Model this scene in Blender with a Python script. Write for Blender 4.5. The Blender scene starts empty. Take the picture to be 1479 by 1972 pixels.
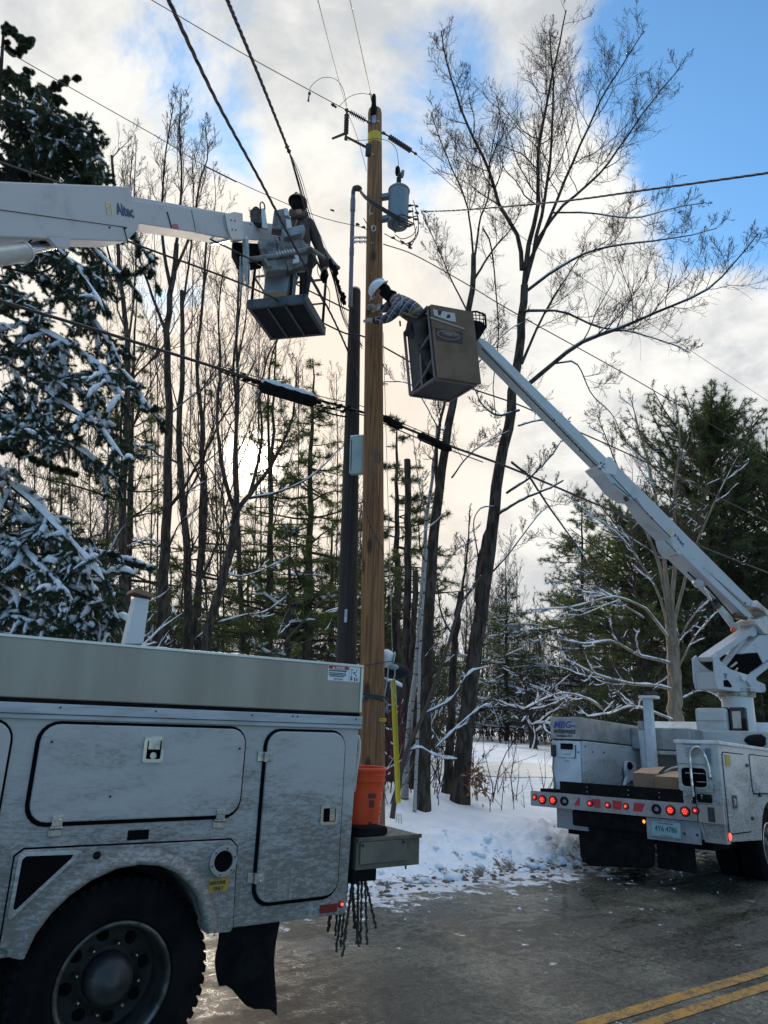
import bpy, bmesh, math, random
import numpy as np
from math import sin, cos, tan, radians, pi, atan2, sqrt
from mathutils import Vector, Matrix
D = bpy.data
SC = bpy.context.scene
COL = SC.collection
# ------------------------------------------------------------ camera
IW, IH, FPX = 1479., 1972., 1377.
CAMZ = 1.75
PITCH, ROLL = radians(16.05), radians(2.4)
CF = np.array([0, cos(PITCH), sin(PITCH)])
_r = np.array([1., 0, 0]); _u = np.cross(_r, CF)
CR = _r*cos(ROLL) + _u*sin(ROLL)
CU = -_r*sin(ROLL) + _u*cos(ROLL)
cam_d = D.cameras.new('camera'); cam = D.objects.new('camera', cam_d); COL.objects.link(cam)
mw = Matrix(((CR[0], CU[0], -CF[0], 0), (CR[1], CU[1], -CF[1], 0), (CR[2], CU[2], -CF[2], CAMZ), (0, 0, 0, 1)))
cam.matrix_world = mw
cam_d.sensor_fit = 'VERTICAL'; cam_d.sensor_height = 36; cam_d.lens = FPX/IH*36
cam_d.clip_start = .05; cam_d.clip_end = 2000
SC.camera = cam
SC.render.resolution_x = 768; SC.render.resolution_y = 1024
CO = np.array([0, 0, CAMZ])

def ray(x, y):
    return CF + CR*(x-IW/2)/FPX - CU*(y-IH/2)/FPX
def W(x, y, Y):                     # the point of the place seen at photo pixel x, y that stands Y metres ahead
    v = ray(x, y); return CO + v*(Y/v[1])
def WZ(x, y, z):                    # ... at height z
    v = ray(x, y); return CO + v*((z-CAMZ)/v[2])
DR = np.array([sin(radians(55.7)), cos(radians(55.7)), 0.])    # along the road
DN = np.array([-DR[1], DR[0], 0.])                              # across it, away from the camera
def SQ(s, q, z=0.):
    return DR*s + DN*q + np.array([0, 0, z])

# ------------------------------------------------------------ light
SUN_EL, SUN_AZ = radians(19.3), radians(-11.0)     # azimuth from +Y towards +X
SDIR = np.array([sin(SUN_AZ)*cos(SUN_EL), cos(SUN_AZ)*cos(SUN_EL), sin(SUN_EL)])
sl = D.lights.new('sun', 'SUN'); sl.energy = 2.8; sl.angle = radians(6.0); sl.color = (1, .86, .68)
so = D.objects.new('sun', sl); COL.objects.link(so)
so.rotation_euler = Vector(-SDIR).to_track_quat('-Z', 'Y').to_euler()

wd = D.worlds.new('World'); SC.world = wd; wd.use_nodes = True
nt = wd.node_tree; nt.nodes.clear()
def N(t, **k):
    n = nt.nodes.new(t)
    for a, b in k.items(): setattr(n, a, b)
    return n
def L(a, b): nt.links.new(a, b)
def MATH(op, a, b=None, clamp=False):
    n = N('ShaderNodeMath', operation=op, use_clamp=clamp)
    for i, v in enumerate((a, b)):
        if v is None: continue
        if isinstance(v, (int, float)): n.inputs[i].default_value = v
        else: L(v, n.inputs[i])
    return n.outputs[0]
def MIX(f, a, b, mode='MIX'):
    n = N('ShaderNodeMix', data_type='RGBA', blend_type=mode)
    for s, v in ((n.inputs[0], f), (n.inputs[6], a), (n.inputs[7], b)):
        if isinstance(v, (int, float)): s.default_value = v
        elif isinstance(v, tuple): s.default_value = (*v, 1)
        else: L(v, s)
    return n.outputs[2]
def RAMP(f, a, b, c0=0., c1=1.):
    n = N('ShaderNodeMapRange', interpolation_type='SMOOTHSTEP'); n.clamp = True
    L(f, n.inputs[0]); n.inputs[1].default_value = a; n.inputs[2].default_value = b
    n.inputs[3].default_value = c0; n.inputs[4].default_value = c1
    return n.outputs[0]
def NOISE(v, sc, det=8, rough=.55, dist=0.):
    n = N('ShaderNodeTexNoise'); L(v, n.inputs['Vector'])
    n.inputs['Scale'].default_value = sc; n.inputs['Detail'].default_value = det
    n.inputs['Roughness'].default_value = rough; n.inputs['Distortion'].default_value = dist
    return n.outputs['Fac']
def DOT(v, d):
    n = N('ShaderNodeVectorMath', operation='DOT_PRODUCT'); L(v, n.inputs[0]); n.inputs[1].default_value = tuple(d)
    return n.outputs['Value']
tc = N('ShaderNodeTexCoord').outputs['Generated']
sky = N('ShaderNodeTexSky', sky_type='NISHITA', sun_disc=False, sun_elevation=SUN_EL, sun_rotation=SUN_AZ)
sky.air_density = 1.0; sky.dust_density = .6; sky.ozone_density = 3.0
skyc = MIX(1.0, sky.outputs[0], (.15, .215, .235), 'MULTIPLY')
sx = N('ShaderNodeSeparateXYZ'); L(tc, sx.inputs[0])
den = MATH('ADD', MATH('MAXIMUM', sx.outputs['Z'], 0.0), .30)
cv = N('ShaderNodeCombineXYZ')
L(MATH('DIVIDE', sx.outputs['X'], den), cv.inputs[0]); L(MATH('DIVIDE', sx.outputs['Y'], den), cv.inputs[1]); cv.inputs[2].default_value = 3.7
cl = MATH('ADD', MATH('MULTIPLY', NOISE(cv.outputs[0], 1.7, 12, .62, .45), .75), MATH('MULTIPLY', NOISE(cv.outputs[0], 6.5, 8, .65, .6), .25))
def unit(v): return v/np.linalg.norm(v)
sund = DOT(tc, SDIR)
gap1 = RAMP(DOT(tc, unit(ray(1760, -40))), cos(radians(22)), cos(radians(9)))
gap2 = RAMP(DOT(tc, unit(ray(825, 205))), cos(radians(10)), cos(radians(1.0)))
gap3 = RAMP(DOT(tc, unit(ray(410, 112))), cos(radians(9)), cos(radians(1.0)))
wisp = RAMP(DOT(tc, unit(ray(1490, 235))), cos(radians(7)), cos(radians(1)))
back = RAMP(sx.outputs['Y'], .25, -.35)
cl2 = MATH('ADD', MATH('MULTIPLY', MATH('SUBTRACT', cl, .5), 2.2), .86)
cov = MATH('SUBTRACT', MATH('SUBTRACT', MATH('SUBTRACT', cl2, MATH('MULTIPLY', gap1, .66)), MATH('MULTIPLY', gap2, .34)), MATH('MULTIPLY', gap3, .36))
cov = MATH('ADD', MATH('SUBTRACT', cov, MATH('MULTIPLY', back, .50)), MATH('MULTIPLY', wisp, .20))
mask = RAMP(cov, .34, .62)
shade = MATH('ADD', MATH('MULTIPLY', NOISE(cv.outputs[0], 2.3, 11, .62, .5), .7), MATH('MULTIPLY', NOISE(cv.outputs[0], 8, 8, .65, .4), .3))
cc = MIX(RAMP(shade, .40, .58), (.47, .51, .57), (.93, .93, .91))
near = RAMP(sund, cos(radians(48)), cos(radians(6)))
cc = MIX(near, cc, MIX(RAMP(shade, .38, .58), (.66, .67, .66), (.97, .945, .88)))
pink = MATH('MULTIPLY', RAMP(sund, cos(radians(24)), cos(radians(7))), .8)
cc = MIX(pink, cc, (1.0, .845, .69))
low = RAMP(sx.outputs['Z'], .30, .02)
cc = MIX(MATH('MULTIPLY', low, .55), cc, (.66, .66, .70))
glow = MATH('ADD', MATH('MULTIPLY', MATH('POWER', MATH('MAXIMUM', sund, 0.), 2500), 7.0), MATH('MULTIPLY', MATH('POWER', MATH('MAXIMUM', sund, 0.), 260), .20))
gc = MIX(1.0, (1, .90, .74), (1, 1, 1), 'MULTIPLY')
col = MIX(mask, skyc, cc)
gm = N('ShaderNodeVectorMath', operation='SCALE'); L(gc, gm.inputs[0]); L(glow, gm.inputs['Scale'])
ga = N('ShaderNodeVectorMath', operation='ADD'); L(col, ga.inputs[0]); L(gm.outputs[0], ga.inputs[1])
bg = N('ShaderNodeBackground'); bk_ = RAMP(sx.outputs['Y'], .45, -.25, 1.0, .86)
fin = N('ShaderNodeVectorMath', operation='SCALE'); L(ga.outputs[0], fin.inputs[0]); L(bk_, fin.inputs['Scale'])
fin2 = N('ShaderNodeVectorMath', operation='SCALE'); L(fin.outputs[0], fin2.inputs[0]); L(RAMP(sx.outputs['Z'], .84, .97, 1.0, 3.8), fin2.inputs['Scale'])  # added: sky overhead, out of view, brightened to light the snow and truck
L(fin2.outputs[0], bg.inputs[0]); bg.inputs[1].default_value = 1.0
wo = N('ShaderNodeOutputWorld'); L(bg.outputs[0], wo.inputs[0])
SC.view_settings.view_transform = 'Standard'; SC.view_settings.look = 'None'
SC.view_settings.exposure = .12; SC.view_settings.gamma = 1
SC.cycles.max_bounces = 6; SC.cycles.transparent_max_bounces = 6
try: SC.cycles.use_denoising = True
except Exception: pass

# ------------------------------------------------------------ materials
MATS = {}
def mat(name, c, rough=.5, metal=0., c2=None, scale=6., det=6, lo=.4, hi=.62, bump=0., bscale=None, stretch=(1, 1, 1), emit=0., spec=None, rough2=None, coat=0., rot=0.):
    global nt
    if name in MATS: return MATS[name]
    m = D.materials.new(name); m.use_nodes = True; MATS[name] = m
    nt = m.node_tree; b = nt.nodes['Principled BSDF']
    b.inputs['Base Color'].default_value = (*c, 1); b.inputs['Roughness'].default_value = rough; b.inputs['Metallic'].default_value = metal
    if spec is not None: b.inputs['Specular IOR Level'].default_value = spec
    if coat: b.inputs['Coat Weight'].default_value = coat
    if emit: b.inputs['Emission Color'].default_value = (*c, 1); b.inputs['Emission Strength'].default_value = emit
    if c2 is not None or bump:
        co = N('ShaderNodeTexCoord').outputs['Object']
        mp = N('ShaderNodeMapping'); L(co, mp.inputs[0]); mp.inputs['Scale'].default_value = stretch; mp.inputs['Rotation'].default_value = (0, rot, 0)
        v = mp.outputs[0]
        if c2 is not None:
            f = RAMP(NOISE(v, scale, det, .6), lo, hi)
            L(MIX(f, c, c2), b.inputs['Base Color'])
            if rough2 is not None: L(RAMP(f, 0, 1, rough, rough2), b.inputs['Roughness'])
        if bump:
            bn = N('ShaderNodeBump'); bn.inputs['Strength'].default_value = bump; bn.inputs['Distance'].default_value = .02
            L(NOISE(v, bscale or scale*3, 5, .6), bn.inputs['Height']); L(bn.outputs[0], b.inputs['Normal'])
    return m
SNOW = mat('snow', (.80, .83, .88), .75, spec=.15, c2=(.70, .75, .83), scale=2, bump=.5, bscale=28)
SNOWT = mat('snow_on_branches', (.80, .85, .93), .6, c2=(.68, .74, .85), scale=14, bump=.4, bscale=50)
BARK = mat('bark', (.036, .029, .025), .95, spec=.1, c2=(.090, .076, .065), scale=14, bump=.9, bscale=30, stretch=(1, 1, .25))
TWIG = mat('twig_bark', (.055, .038, .031), .9, spec=.1)
TWIG2 = mat('grey_twig_bark', (.085, .07, .06), .9, spec=.1)
BIRCH = mat('birch_bark', (.36, .35, .34), .8, c2=(.04, .036, .032), scale=7, lo=.55, hi=.6, stretch=(.6, .6, 3.2), bump=.3)
NEEDLE = mat('spruce_needles', (.022, .040, .028), .7, c2=(.042, .062, .036), scale=3)
PINE = mat('pine_needles', (.045, .065, .025), .7, c2=(.075, .095, .035), scale=2)
PINE2 = mat('dark_pine_needles', (.035, .050, .025), .7, c2=(.070, .088, .038), scale=2)
BLACK = mat('black_rubber', (.007, .007, .008), .85, spec=.06, c2=(.013, .013, .014), scale=9)
TYRE = mat('tyre_rubber', (.006, .006, .008), .9, spec=.06, c2=(.011, .011, .012), scale=5, bump=.2)
DARKM = mat('dark_metal', (.022, .023, .027), .6, .2, c2=(.045, .045, .05), scale=9)
GALV = mat('galvanised_metal', (.42, .44, .47), .45, .8, c2=(.30, .32, .35), scale=20)
ALU = mat('stainless_steel', (.30, .28, .25), .45, .8, c2=(.25, .235, .21), scale=1.1, lo=.3, hi=.75, rough2=.5, stretch=(4, 1, .5), bump=.02, bscale=3)
CHROME = mat('polished_metal', (.62, .62, .63), .22, 1.0, c2=(.35, .34, .33), scale=9, rough2=.45)
WBOOM = mat('boom_white_paint', (.47, .50, .54), .6, spec=.15, c2=(.34, .35, .36), scale=3, lo=.52, hi=.8)

WCLEAN = mat('clean_white_paint', (.55, .57, .60), .38, c2=(.42, .44, .46), scale=4, lo=.55, hi=.8)
NAVY = mat('navy_lettering', (.018, .055, .14), .5)
INK = mat('black_lettering', (.015, .016, .02), .6)
BLUEINK = mat('blue_lettering', (.05, .07, .28), .5)
YEL = mat('yellow_plastic', (.62, .50, .03), .5)
LYEL = mat('pale_yellow_decal', (.62, .55, .30), .5)
REDL = mat('red_lamp', (.55, .015, .01), .3, emit=.30)
REDC = mat('red_lamp_dot', (1.0, .10, .05), .3, emit=1.6)
AMB = mat('amber_lamp', (1.0, .35, .05), .3, emit=1.2)
REDR = mat('dark_red_reflector', (.16, .012, .012), .3)
REDP = mat('red_reflective_tape', (.38, .02, .03), .4)
GLASS = mat('tinted_glass', (.02, .07, .055), .12, c2=(.03, .11, .08), scale=2)
CARD = mat('cardboard', (.26, .17, .115), .85, c2=(.21, .14, .095), scale=3)

# painted body panels with road salt: fine diagonal streaks of dried spray
def salt_paint(name, z1, z0, clean=(.39, .395, .41), dirty=(.15, .142, .128), amt=1.):
    global nt
    m = D.materials.new(name); m.use_nodes = True; nt = m.node_tree
    b = nt.nodes['Principled BSDF']
    co = N('ShaderNodeTexCoord').outputs['Object']; sz = N('ShaderNodeSeparateXYZ'); L(co, sz.inputs[0])
    zlow = RAMP(sz.outputs['Z'], z1, z0)             # dried spray lies thicker near the sill
    mp = N('ShaderNodeMapping'); L(co, mp.inputs[0]); mp.inputs['Rotation'].default_value = (0, radians(-50), 0); mp.inputs['Scale'].default_value = (2.2, 2.2, 7)
    fine = NOISE(mp.outputs[0], 9, 10, .78, .5); mp3 = N('ShaderNodeMapping'); L(co, mp3.inputs[0]); mp3.inputs['Rotation'].default_value = (0, radians(-42), 0); mp3.inputs['Scale'].default_value = (1.0, 1, 3.0)
    big = NOISE(mp3.outputs[0], 1.5, 7, .6, .5)
    mp2 = N('ShaderNodeMapping'); L(co, mp2.inputs[0]); mp2.inputs['Scale'].default_value = (20, 20, 1.1)
    drip = NOISE(mp2.outputs[0], 1.0, 6, .65)
    film = MATH('MULTIPLY', RAMP(MATH('ADD', big, MATH('MULTIPLY', zlow, .45)), .38, .98), 1.0*amt)
    speck = RAMP(MATH('ADD', fine, MATH('MULTIPLY', film, .10)), .47, .66)
    f = MATH('ADD', MATH('MULTIPLY', film, .45), MATH('MULTIPLY', MATH('MULTIPLY', speck, RAMP(film, .05, .6, .22, 1.)), .62), True)
    c = MIX(f, clean, dirty)
    c = MIX(MATH('MULTIPLY', RAMP(drip, .56, .72), MATH('MULTIPLY', zlow, .38)), c, (.42, .44, .46))
    L(c, b.inputs['Base Color']); L(RAMP(f, 0, .8, .36, .8), b.inputs['Roughness'])
    bn = N('ShaderNodeBump'); bn.inputs['Strength'].default_value = .10; bn.inputs['Distance'].default_value = .003
    L(fine, bn.inputs['Height']); L(bn.outputs[0], b.inputs['Normal'])
    return m
SALT = salt_paint('salt_stained_white_paint', 1.62, .66)
WHITE2 = salt_paint('road_grimed_white_paint', 1.75, .45, (.46, .485, .50), (.20, .195, .18), .85)

def translucent(m, k=.35):              # thin needles and leaves let the low light through
    global nt
    nt = m.node_tree; b = nt.nodes['Principled BSDF']; o = nt.nodes['Material Output']; t = N('ShaderNodeBsdfTranslucent'); mx = N('ShaderNodeMixShader'); mx.inputs[0].default_value = k
    src = b.inputs['Base Color'].links
    sc_ = N('ShaderNodeMix', data_type='RGBA', blend_type='MULTIPLY'); sc_.inputs[0].default_value = 1.; sc_.inputs[7].default_value = (2.2, 2.4, 1.3, 1)
    if src: L(src[0].from_socket, sc_.inputs[6])
    else: sc_.inputs[6].default_value = b.inputs['Base Color'].default_value
    L(sc_.outputs[2], t.inputs[0]); L(b.outputs[0], mx.inputs[1]); L(t.outputs[0], mx.inputs[2]); L(mx.outputs[0], o.inputs[0])
for m_ in (PINE, PINE2): translucent(m_)
translucent(NEEDLE, .15)
# ------------------------------------------------------------ mesh building
class MB:
    def __init__(s): s.v = []; s.f = []; s.m = Matrix.Identity(4)
    def add(s, vs, fs):
        k = len(s.v); s.v += [tuple(v) for v in vs]; s.f += [tuple(i+k for i in f) for f in fs]; return s
    def box(s, x0, x1, y0, y1, z0, z1, c=0.):
        if c <= 0:
            v = [(x, y, z) for x in (x0, x1) for y in (y0, y1) for z in (z0, z1)]
            return s.add(v, [(0, 1, 3, 2), (4, 6, 7, 5), (0, 4, 5, 1), (2, 3, 7, 6), (0, 2, 6, 4), (1, 5, 7, 3)])
        bm = bmesh.new(); bmesh.ops.create_cube(bm, size=1)
        for v in bm.verts: v.co = Vector(((x0+x1)/2+v.co.x*(x1-x0), (y0+y1)/2+v.co.y*(y1-y0), (z0+z1)/2+v.co.z*(z1-z0)))
        bmesh.ops.bevel(bm, geom=list(bm.edges), offset=c, segments=2, affect='EDGES', profile=.6)
        vs = [tuple(v.co) for v in bm.verts]; fs = [tuple(l.vert.index for l in f.loops) for f in bm.faces]
        bm.free(); return s.add(vs, fs)
    def prism(s, poly, d0, d1, fn):          # poly of 2-D points; fn(a, b, d) -> point
        n = len(poly)
        vs = [fn(a, b, d0) for a, b in poly] + [fn(a, b, d1) for a, b in poly]
        fs = [tuple(range(n)), tuple(range(2*n-1, n-1, -1))] + [(i, i+n, (i+1) % n+n, (i+1) % n) for i in range(n)]
        return s.add(vs, fs)
    def ring(s, outer, inner, d0, d1, fn):   # band between two outlines of equal point count
        n = len(outer)
        vs = [fn(a, b, d) for d in (d0, d1) for P in (outer, inner) for a, b in P]
        fs = []
        for i in range(n):
            j = (i+1) % n
            fs += [(i, j, n+j, n+i), (2*n+i, 3*n+i, 3*n+j, 2*n+j), (i, 2*n+i, 2*n+j, j), (n+i, n+j, 3*n+j, 3*n+i)]
        return s.add(vs, fs)
    def tube(s, pts, r, k=8, cap=True, flat=None):
        P = [np.array(p, float) for p in pts]; n = len(P)
        R = [r]*n if isinstance(r, (int, float)) else list(r)
        vs = []; ref = None
        for i in range(n):
            t = P[min(i+1, n-1)]-P[max(i-1, 0)]; t = t/(np.linalg.norm(t)+1e-9)
            if ref is None: ref = np.array([0, 0, 1.]) if abs(t[2]) < .9 else np.array([1., 0, 0])
            a = np.cross(t, ref); a /= np.linalg.norm(a)+1e-9; b = np.cross(t, a); ref = -b if np.dot(-b, ref) > 0 else b
            for j in range(k):
                an = 2*pi*j/k; vs.append(P[i]+a*cos(an)*R[i]+b*sin(an)*R[i])
        fs = [(i*k+j, i*k+(j+1) % k, (i+1)*k+(j+1) % k, (i+1)*k+j) for i in range(n-1) for j in range(k)]
        if cap: fs += [tuple(range(k-1, -1, -1)), tuple((n-1)*k+j for j in range(k))]
        return s.add(vs, fs)
    def lathe(s, prof, o, ax, k=24, closed=False):   # prof: (radius, along)
        o = np.array(o, float); ax = unit(np.array(ax, float))
        ref = np.array([0, 0, 1.]) if abs(ax[2]) < .9 else np.array([1., 0, 0])
        a = unit(np.cross(ax, ref)); b = np.cross(ax, a); vs = []
        for r, h in prof:
            for j in range(k):
                an = 2*pi*j/k; vs.append(o+ax*h+a*cos(an)*r+b*sin(an)*r)
        n = len(prof)
        fs = [(i*k+j, i*k+(j+1) % k, (i+1)*k+(j+1) % k, (i+1)*k+j) for i in range(n-1) for j in range(k)]
        if not closed: fs += [tuple(range(k-1, -1, -1)), tuple((n-1)*k+j for j in range(k))]
        return s.add(vs, fs)
    def beam(s, a, b, w, h, up=(0, 0, 1)):    # box from a to b
        a = np.array(a, float); b = np.array(b, float); t = unit(b-a); u = np.array(up, float)
        if abs(np.dot(t, u)) > .95: u = np.array([1., 0, 0])
        r = unit(np.cross(t, u)); u = np.cross(r, t)
        vs = [p+r*x*w/2+u*z*h/2 for p in (a, b) for x, z in ((-1, -1), (1, -1), (1, 1), (-1, 1))]
        return s.add(vs, [(3, 2, 1, 0), (4, 5, 6, 7), (0, 1, 5, 4), (1, 2, 6, 5), (2, 3, 7, 6), (3, 0, 4, 7)])
    def sphere(s, c, r, sub=2, sc=(1, 1, 1), jit=0., rng=None):
        bm = bmesh.new(); bmesh.ops.create_icosphere(bm, subdivisions=sub, radius=1)
        vs = []
        for v in bm.verts:
            j = 1+(rng.uniform(-jit, jit) if rng else 0); vs.append((c[0]+v.co.x*r*sc[0]*j, c[1]+v.co.y*r*sc[1]*j, c[2]+v.co.z*r*sc[2]*j))
        fs = [tuple(l.vert.index for l in f.loops) for f in bm.faces]; bm.free(); return s.add(vs, fs)
    def split(s, name, m, parent=None, smooth=False, bevel=0.):       # every loose piece its own object
        up = list(range(len(s.v)))
        def find(a):
            while up[a] != a: up[a] = up[up[a]]; a = up[a]
            return a
        for f in s.f:
            for i in f[1:]: up[find(i)] = find(f[0])
        gr = {}
        for f in s.f: gr.setdefault(find(f[0]), []).append(f)
        for fs in gr.values():
            idx = {}; q = MB()
            for f in fs:
                for i in f:
                    if i not in idx: idx[i] = len(q.v); q.v.append(s.v[i])
                q.f.append(tuple(idx[i] for i in f))
            q.build(name, m, parent, smooth, bevel)
    def build(s, name, m, parent=None, smooth=False, bevel=0., loc=None, mats=None, fix=True):
        me = D.meshes.new(name); me.from_pydata([tuple(map(float, v)) for v in s.v], [], s.f); me.update()
        if fix:
            bm = bmesh.new(); bm.from_mesh(me); bmesh.ops.recalc_face_normals(bm, faces=bm.faces); bm.to_mesh(me); bm.free()
        return link(name, me, m, parent, smooth, bevel, loc)
def link(name, me, m, parent=None, smooth=False, bevel=0., loc=None):
    o = D.objects.new(name, me); COL.objects.link(o)
    if m: me.materials.append(m)
    if smooth:
        me.polygons.foreach_set('use_smooth', [True]*len(me.polygons))
        if smooth != 'all':
            try: me.set_sharp_from_angle(angle=radians(40))
            except Exception: pass
    if bevel:
        b = o.modifiers.new('bevel', 'BEVEL'); b.width = bevel; b.segments = 2; b.limit_method = 'ANGLE'; b.angle_limit = radians(40)
    if parent: o.parent = parent
    if loc is not None: o.location = tuple(map(float, loc))
    return o
def fast(name, V, F, m, parent=None, smooth=True):      # numpy vertices / equal-sized faces
    me = D.meshes.new(name); V = np.ascontiguousarray(V, dtype=np.float32); F = np.ascontiguousarray(F, dtype=np.int32)
    me.vertices.add(len(V)); me.vertices.foreach_set('co', V.ravel())
    me.loops.add(F.size); me.loops.foreach_set('vertex_index', F.ravel())
    me.polygons.add(len(F)); me.polygons.foreach_set('loop_start', np.arange(0, F.size, F.shape[1], dtype=np.int32))
    if smooth: me.polygons.foreach_set('use_smooth', np.ones(len(F), bool))
    me.update(calc_edges=True)
    o = D.objects.new(name, me); COL.objects.link(o); me.materials.append(m)
    if parent: o.parent = parent
    return o
def tag(o, label=None, cat=None, group=None, kind=None):
    if label: o['label'] = label
    if cat: o['category'] = cat
    if group: o['group'] = group
    if kind: o['kind'] = kind
    return o
def thing(name, label, cat, loc=(0, 0, 0), rz=0., group=None):
    o = D.objects.new(name, None); COL.objects.link(o); o.location = tuple(map(float, loc)); o.rotation_euler = (0, 0, rz); o.empty_display_size = .2
    return tag(o, label, cat, group)
XZ = lambda a, b, d: (a, d, b)      # outline in x-z, depth along y
YZ = lambda a, b, d: (d, a, b)
XY = lambda a, b, d: (a, b, d)
def rrect(x0, x1, z0, z1, r, k=5):
    o = []
    for cx, cz, a0 in ((x1-r, z1-r, 0), (x0+r, z1-r, 90), (x0+r, z0+r, 180), (x1-r, z0+r, 270)):
        for i in range(k+1):
            a = radians(a0+90*i/k); o.append((cx+r*cos(a), cz+r*sin(a)))
    return o
def circ(cx, cz, r, k=20): return [(cx+r*cos(2*pi*i/k), cz+r*sin(2*pi*i/k)) for i in range(k)]
def text(s, size, o, xd, yd, m, parent, name='lettering', bold=.0, shear=0., align='LEFT', sx=1., ext=.0008):
    cu = D.curves.new('t', 'FONT'); cu.body = s; cu.size = size; cu.offset = bold*size; cu.shear = shear; cu.align_x = align; cu.extrude = ext; cu.resolution_u = 2
    ob = D.objects.new('t', cu); COL.objects.link(ob)
    bpy.context.view_layer.update()
    me = D.meshes.new_from_object(ob.evaluated_get(bpy.context.evaluated_depsgraph_get()))
    D.objects.remove(ob); D.curves.remove(cu)
    xd = unit(np.array(xd, float)); yd = np.array(yd, float); yd = unit(yd-xd*np.dot(xd, yd)); zd = np.cross(xd, yd)
    M_ = Matrix(((xd[0]*sx, yd[0], zd[0], o[0]), (xd[1]*sx, yd[1], zd[1], o[1]), (xd[2]*sx, yd[2], zd[2], o[2]), (0, 0, 0, 1)))
    me.transform(M_); me.materials.clear()
    return link(name, me, m, parent)
def wave(pts, n=24):                 # smooth line through points (Catmull-Rom)
    P = [np.array(p, float) for p in pts]; P = [2*P[0]-P[1]]+P+[2*P[-1]-P[-2]]; out = []
    segs = len(P)-3
    for k in range(n+1):
        u = k/n*segs; i = min(int(u), segs-1); t = u-i; a, b, c, d = P[i:i+4]
        out.append(.5*((2*b)+(c-a)*t+(2*a-5*b+4*c-d)*t*t+(3*b-a-3*c+d)*t**3))
    return out
# ------------------------------------------------------------ ground
RZ = radians(34.3)
_rs = np.random.RandomState(7); _grid = _rs.rand(64, 64)
def vnoise(x, y):
    x = np.asarray(x, float); y = np.asarray(y, float)
    xi = np.floor(x).astype(int); yi = np.floor(y).astype(int); fx = x-xi; fy = y-yi
    fx = fx*fx*(3-2*fx); fy = fy*fy*(3-2*fy); g = lambda a, b: _grid[a % 64, b % 64]
    return (g(xi, yi)*(1-fx)+g(xi+1, yi)*fx)*(1-fy)+(g(xi, yi+1)*(1-fx)+g(xi+1, yi+1)*fx)*fy
def fbm(x, y, o=4):
    t = 0; a = .5
    for i in range(o): t = t+a*(vnoise(x*2**i+i*13.1, y*2**i+i*7.7)-.5); a *= .5
    return t
def sm(x, a, b):
    t = np.clip((np.asarray(x, float)-a)/(b-a), 0, 1); return t*t*(3-2*t)
def terr(s, q):
    s = np.asarray(s, float); q = np.asarray(q, float)
    edge = fbm(s*.8, q*0+3.3, 3)*.35
    z = -.035+sm(q, 6.80+edge, 7.75+edge)*.36+sm(q, 8.2, 10)*.24+np.maximum(q-9.5, 0)*.021+sm(q, 60, 160)*3
    berm = np.exp(-((q-7.75)/.55)**2)
    z = z+sm(q, 6.85, 7.3)*(fbm(s*2.3, q*2.3)*.22*(berm+.10)+fbm(s*6, q*6, 3)*.27*(berm+.12)+fbm(s*17, q*17, 2)*.07*(berm+.05)+fbm(s*.5+9, q*.5, 3)*.22)
    z = z+sm(-q, .9, 2.2)*(.35+fbm(s, q)*.3)
    # the driveway cut that leaves the road to the right of the trees
    return z
gs = np.concatenate([np.linspace(-140, -8, 60), np.linspace(-7.9, 26, 620), np.linspace(26.4, 220, 90)])
gq = np.concatenate([np.linspace(-70, -2.5, 30), np.linspace(-2.4, 6.7, 16), np.linspace(6.74, 11, 170), np.linspace(11.1, 30, 90), np.linspace(30.5, 300, 70)])
S_, Q_ = np.meshgrid(gs, gq, indexing='ij'); Z_ = terr(S_, Q_)
V = np.stack([S_, Q_, Z_], -1).reshape(-1, 3); nq = len(gq)
i0 = (np.arange(len(gs)-1)[:, None]*nq+np.arange(nq-1)[None]).ravel()
ground = fast('snow_ground', V, np.stack([i0, i0+nq, i0+nq+1, i0+1], 1), SNOW); ground.rotation_euler.z = RZ
tag(ground, kind='structure')
def ground_mat():
    global nt
    m = D.materials.new('roadside_snow'); m.use_nodes = True; nt = m.node_tree; b = nt.nodes['Principled BSDF']; b.inputs['Roughness'].default_value = .75; b.inputs['Specular IOR Level'].default_value = .15
    co = N('ShaderNodeTexCoord').outputs['Object']; s_ = N('ShaderNodeSeparateXYZ'); L(co, s_.inputs[0])
    c = MIX(RAMP(NOISE(co, 2, 6, .6), .4, .62), (.90, .92, .95), (.82, .85, .90))
    near_ = RAMP(s_.outputs['Y'], 7.5, 6.75); n1 = NOISE(co, 4.2, 9, .72, .6); n2 = NOISE(co, 26, 6, .75)
    d = RAMP(MATH('ADD', MATH('ADD', MATH('MULTIPLY', n1, .6), MATH('MULTIPLY', n2, .4)), MATH('MULTIPLY', near_, .20)), .585, .66)
    c = MIX(MATH('MULTIPLY', d, RAMP(s_.outputs['Y'], 8.2, 7.0)), c, (.12, .095, .072))
    L(c, b.inputs['Base Color']); bn = N('ShaderNodeBump'); bn.inputs['Strength'].default_value = .55; bn.inputs['Distance'].default_value = .03
    L(MATH('ADD', NOISE(co, 24, 6, .7), MATH('MULTIPLY', NOISE(co, 7, 4, .6), 1.5)), bn.inputs['Height']); L(bn.outputs[0], b.inputs['Normal']); return m
ground.data.materials.clear(); ground.data.materials.append(ground_mat())
def TZ(P):
    P = np.asarray(P, float); return float(terr(P[..., :2]@DR[:2], P[..., :2]@DN[:2]))

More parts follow.
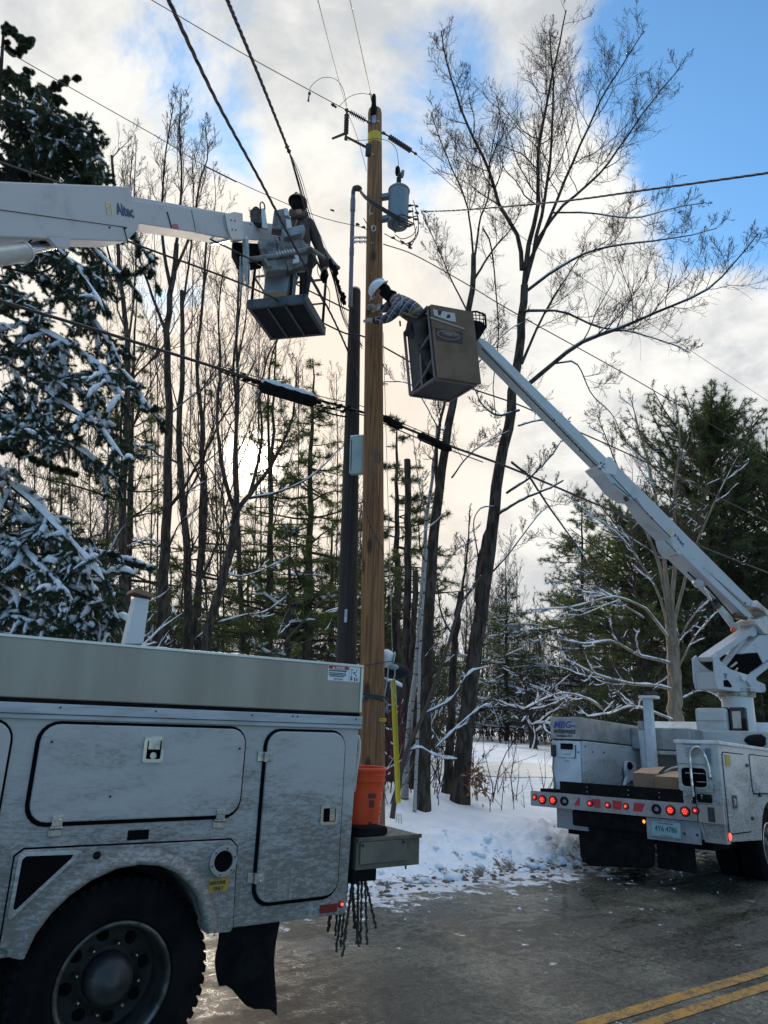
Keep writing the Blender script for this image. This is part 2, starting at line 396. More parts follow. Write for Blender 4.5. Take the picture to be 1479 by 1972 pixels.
def road_mat():
    global nt
    m = D.materials.new('salted_wet_asphalt'); m.use_nodes = True; nt = m.node_tree; b = nt.nodes['Principled BSDF']
    co = N('ShaderNodeTexCoord').outputs['Object']
    fine = MATH('ADD', MATH('MULTIPLY', NOISE(co, 55, 5, .75), .45), MATH('MULTIPLY', NOISE(co, 24, 5, .8), .55)); mid = NOISE(co, 9, 6, .65); big = NOISE(co, .9, 5, .6, .6)
    mp = N('ShaderNodeMapping'); L(co, mp.inputs[0]); mp.inputs['Scale'].default_value = (.28, 1.6, 1)
    trk = NOISE(mp.outputs[0], 1.3, 5, .6, .3)
    c = MIX(RAMP(fine, .42, .60), (.008, .0085, .008), (.085, .089, .073))
    c = MIX(MATH('MULTIPLY', RAMP(MATH('ADD', MATH('MULTIPLY', big, .6), MATH('MULTIPLY', mid, .4)), .46, .60), .62), c, MIX(RAMP(fine, .42, .58), (.05, .052, .042), (.235, .24, .185)))
    sy = N('ShaderNodeSeparateXYZ'); L(co, sy.inputs[0])
    edge = RAMP(sy.outputs['Y'], 5.6, 7.0)
    snow = RAMP(MATH('ADD', MATH('ADD', MATH('MULTIPLY', NOISE(co, 3.2, 8, .7, .5), .7), MATH('MULTIPLY', mid, .3)), MATH('MULTIPLY', edge, .19)), .605, .66)
    dirt = RAMP(MATH('ADD', NOISE(co, 5.0, 7, .7, .8), MATH('MULTIPLY', RAMP(sy.outputs['Y'], 6.4, 6.9), .25)), .58, .70)
    c = MIX(MATH('MULTIPLY', dirt, .7), c, (.09, .065, .045))
    c = MIX(snow, c, (.62, .65, .70))
    cr = N('ShaderNodeTexVoronoi', feature='DISTANCE_TO_EDGE'); L(co, cr.inputs['Vector']); cr.inputs['Scale'].default_value = .55
    crk = N('ShaderNodeMath', operation='LESS_THAN'); L(MATH('ADD', cr.outputs['Distance'], MATH('MULTIPLY', mid, .05)), crk.inputs[0]); crk.inputs[1].default_value = .030
    c = MIX(MATH('MULTIPLY', crk.outputs[0], .7), c, (.015, .015, .014))
    L(c, b.inputs['Base Color'])
    wet = RAMP(MATH('ADD', MATH('MULTIPLY', trk, .65), MATH('MULTIPLY', mid, .35)), .42, .58)
    L(MATH('ADD', RAMP(wet, 0, 1, .50, .17), MATH('MULTIPLY', snow, .4)), b.inputs['Roughness'])
    bn = N('ShaderNodeBump'); bn.inputs['Strength'].default_value = .75; bn.inputs['Distance'].default_value = .006
    L(MATH('ADD', fine, MATH('MULTIPLY', mid, 1.3)), bn.inputs['Height']); L(bn.outputs[0], b.inputs['Normal'])
    return m
ROADM = road_mat()
def sheet(name, s0, s1, q0, q1, z, m, ns=1):
    V = [(s0+(s1-s0)*i/ns, q, z) for i in range(ns+1) for q in (q0, q1)]
    o = MB().add(V, [(2*i, 2*i+2, 2*i+3, 2*i+1) for i in range(ns)]).build(name, m, fix=False); o.rotation_euler.z = RZ
    return tag(o, kind='structure')
sheet('road', -120, 180, -.6, 7.25, 0, ROADM, 4)
def line_mat():
    global nt
    m = D.materials.new('worn_yellow_road_paint'); m.use_nodes = True; nt = m.node_tree; b = nt.nodes['Principled BSDF']
    co = N('ShaderNodeTexCoord').outputs['Object']
    f = RAMP(MATH('ADD', MATH('MULTIPLY', NOISE(co, 60, 4, .7), .5), MATH('MULTIPLY', NOISE(co, 8, 6, .65), .5)), .47, .56)
    L(MIX(f, (.33, .175, .022), (.085, .068, .035)), b.inputs['Base Color']); b.inputs['Roughness'].default_value = .6
    bn = N('ShaderNodeBump'); bn.inputs['Strength'].default_value = .8; bn.inputs['Distance'].default_value = .006
    L(NOISE(co, 70, 4, .7), bn.inputs['Height']); L(bn.outputs[0], b.inputs['Normal'])
    return m
LM = line_mat()
sheet('yellow_line_marking', -120, 180, 3.345, 3.450, .004, LM)
sheet('yellow_line_marking', -120, 180, 3.165, 3.265, .004, LM)
# driveway: packed tan snow crossing the field
DRV = mat('packed_driveway_snow', (.82, .80, .74), .6, c2=(.70, .69, .66), scale=1.4, stretch=(.25, 3, 1), bump=.3, rough2=.6)
def strip(name, pts, w, m, dz=.012):
    P = np.array(wave(pts, 90)); T = np.gradient(P, axis=0); T /= np.linalg.norm(T, axis=1)[:, None]; R_ = np.stack([-T[:, 1], T[:, 0]], 1)
    k = 9; V = []
    for i in range(len(P)):
        for j in range(k):
            u = (j/(k-1)-.5)*w*(1+.06*sin(i*.7)); x, y = P[i, 0]+R_[i, 0]*u, P[i, 1]+R_[i, 1]*u
            V.append((x, y, float(terr(x, y))+dz))
    F = [(i*k+j, (i+1)*k+j, (i+1)*k+j+1, i*k+j+1) for i in range(len(P)-1) for j in range(k-1)]
    o = MB().add(V, F).build(name, m, fix=False, smooth='all'); o.rotation_euler.z = RZ; return tag(o, kind='structure')
strip('driveway', [(36, 7.6), (27, 9.2), (19, 11.4), (14.5, 12.9), (10.5, 14.6), (3, 18.5)], 4.2, DRV)

# loose lumps of ploughed snow along the edge of the road
rng = random.Random(5)
def lumps():
    mb = MB()
    for i in range(760):
        s = rng.uniform(-3, 17); q = 6.75+abs(rng.gauss(0, .45)) if i < 560 else 6.9-abs(rng.gauss(0, .9))
        r = rng.uniform(.010, .045)*(1.2 if q > 6.9 else .55)*(rng.random()**2*1.3+.5)
        z = max(float(terr(s, q)), 0.)
        mb.sphere((s, q, z+r*.2), r, 1, (rng.uniform(.8, 1.6), rng.uniform(.8, 1.4), rng.uniform(.4, .9)), .22, rng)
    o = mb.build('snow_lumps', SNOW, smooth='all', fix=False); o.rotation_euler.z = RZ; tag(o, kind='stuff')
    mb = MB()
    for i in range(500):
        s = rng.uniform(-3, 17); q = 6.70+rng.gauss(.12, .14); r = rng.uniform(.008, .03)
        mb.sphere((s, q, max(float(terr(s, q)), 0)+r*.3), r, 1, (1.5, 1, .6), .25, rng)
    o = mb.build('roadside_grit', mat('grit', (.10, .075, .055), .9, c2=(.2, .17, .15), scale=20), smooth='all', fix=False); o.rotation_euler.z = RZ; tag(o, kind='stuff')
lumps()
# ------------------------------------------------------------ poles and line hardware
def pole_mat(name, c1, c2, c3, dark):
    global nt
    m = D.materials.new(name); m.use_nodes = True; nt = m.node_tree; b = nt.nodes['Principled BSDF']; b.inputs['Roughness'].default_value = .8
    co = N('ShaderNodeTexCoord').outputs['Object']
    mp = N('ShaderNodeMapping'); L(co, mp.inputs[0]); mp.inputs['Scale'].default_value = (16, 16, .35)
    g = NOISE(mp.outputs[0], 2.2, 8, .65, .3); k = NOISE(co, 3, 5, .6)
    c = MIX(RAMP(g, .36, .64), c1, c2); c = MIX(RAMP(k, .52, .72), c, c3)
    mp2 = N('ShaderNodeMapping'); L(co, mp2.inputs[0]); mp2.inputs['Scale'].default_value = (3, 3, 1.2)
    vo = N('ShaderNodeTexVoronoi'); L(mp2.outputs[0], vo.inputs['Vector']); vo.inputs['Scale'].default_value = 1.1
    c = MIX(RAMP(vo.outputs['Distance'], .20, .10), c, dark)       # knots
    mp3 = N('ShaderNodeMapping'); L(co, mp3.inputs[0]); mp3.inputs['Scale'].default_value = (26, 26, .5)
    c = MIX(MATH('MULTIPLY', RAMP(NOISE(mp3.outputs[0], 2.4, 3, .5), .60, .66), .75), c, dark)      # drying cracks
    mp4 = N('ShaderNodeMapping'); L(co, mp4.inputs[0]); mp4.inputs['Scale'].default_value = (7, 7, 2.2)
    c = MIX(MATH('MULTIPLY', RAMP(NOISE(mp4.outputs[0], 1.6, 5, .6), .60, .74), .5), c, dark)
    L(c, b.inputs['Base Color'])
    bn = N('ShaderNodeBump'); bn.inputs['Strength'].default_value = .5; bn.inputs['Distance'].default_value = .01
    L(g, bn.inputs['Height']); L(bn.outputs[0], b.inputs['Normal'])
    return m
NEWP = pole_mat('brown_treated_pole_wood', (.13, .058, .024), (.30, .142, .054), (.13, .078, .048), (.045, .02, .012))
OLDP = pole_mat('old_creosoted_pole_wood', (.014, .011, .010), (.036, .028, .026), (.022, .018, .016), (.012, .01, .01))
PB = W(716, 1560, 9.5); PT = W(722, 213, 9.5)
def ppt(z): t = (z-PB[2])/(PT[2]-PB[2]); return PB+(PT-PB)*t
PG = ppt(TZ(PB)-.3)
pole = thing('utility_pole', 'tall round brown wooden pole with a yellow band near its top', 'utility pole', PG)
L_ = PT-PG; H_ = np.linalg.norm(L_); ax = L_/H_
k = 34
MB().lathe([(.168, 0), (.162, 1.4), (.150, 4), (.132, 7.5), (.113, H_-.06), (.105, H_-.01), (.085, H_)], (0, 0, 0), ax, k).build('wood_shaft', NEWP, pole, smooth=True)
zb = W(722, 270, 9.5); hb = np.dot(zb-PG, ax)
MB().lathe([(.1165, hb-.10), (.1165, hb+.09)], (0, 0, 0), ax, k).build('yellow_band', mat('yellow_band', (.55, .42, .03), .5), pole, smooth=True)
def pl(P): return tuple(np.array(P, float)-PG)      # world -> pole frame
fr = unit(np.array([.1, -1, 0])); rt_ = unit(np.array([1, .1, 0]))
tg = MB(); P0 = W(730, 1386, 9.3)-PG; P0 = P0-fr*0+0
tag_o = MB().box(-.045, .045, -.003, .003, -.018, .018).build('number_tag', YEL, pole, loc=(P0[0]+.05, P0[1]-.012, P0[2])); tag_o.rotation_euler.z = radians(20)
text('487H-2', .028, (P0[0]+.012, P0[1]-.030, P0[2]-.010), (cos(radians(20)), sin(radians(20)), 0), (0, 0, 1), INK, pole, bold=.02)
# dark weather seams and bolts
mb = MB()
for (x, y) in ((718, 300), (716, 395), (717, 440), (717, 470), (712, 236), (728, 236)):
    P = W(x, y, 9.40)-PG; mb.lathe([(.0, -.03), (.020, -.03), (.020, 0), (.012, .0), (.012, .045), (0, .045)], P, (0.1, 1, 0), 8)
mb.split('bolt', GALV, pole)
MB().tube(wave([W(700, 965, 9.31), W(712, 1010, 9.32), W(730, 1045, 9.33), W(740, 1070, 9.42)], 14), .006, 5).build('ground_wire', INK, None).parent = None
gw = D.objects['ground_wire']; tag(gw, 'thin black wire slanting down the face of the brown pole', 'wire')

OB = W(663, 1430, 9.9); OT = W(684, 560, 9.9)
OG = OB+(OT-OB)*((TZ(OB)-.3-OB[2])/(OT[2]-OB[2]))
old = thing('old_utility_pole', 'shorter blackened wooden pole cut off behind the tall brown one', 'utility pole', OG)
L2 = OT-OG; H2 = np.linalg.norm(L2); ax2 = L2/H2
MB().lathe([(.155, 0), (.148, 1.5), (.133, 3.2), (.112, 5.8), (.088, H2-.02), (.083, H2)], (0, 0, 0), ax2, 26).build('wood_shaft', OLDP, old, smooth=True)
MB().lathe([(.082, H2), (.080, H2+.025), (.055, H2+.05), (.0, H2+.058)], (0, 0, 0), ax2, 16).build('snow_cap', SNOWT, old, smooth='all')
P = W(666, 1186, 9.74)-OG
MB().box(P[0]-.02, P[0]+.02, P[1]-.01, P[1]+.01, P[2]-.09, P[2]+.09, .008).build('metal_tag', GALV, old)
# white-grey terminal box
Pb = W(688, 877, 9.70)
tb = thing('terminal_box', 'pale grey upright telephone terminal box mounted on the black pole', 'box', Pb)
MB().box(-.105, .105, -.06, .06, -.29, .27, .025).build('box_cover', mat('pale_grey_plastic', (.36, .44, .43), .5, c2=(.30, .37, .37), scale=5), tb)
MB().box(-.078, -.068, -.066, -.058, -.25, .23).build('box_seam', DARKM, tb)
MB().box(-.10, .10, -.055, .055, .272, .30, .012).build('snow_cap', SNOWT, tb, smooth='all')
tb.rotation_euler = (0, radians(-1.5), radians(-14))

# transformer
XC = W(767, 402, 9.45); xz0, xz1 = W(769, 438, 9.45)[2], W(766, 364, 9.45)[2]
xf = thing('transformer', 'grey pole-mounted transformer can hung to the right of the brown pole', 'transformer', (XC[0], XC[1], xz0))
hx = xz1-xz0; TG = mat('grey_transformer_paint', (.17, .24, .30), .45, c2=(.135, .19, .24), scale=4)
MB().lathe([(.0, -.0), (.11, .0), (.160, .035), (.162, .06), (.162, hx-.06), (.172, hx-.055), (.172, hx-.03), (.150, hx-.005), (.05, hx+.03), (0, hx+.03)], (0, 0, 0), (0, 0, 1), 30).build('tank', TG, xf, smooth=True)
mb = MB()
for zz in (.16, hx-.14):
    mb.beam((-.14, .0, zz), (-.34, .06, zz), .09, .07); mb.box(-.36, -.32, -.02, .12, zz-.08, zz+.08)
mb.split('mounting_bracket', TG, xf)
MB().lathe([(.0, 0), (.035, 0), (.04, .04), (.025, .06), (.042, .08), (.025, .10), (.042, .12), (.025, .14), (.042, .16), (.022, .19), (.035, .21), (.02, .30), (0, .30)], (-.01, -.02, hx+.02), (0, -.02, 1), 12).build('bushing', DARKM, xf, smooth=True)
MB().lathe([(.0, 0), (.035, .01), (.042, .06), (.036, .14), (.02, .17), (0, .18)], (-.03, -.02, hx+.24), (-.05, 0, 1), 12).build('bushing_cover', BLACK, xf, smooth=True)
MB().lathe([(.0, 0), (.02, .01), (.030, .06), (.026, .14), (.0, .17)], (.035, .0, hx+.21), (.1, 0, 1), 12).build('arrester', mat('grey_porcelain', (.16, .15, .15), .4), xf, smooth=True)
mb = MB()
for i in range(7): mb.sphere((.0, -.165, hx-.05-i*.045), .008, 1)
mb.split('rivet', GALV, xf)
mb = MB()
for zz in (.17, .28, .39): mb.lathe([(0, 0), (.02, 0), (.02, .05), (.012, .05), (.012, .09), (0, .09)], (.15, -.02, zz), (1, -.2, 0), 8)
mb.split('terminal_lug', DARKM, xf)
# insulators
def insul(name, label, A, B, sheds, r0=.014, r1=.045, group='ribbed insulators at the pole top'):
    A = np.array(A); B = np.array(B); Ln = np.linalg.norm(B-A); t = thing(name, label, 'insulator', A, group=group)
    pr = [(0, 0), (r0, 0)]; a, b = Ln*.18, Ln*.86
    for i in range(sheds):
        h = a+(b-a)*i/sheds; d = (b-a)/sheds
        pr += [(r0, h), (r1, h+d*.35), (r1, h+d*.45), (r0, h+d*.7)]
    pr += [(r0, Ln), (0, Ln)]
    MB().lathe(pr, (0, 0, 0), B-A, 12).build('ribbed_body', mat('dark_polymer', (.05, .045, .05), .5), t, smooth=False)
    mb = MB(); u = unit(B-A); mb.lathe([(0, 0), (.026, .01), (.026, .05), (0, .06)], u*(-.02), u, 8); mb.lathe([(0, 0), (.024, .01), (.024, .05), (0, .06)], u*(Ln-.03), u, 8)
    mb.split('end_fitting', DARKM, t)
IA = W(667, 212, 9.3); IB = W(711, 236, 9.4)
insul('insulator', 'ribbed insulator slanting down to the left edge of the pole top', IB, IA, 9)
IC = W(738, 256, 9.45); ID = W(800, 296, 10.0)
insul('insulator', 'long ribbed insulator slanting down to the right of the pole top', IC, ID, 11, .014, .047)
IE = W(666, 268, 9.3); IF = W(668, 212, 9.3)
insul('insulator', 'upright ribbed insulator on the end of the steel arm', IE, IF, 8, .018, .040)
# arm
A0 = W(708, 285, 9.42); A1 = W(664, 262, 9.3); A2 = W(640, 267, 9.25)
arm = thing('steel_arm', 'rusty steel arm reaching left below the yellow pole band', 'bracket', A0)
RUST = mat('rusty_steel', (.13, .075, .055), .7, .3, c2=(.09, .06, .055), scale=12)
MB().tube([(0, 0, 0), A1-A0], [.022, .018], 8).build('arm_tube', RUST, arm, smooth=True)
MB().tube([A2-A0, A1-A0+np.array([0, 0, .05])], [.018, .022], 8).build('arm_end', RUST, arm, smooth=True)
MB().box(-.03, .045, -.04, .02, -.16, .06, .01).build('back_plate', DARKM, arm)
# pole top pin
pt = thing('pole_top_pin', 'black insulated pin bolted to the very top of the brown pole', 'bracket', PT+np.array([0, -.05, -.2]))
MB().lathe([(0, 0), (.05, .0), (.052, .12), (.040, .22), (.034, .38), (.026, .42), (0, .43)], (-.012, -.05, 0), (-.03, 0, 1), 14).build('pin_body', BLACK, pt, smooth=True)
MB().box(-.03, .03, -.07, -.03, -.16, .02, .01).build('pin_bracket', GALV, pt)
PTOP = W(716, 190, 9.45)
cl_ = thing('wire_clamp', 'small clamp joining wires just above the pole top pin', 'clamp', PTOP)
MB().tube([(0.015, 0, -.10), (0, 0, 0), (-.025, 0, .10)], [.012, .02, .012], 7).build('clamp_body', DARKM, cl_, smooth=True)
MB().sphere((-.03, 0, .1), .022, 1).sphere((.012, 0, -.07), .02, 1).split('clamp_bolt', GALV, cl_)
# conduit riser
C0, C1 = W(675, 575, 9.75), W(680, 372, 9.75)
cr_ = thing('conduit_riser', 'tall grey plastic conduit with a weatherhead beside the brown pole', 'conduit', C0)
PVC = mat('grey_plastic_conduit', (.17, .175, .24), .5, c2=(.14, .145, .19), scale=3)
u = unit(C1-C0); Lc = np.linalg.norm(C1-C0)
MB().lathe([(0, -.15), (.034, -.15), (.034, Lc*.40), (.038, Lc*.40), (.038, Lc*.47), (.034, Lc*.47), (.034, Lc*.82), (.042, Lc*.82), (.042, Lc*.93), (.032, Lc*.97), (.032, Lc), (0, Lc)], (0, 0, 0), u, 16).build('conduit_pipe', PVC, cr_, smooth=True)
MB().tube(wave([u*Lc*.98, u*(Lc+.07)+np.array([.01, 0, 0]), u*(Lc+.10)+np.array([.07, 0, 0]), u*(Lc+.07)+np.array([.13, 0, 0])], 10), [.034]*4+[.046, .05, .052, .052, .05, .045, .03], 12).build('weatherhead', mat('dark_weatherhead', (.06, .055, .06), .6), cr_, smooth=True)
mb = MB()
for yy in (458, 466):
    a, b = W(681, yy, 9.7)-C0, W(708, yy, 9.5)-C0; mb.beam(a, b, .03, .035); mb.sphere(a+(b-a)*.4, .032, 1, (1, 1, .8)).sphere(a+(b-a)*.75, .028, 1)
mb.build('standoff_bracket', GALV, cr_)

# ------------------------------------------------------------ wires
WIRE = mat('black_cable', (.022, .018, .020), .6)
BARE = mat('bare_wire', (.07, .055, .055), .6, .4)
PURP = mat('twisted_cable', (.035, .022, .032), .5)
def cable(name, label, pts, r, m=WIRE, n=30, sag=0., twist=0, k=6, group=None, cat='cable'):
    P = wave(pts, n) if len(pts) > 2 else [np.array(pts[0])*(1-i/n)+np.array(pts[1])*i/n for i in range(n+1)]
    if sag: P = [p-np.array([0, 0, sag*4*(i/n)*(1-i/n)]) for i, p in enumerate(P)]
    t = None
    if twist:
        t = D.objects.new(name, None); COL.objects.link(t); N_ = n*twist
        Q = [P[min(int(i/twist), n-1)]*(1-(i/twist-int(i/twist)))+P[min(int(i/twist)+1, n)]*(i/twist-int(i/twist)) for i in range(N_)]
        for j in range(3):
            MB().tube([q+np.array([cos(i*.55+j*2.1), 0, sin(i*.55+j*2.1)])*r*.75 for i, q in enumerate(Q)], r*.8, 5).build('cable_strand', m, t, smooth='all')
    else:
        t = MB().tube(P, r, k).build(name, m, smooth='all')
    return tag(t, label, cat, group)
PR = W(716, 225, 9.45)
cable('power_line', 'thin bare wire running up left from the pole top insulator', [WZ(180, -62, 11.5), WZ(292, 0, 11.4), WZ(480, 110, 11.3), IA], .0065, BARE, 24)
cable('power_line', 'thin bare wire running away right from the long slanted insulator', [ID, WZ(960, 425, 10.9), WZ(1333, 677, 10.4), WZ(1500, 786, 10.3), WZ(1640, 880, 10.3)], .0055, BARE, 30)
cable('power_line', 'thin wire coming down from above to the upright insulator', [W(607, -20, 4.5), W(640, 110, 6.8), IF], .005, BARE, 20)
cable('power_line', 'thin wire rising to the frame top from the pole top clamp', [PTOP, W(695, 95, 7.2), W(669, -20, 5)], .006, BARE, 20)
cable('guy_wire', 'very thin wire from the upright insulator down behind the pole', [IF, W(690, 270, 9.5), W(706, 330, 9.7)], .004, BARE, 16)
cable('neutral_wire', 'thin wire crossing the left sky down to the weatherhead pole', [WZ(-40, 65, 9.6), WZ(50, 120, 9.55), WZ(300, 262, 9.45), WZ(415, 330, 9.4), WZ(600, 412, 9.35), W(690, 436, 9.5), W(706, 442, 9.42)], .0055, BARE, 30)
cable('wire_splice', 'thicker sleeve on the thin wire left of the weatherhead', [WZ(395, 320, 9.42), WZ(455, 350, 9.4)], .011, BARE, 6, cat='splice')
cable('secondary_cable', 'thick twisted cable sweeping from the top left down past the platform worker', [W(300, -60, 3.1), W(325, 0, 3.35), W(420, 200, 4.6), W(505, 355, 6.1), W(570, 480, 7.6), W(640, 610, 9.0), W(680, 700, 9.75), W(690, 730, 9.76)], .010, PURP, 40, twist=5)
J1 = W(556, 290, 5.6)
cable('secondary_cable', 'thick twisted cable hanging right of the first from the top edge', [W(425, -40, 3.2), W(440, 5, 3.4), W(500, 150, 4.3), J1], .009, PURP, 26, twist=5)
for i, (dx, dy, r_) in enumerate(((0, 0, .007), (5, -2, .006), (11, -6, .003), (-3, 4, .006))):
    cable('cable_strand_run', ['left strand of the split cable running down past the worker', 'right strand of the split cable running down past the worker', 'finest strand of the split cable running down past the worker', 'outermost left strand of the split cable by the worker'][i],
          [J1, W(572+dx*.7, 340, 6.3), W(598+dx*.5, 428+dy, 7.3), W(627+dx*.3, 490+dy, 8.2), W(645+dx*.4, 545, 8.9), W(658+dx*.6, 600, 9.3), W(672+dx*.2, 632+dy, 9.6), W(698, 668+dy, 9.65)], r_, PURP, 36, cat='cable')
mb = MB(); rg = random.Random(3)
for (x, y, Y) in ((553, 283, 5.58), (556, 291, 5.6)): mb.sphere(W(x, y, Y), .022, 1, (1, 1, 1), .2, rg)
tag(mb.build('cable_clamp', WIRE, smooth='all'), 'small dark clamp where the twisted cable splits into strands', 'clamp')
mb = MB()
for i in range(16):
    x = 638+i*1.6+rg.uniform(-4, 4); y = 505+i*5.2; mb.sphere(W(x, y, 8.4+i*.07), rg.uniform(.02, .042), 1, (1, 1, 1.3), .25, rg)
mb.tube([W(636, 500, 8.3), W(650, 545, 8.8), W(662, 585, 9.1)], .02, 6)
tag(mb.build('splice_cluster', BLACK, smooth='all'), 'dark cluster of taped splices hanging beside the cut pole', 'splices')
# cables running along the road
cable('power_cable', 'snow dusted black cable crossing behind the left boom', [WZ(-60, 285, 7.6), WZ(0, 312, 7.6), WZ(190, 378, 7.6), WZ(330, 428, 7.55), WZ(455, 485, 7.5), W(560, 542, 9.2), W(640, 582, 9.5), W(672, 598, 9.7)], .011, WIRE, 36)
cable('power_cable', 'black cable passing below the lettered boom towards the cut pole', [WZ(100, 402, 6.9), WZ(250, 466, 6.9), WZ(455, 542, 6.85), W(560, 590, 9.1), W(660, 640, 9.6), W(700, 648, 9.7), W(760, 680, 9.75), W(800, 702, 9.9), W(890, 742, 10.3), W(1000, 780, 10.9), WZ(1095, 823, 6.45), WZ(1250, 893, 6.4), WZ(1479, 1005, 6.35), WZ(1640, 1088, 6.4)], .012, WIRE, 70)
cable('power_cable', 'thin cable running from the brown pole right above the leaning boom', [W(738, 470, 9.5), W(800, 492, 9.5), W(900, 548, 9.6), WZ(1001, 608, 7.6), WZ(1240, 741, 7.5), WZ(1479, 884, 7.45), WZ(1640, 985, 7.5)], .008, WIRE, 50)
cable('service_cable', 'thick twisted cable rising right from the transformer to the right edge', [W(812, 408, 9.3), W(900, 404, 8.2), W(1080, 388, 6.7), W(1250, 365, 5.8), W(1479, 333, 5.0), W(1600, 312, 4.6)], .0085, PURP, 40, twist=5)
cable('telephone_strand', 'heavy black cable bundle sloping down from the left edge across both poles', [WZ(-80, 545, 5.95), WZ(0, 579, 5.95), WZ(200, 640, 5.93), WZ(420, 709, 5.9), W(500, 735, 9.0), W(612, 770, 9.6), W(675, 787, 9.72), W(735, 806, 9.75), W(800, 832, 9.9), W(870, 860, 10.4), WZ(1000, 908, 5.85), WZ(1230, 1005, 5.8), WZ(1479, 1103, 5.75), WZ(1640, 1165, 5.75)], .019, WIRE, 80)
cable('telephone_strand', 'thinner black cable just under the heavy sloping bundle', [W(425, 716, 8.4), W(500, 746, 9.0), W(612, 782, 9.55), W(690, 797, 9.68), W(740, 816, 9.72), W(800, 842, 9.85), W(870, 868, 10.38), WZ(930, 890, 5.82)], .009, WIRE, 40)
cable('telephone_strand', 'fine support wire lashed above the heavy sloping bundle', [W(425, 705, 8.4), W(500, 728, 9.0), W(612, 762, 9.57), W(690, 780, 9.7), W(740, 800, 9.73), W(800, 826, 9.88), W(870, 853, 10.4)], .006, WIRE, 40)
def closure(label, a, b, Ya, Yb, r, snow=False):
    A, B = W(*a, Ya), W(*b, Yb); u = unit(B-A); Ln = np.linalg.norm(B-A)
    t = thing('splice_closure', label, 'splice closure', A, group='black splice closures on the sloping cable')
    pr = [(0, 0), (r*.55, 0), (r*.6, .03), (r*.95, .04)]
    for i in range(7): h = .05+(Ln-.1)*i/7; pr += [(r, h), (r, h+(Ln-.1)/7*.8), (r*.93, h+(Ln-.1)/7*.9)]
    pr += [(r*.95, Ln-.04), (r*.6, Ln-.03), (r*.5, Ln), (0, Ln)]
    MB().lathe(pr, (0, 0, 0), u, 14).build('closure_body', BLACK, t, smooth=False)
    if snow:
        P = [u*Ln*(.03+.94*i/12)+np.array([0, -.01, r*.75]) for i in range(13)]
        MB().tube(P, [.03]+[r*.62+.012*((i*7) % 3) for i in range(11)]+[.03], 8).build('snow_cap', SNOWT, t, smooth='all')
    mb = MB()
    for h in (-.06, Ln+.02): mb.box(h, h+.04, -.02, .02, -.02, .05)
    return t
closure('long black splice closure topped with snow left of the poles', (500, 743), (608, 775), 8.95, 9.45, .088, True)
closure('short black splice closure just right of the brown pole', (735, 803), (775, 824), 9.6, 9.75, .056)
closure('black splice closure furthest right on the cable before the leaning trunks', (806, 838), (868, 866), 9.95, 10.3, .066)
mb = MB(); rg = random.Random(9)
for i in range(26):
    x = 425+i*2.9; Y = 8.4+i*.023; P = W(x, 712+i*.98+rg.uniform(-5, 4), Y); mb.sphere(P, rg.uniform(.012, .026), 1, (1.8, 1.4, .8), .2, rg)
tag(mb.build('cable_lashing', BLACK, smooth='all'), 'knobbly lashing clamps on the bundle left of the long closure', 'clamps')
mb = MB()
for i in range(20):
    x = 612+i*3.7; P = W(x, 774+i*.9+rg.uniform(-6, 8), 9.5+i*.006); mb.sphere(P, rg.uniform(.012, .026), 1, (1.8, 1.4, .8), .2, rg)
mb.tube([W(612, 790, 9.5), W(650, 800, 9.55), W(668, 803, 9.6)], .012, 6)
tag(mb.build('cable_lashing', BLACK, smooth='all'), 'knobbly clamps on the bundle between the long closure and black pole', 'clamps')
# jumpers round the pole top
cable('jumper_wire', 'thin looping jumper wire arched left of the pole top', [W(596, 178, 9.3), W(600, 165, 9.3), W(620, 150, 9.3), W(645, 152, 9.3), W(660, 170, 9.3), W(668, 205, 9.3)], .0045, BARE, 26, cat='wire')
cable('jumper_wire', 'thin jumper wire arching from the left line to the pole clamp', [W(652, 206, 9.3), W(672, 187, 9.35), W(695, 180, 9.4), PTOP+np.array([-.03, 0, .08])], .0045, BARE, 20, cat='wire')
cable('jumper_wire', 'thin wire looping across the yellow band down to the transformer', [W(668, 270, 9.3), W(700, 270, 9.28), W(725, 267, 9.28), W(748, 272, 9.32), W(763, 288, 9.4), W(768, 322, 9.42)], .0045, BARE, 26, cat='wire')
mb = MB().sphere(W(596, 180, 9.3), .028, 1).tube([W(596, 178, 9.3), W(594, 192, 9.3)], .012, 6).sphere(W(594, 194, 9.3), .02, 1)
tag(mb.build('line_clamp', DARKM, smooth='all'), 'small clamp dangling on the wire left of the pole top', 'clamp')
mb = MB().tube([W(638, 200, 9.25), W(648, 207, 9.28)], .018, 6).sphere(W(641, 202, 9.25), .03, 1, (1, 1, .9), .2, rg)
tag(mb.build('line_clamp', DARKM, smooth='all'), 'dark grip on the wire just left of the upright insulator', 'clamp')
for i in range(4):
    cable('riser_lead', ['uppermost', 'second', 'third', 'lowest'][i]+' black lead drooping from the weatherhead to the transformer', [C1+np.array([.12, -.05, .02-.015*i]), W(705, 378+i*2, 9.3), W(730, 395+i*2.2, 9.2), W(762, 414+i*3, 9.15), W(785-i*4, 425+i*3.5, 9.2), W(798-i*3, 432+i*1.5, 9.35)], .011, WIRE, 26, cat='cable', group='black leads from the weatherhead')
cable('riser_lead', 'round loop of black lead hanging in front of the transformer', [W(765, 413, 9.15), W(755, 425, 9.15), W(757, 440, 9.15), W(762, 448, 9.15), W(757, 432, 9.15), W(770, 414, 9.14), W(790, 418, 9.2), W(803, 416, 9.3)], .009, WIRE, 36, cat='cable')
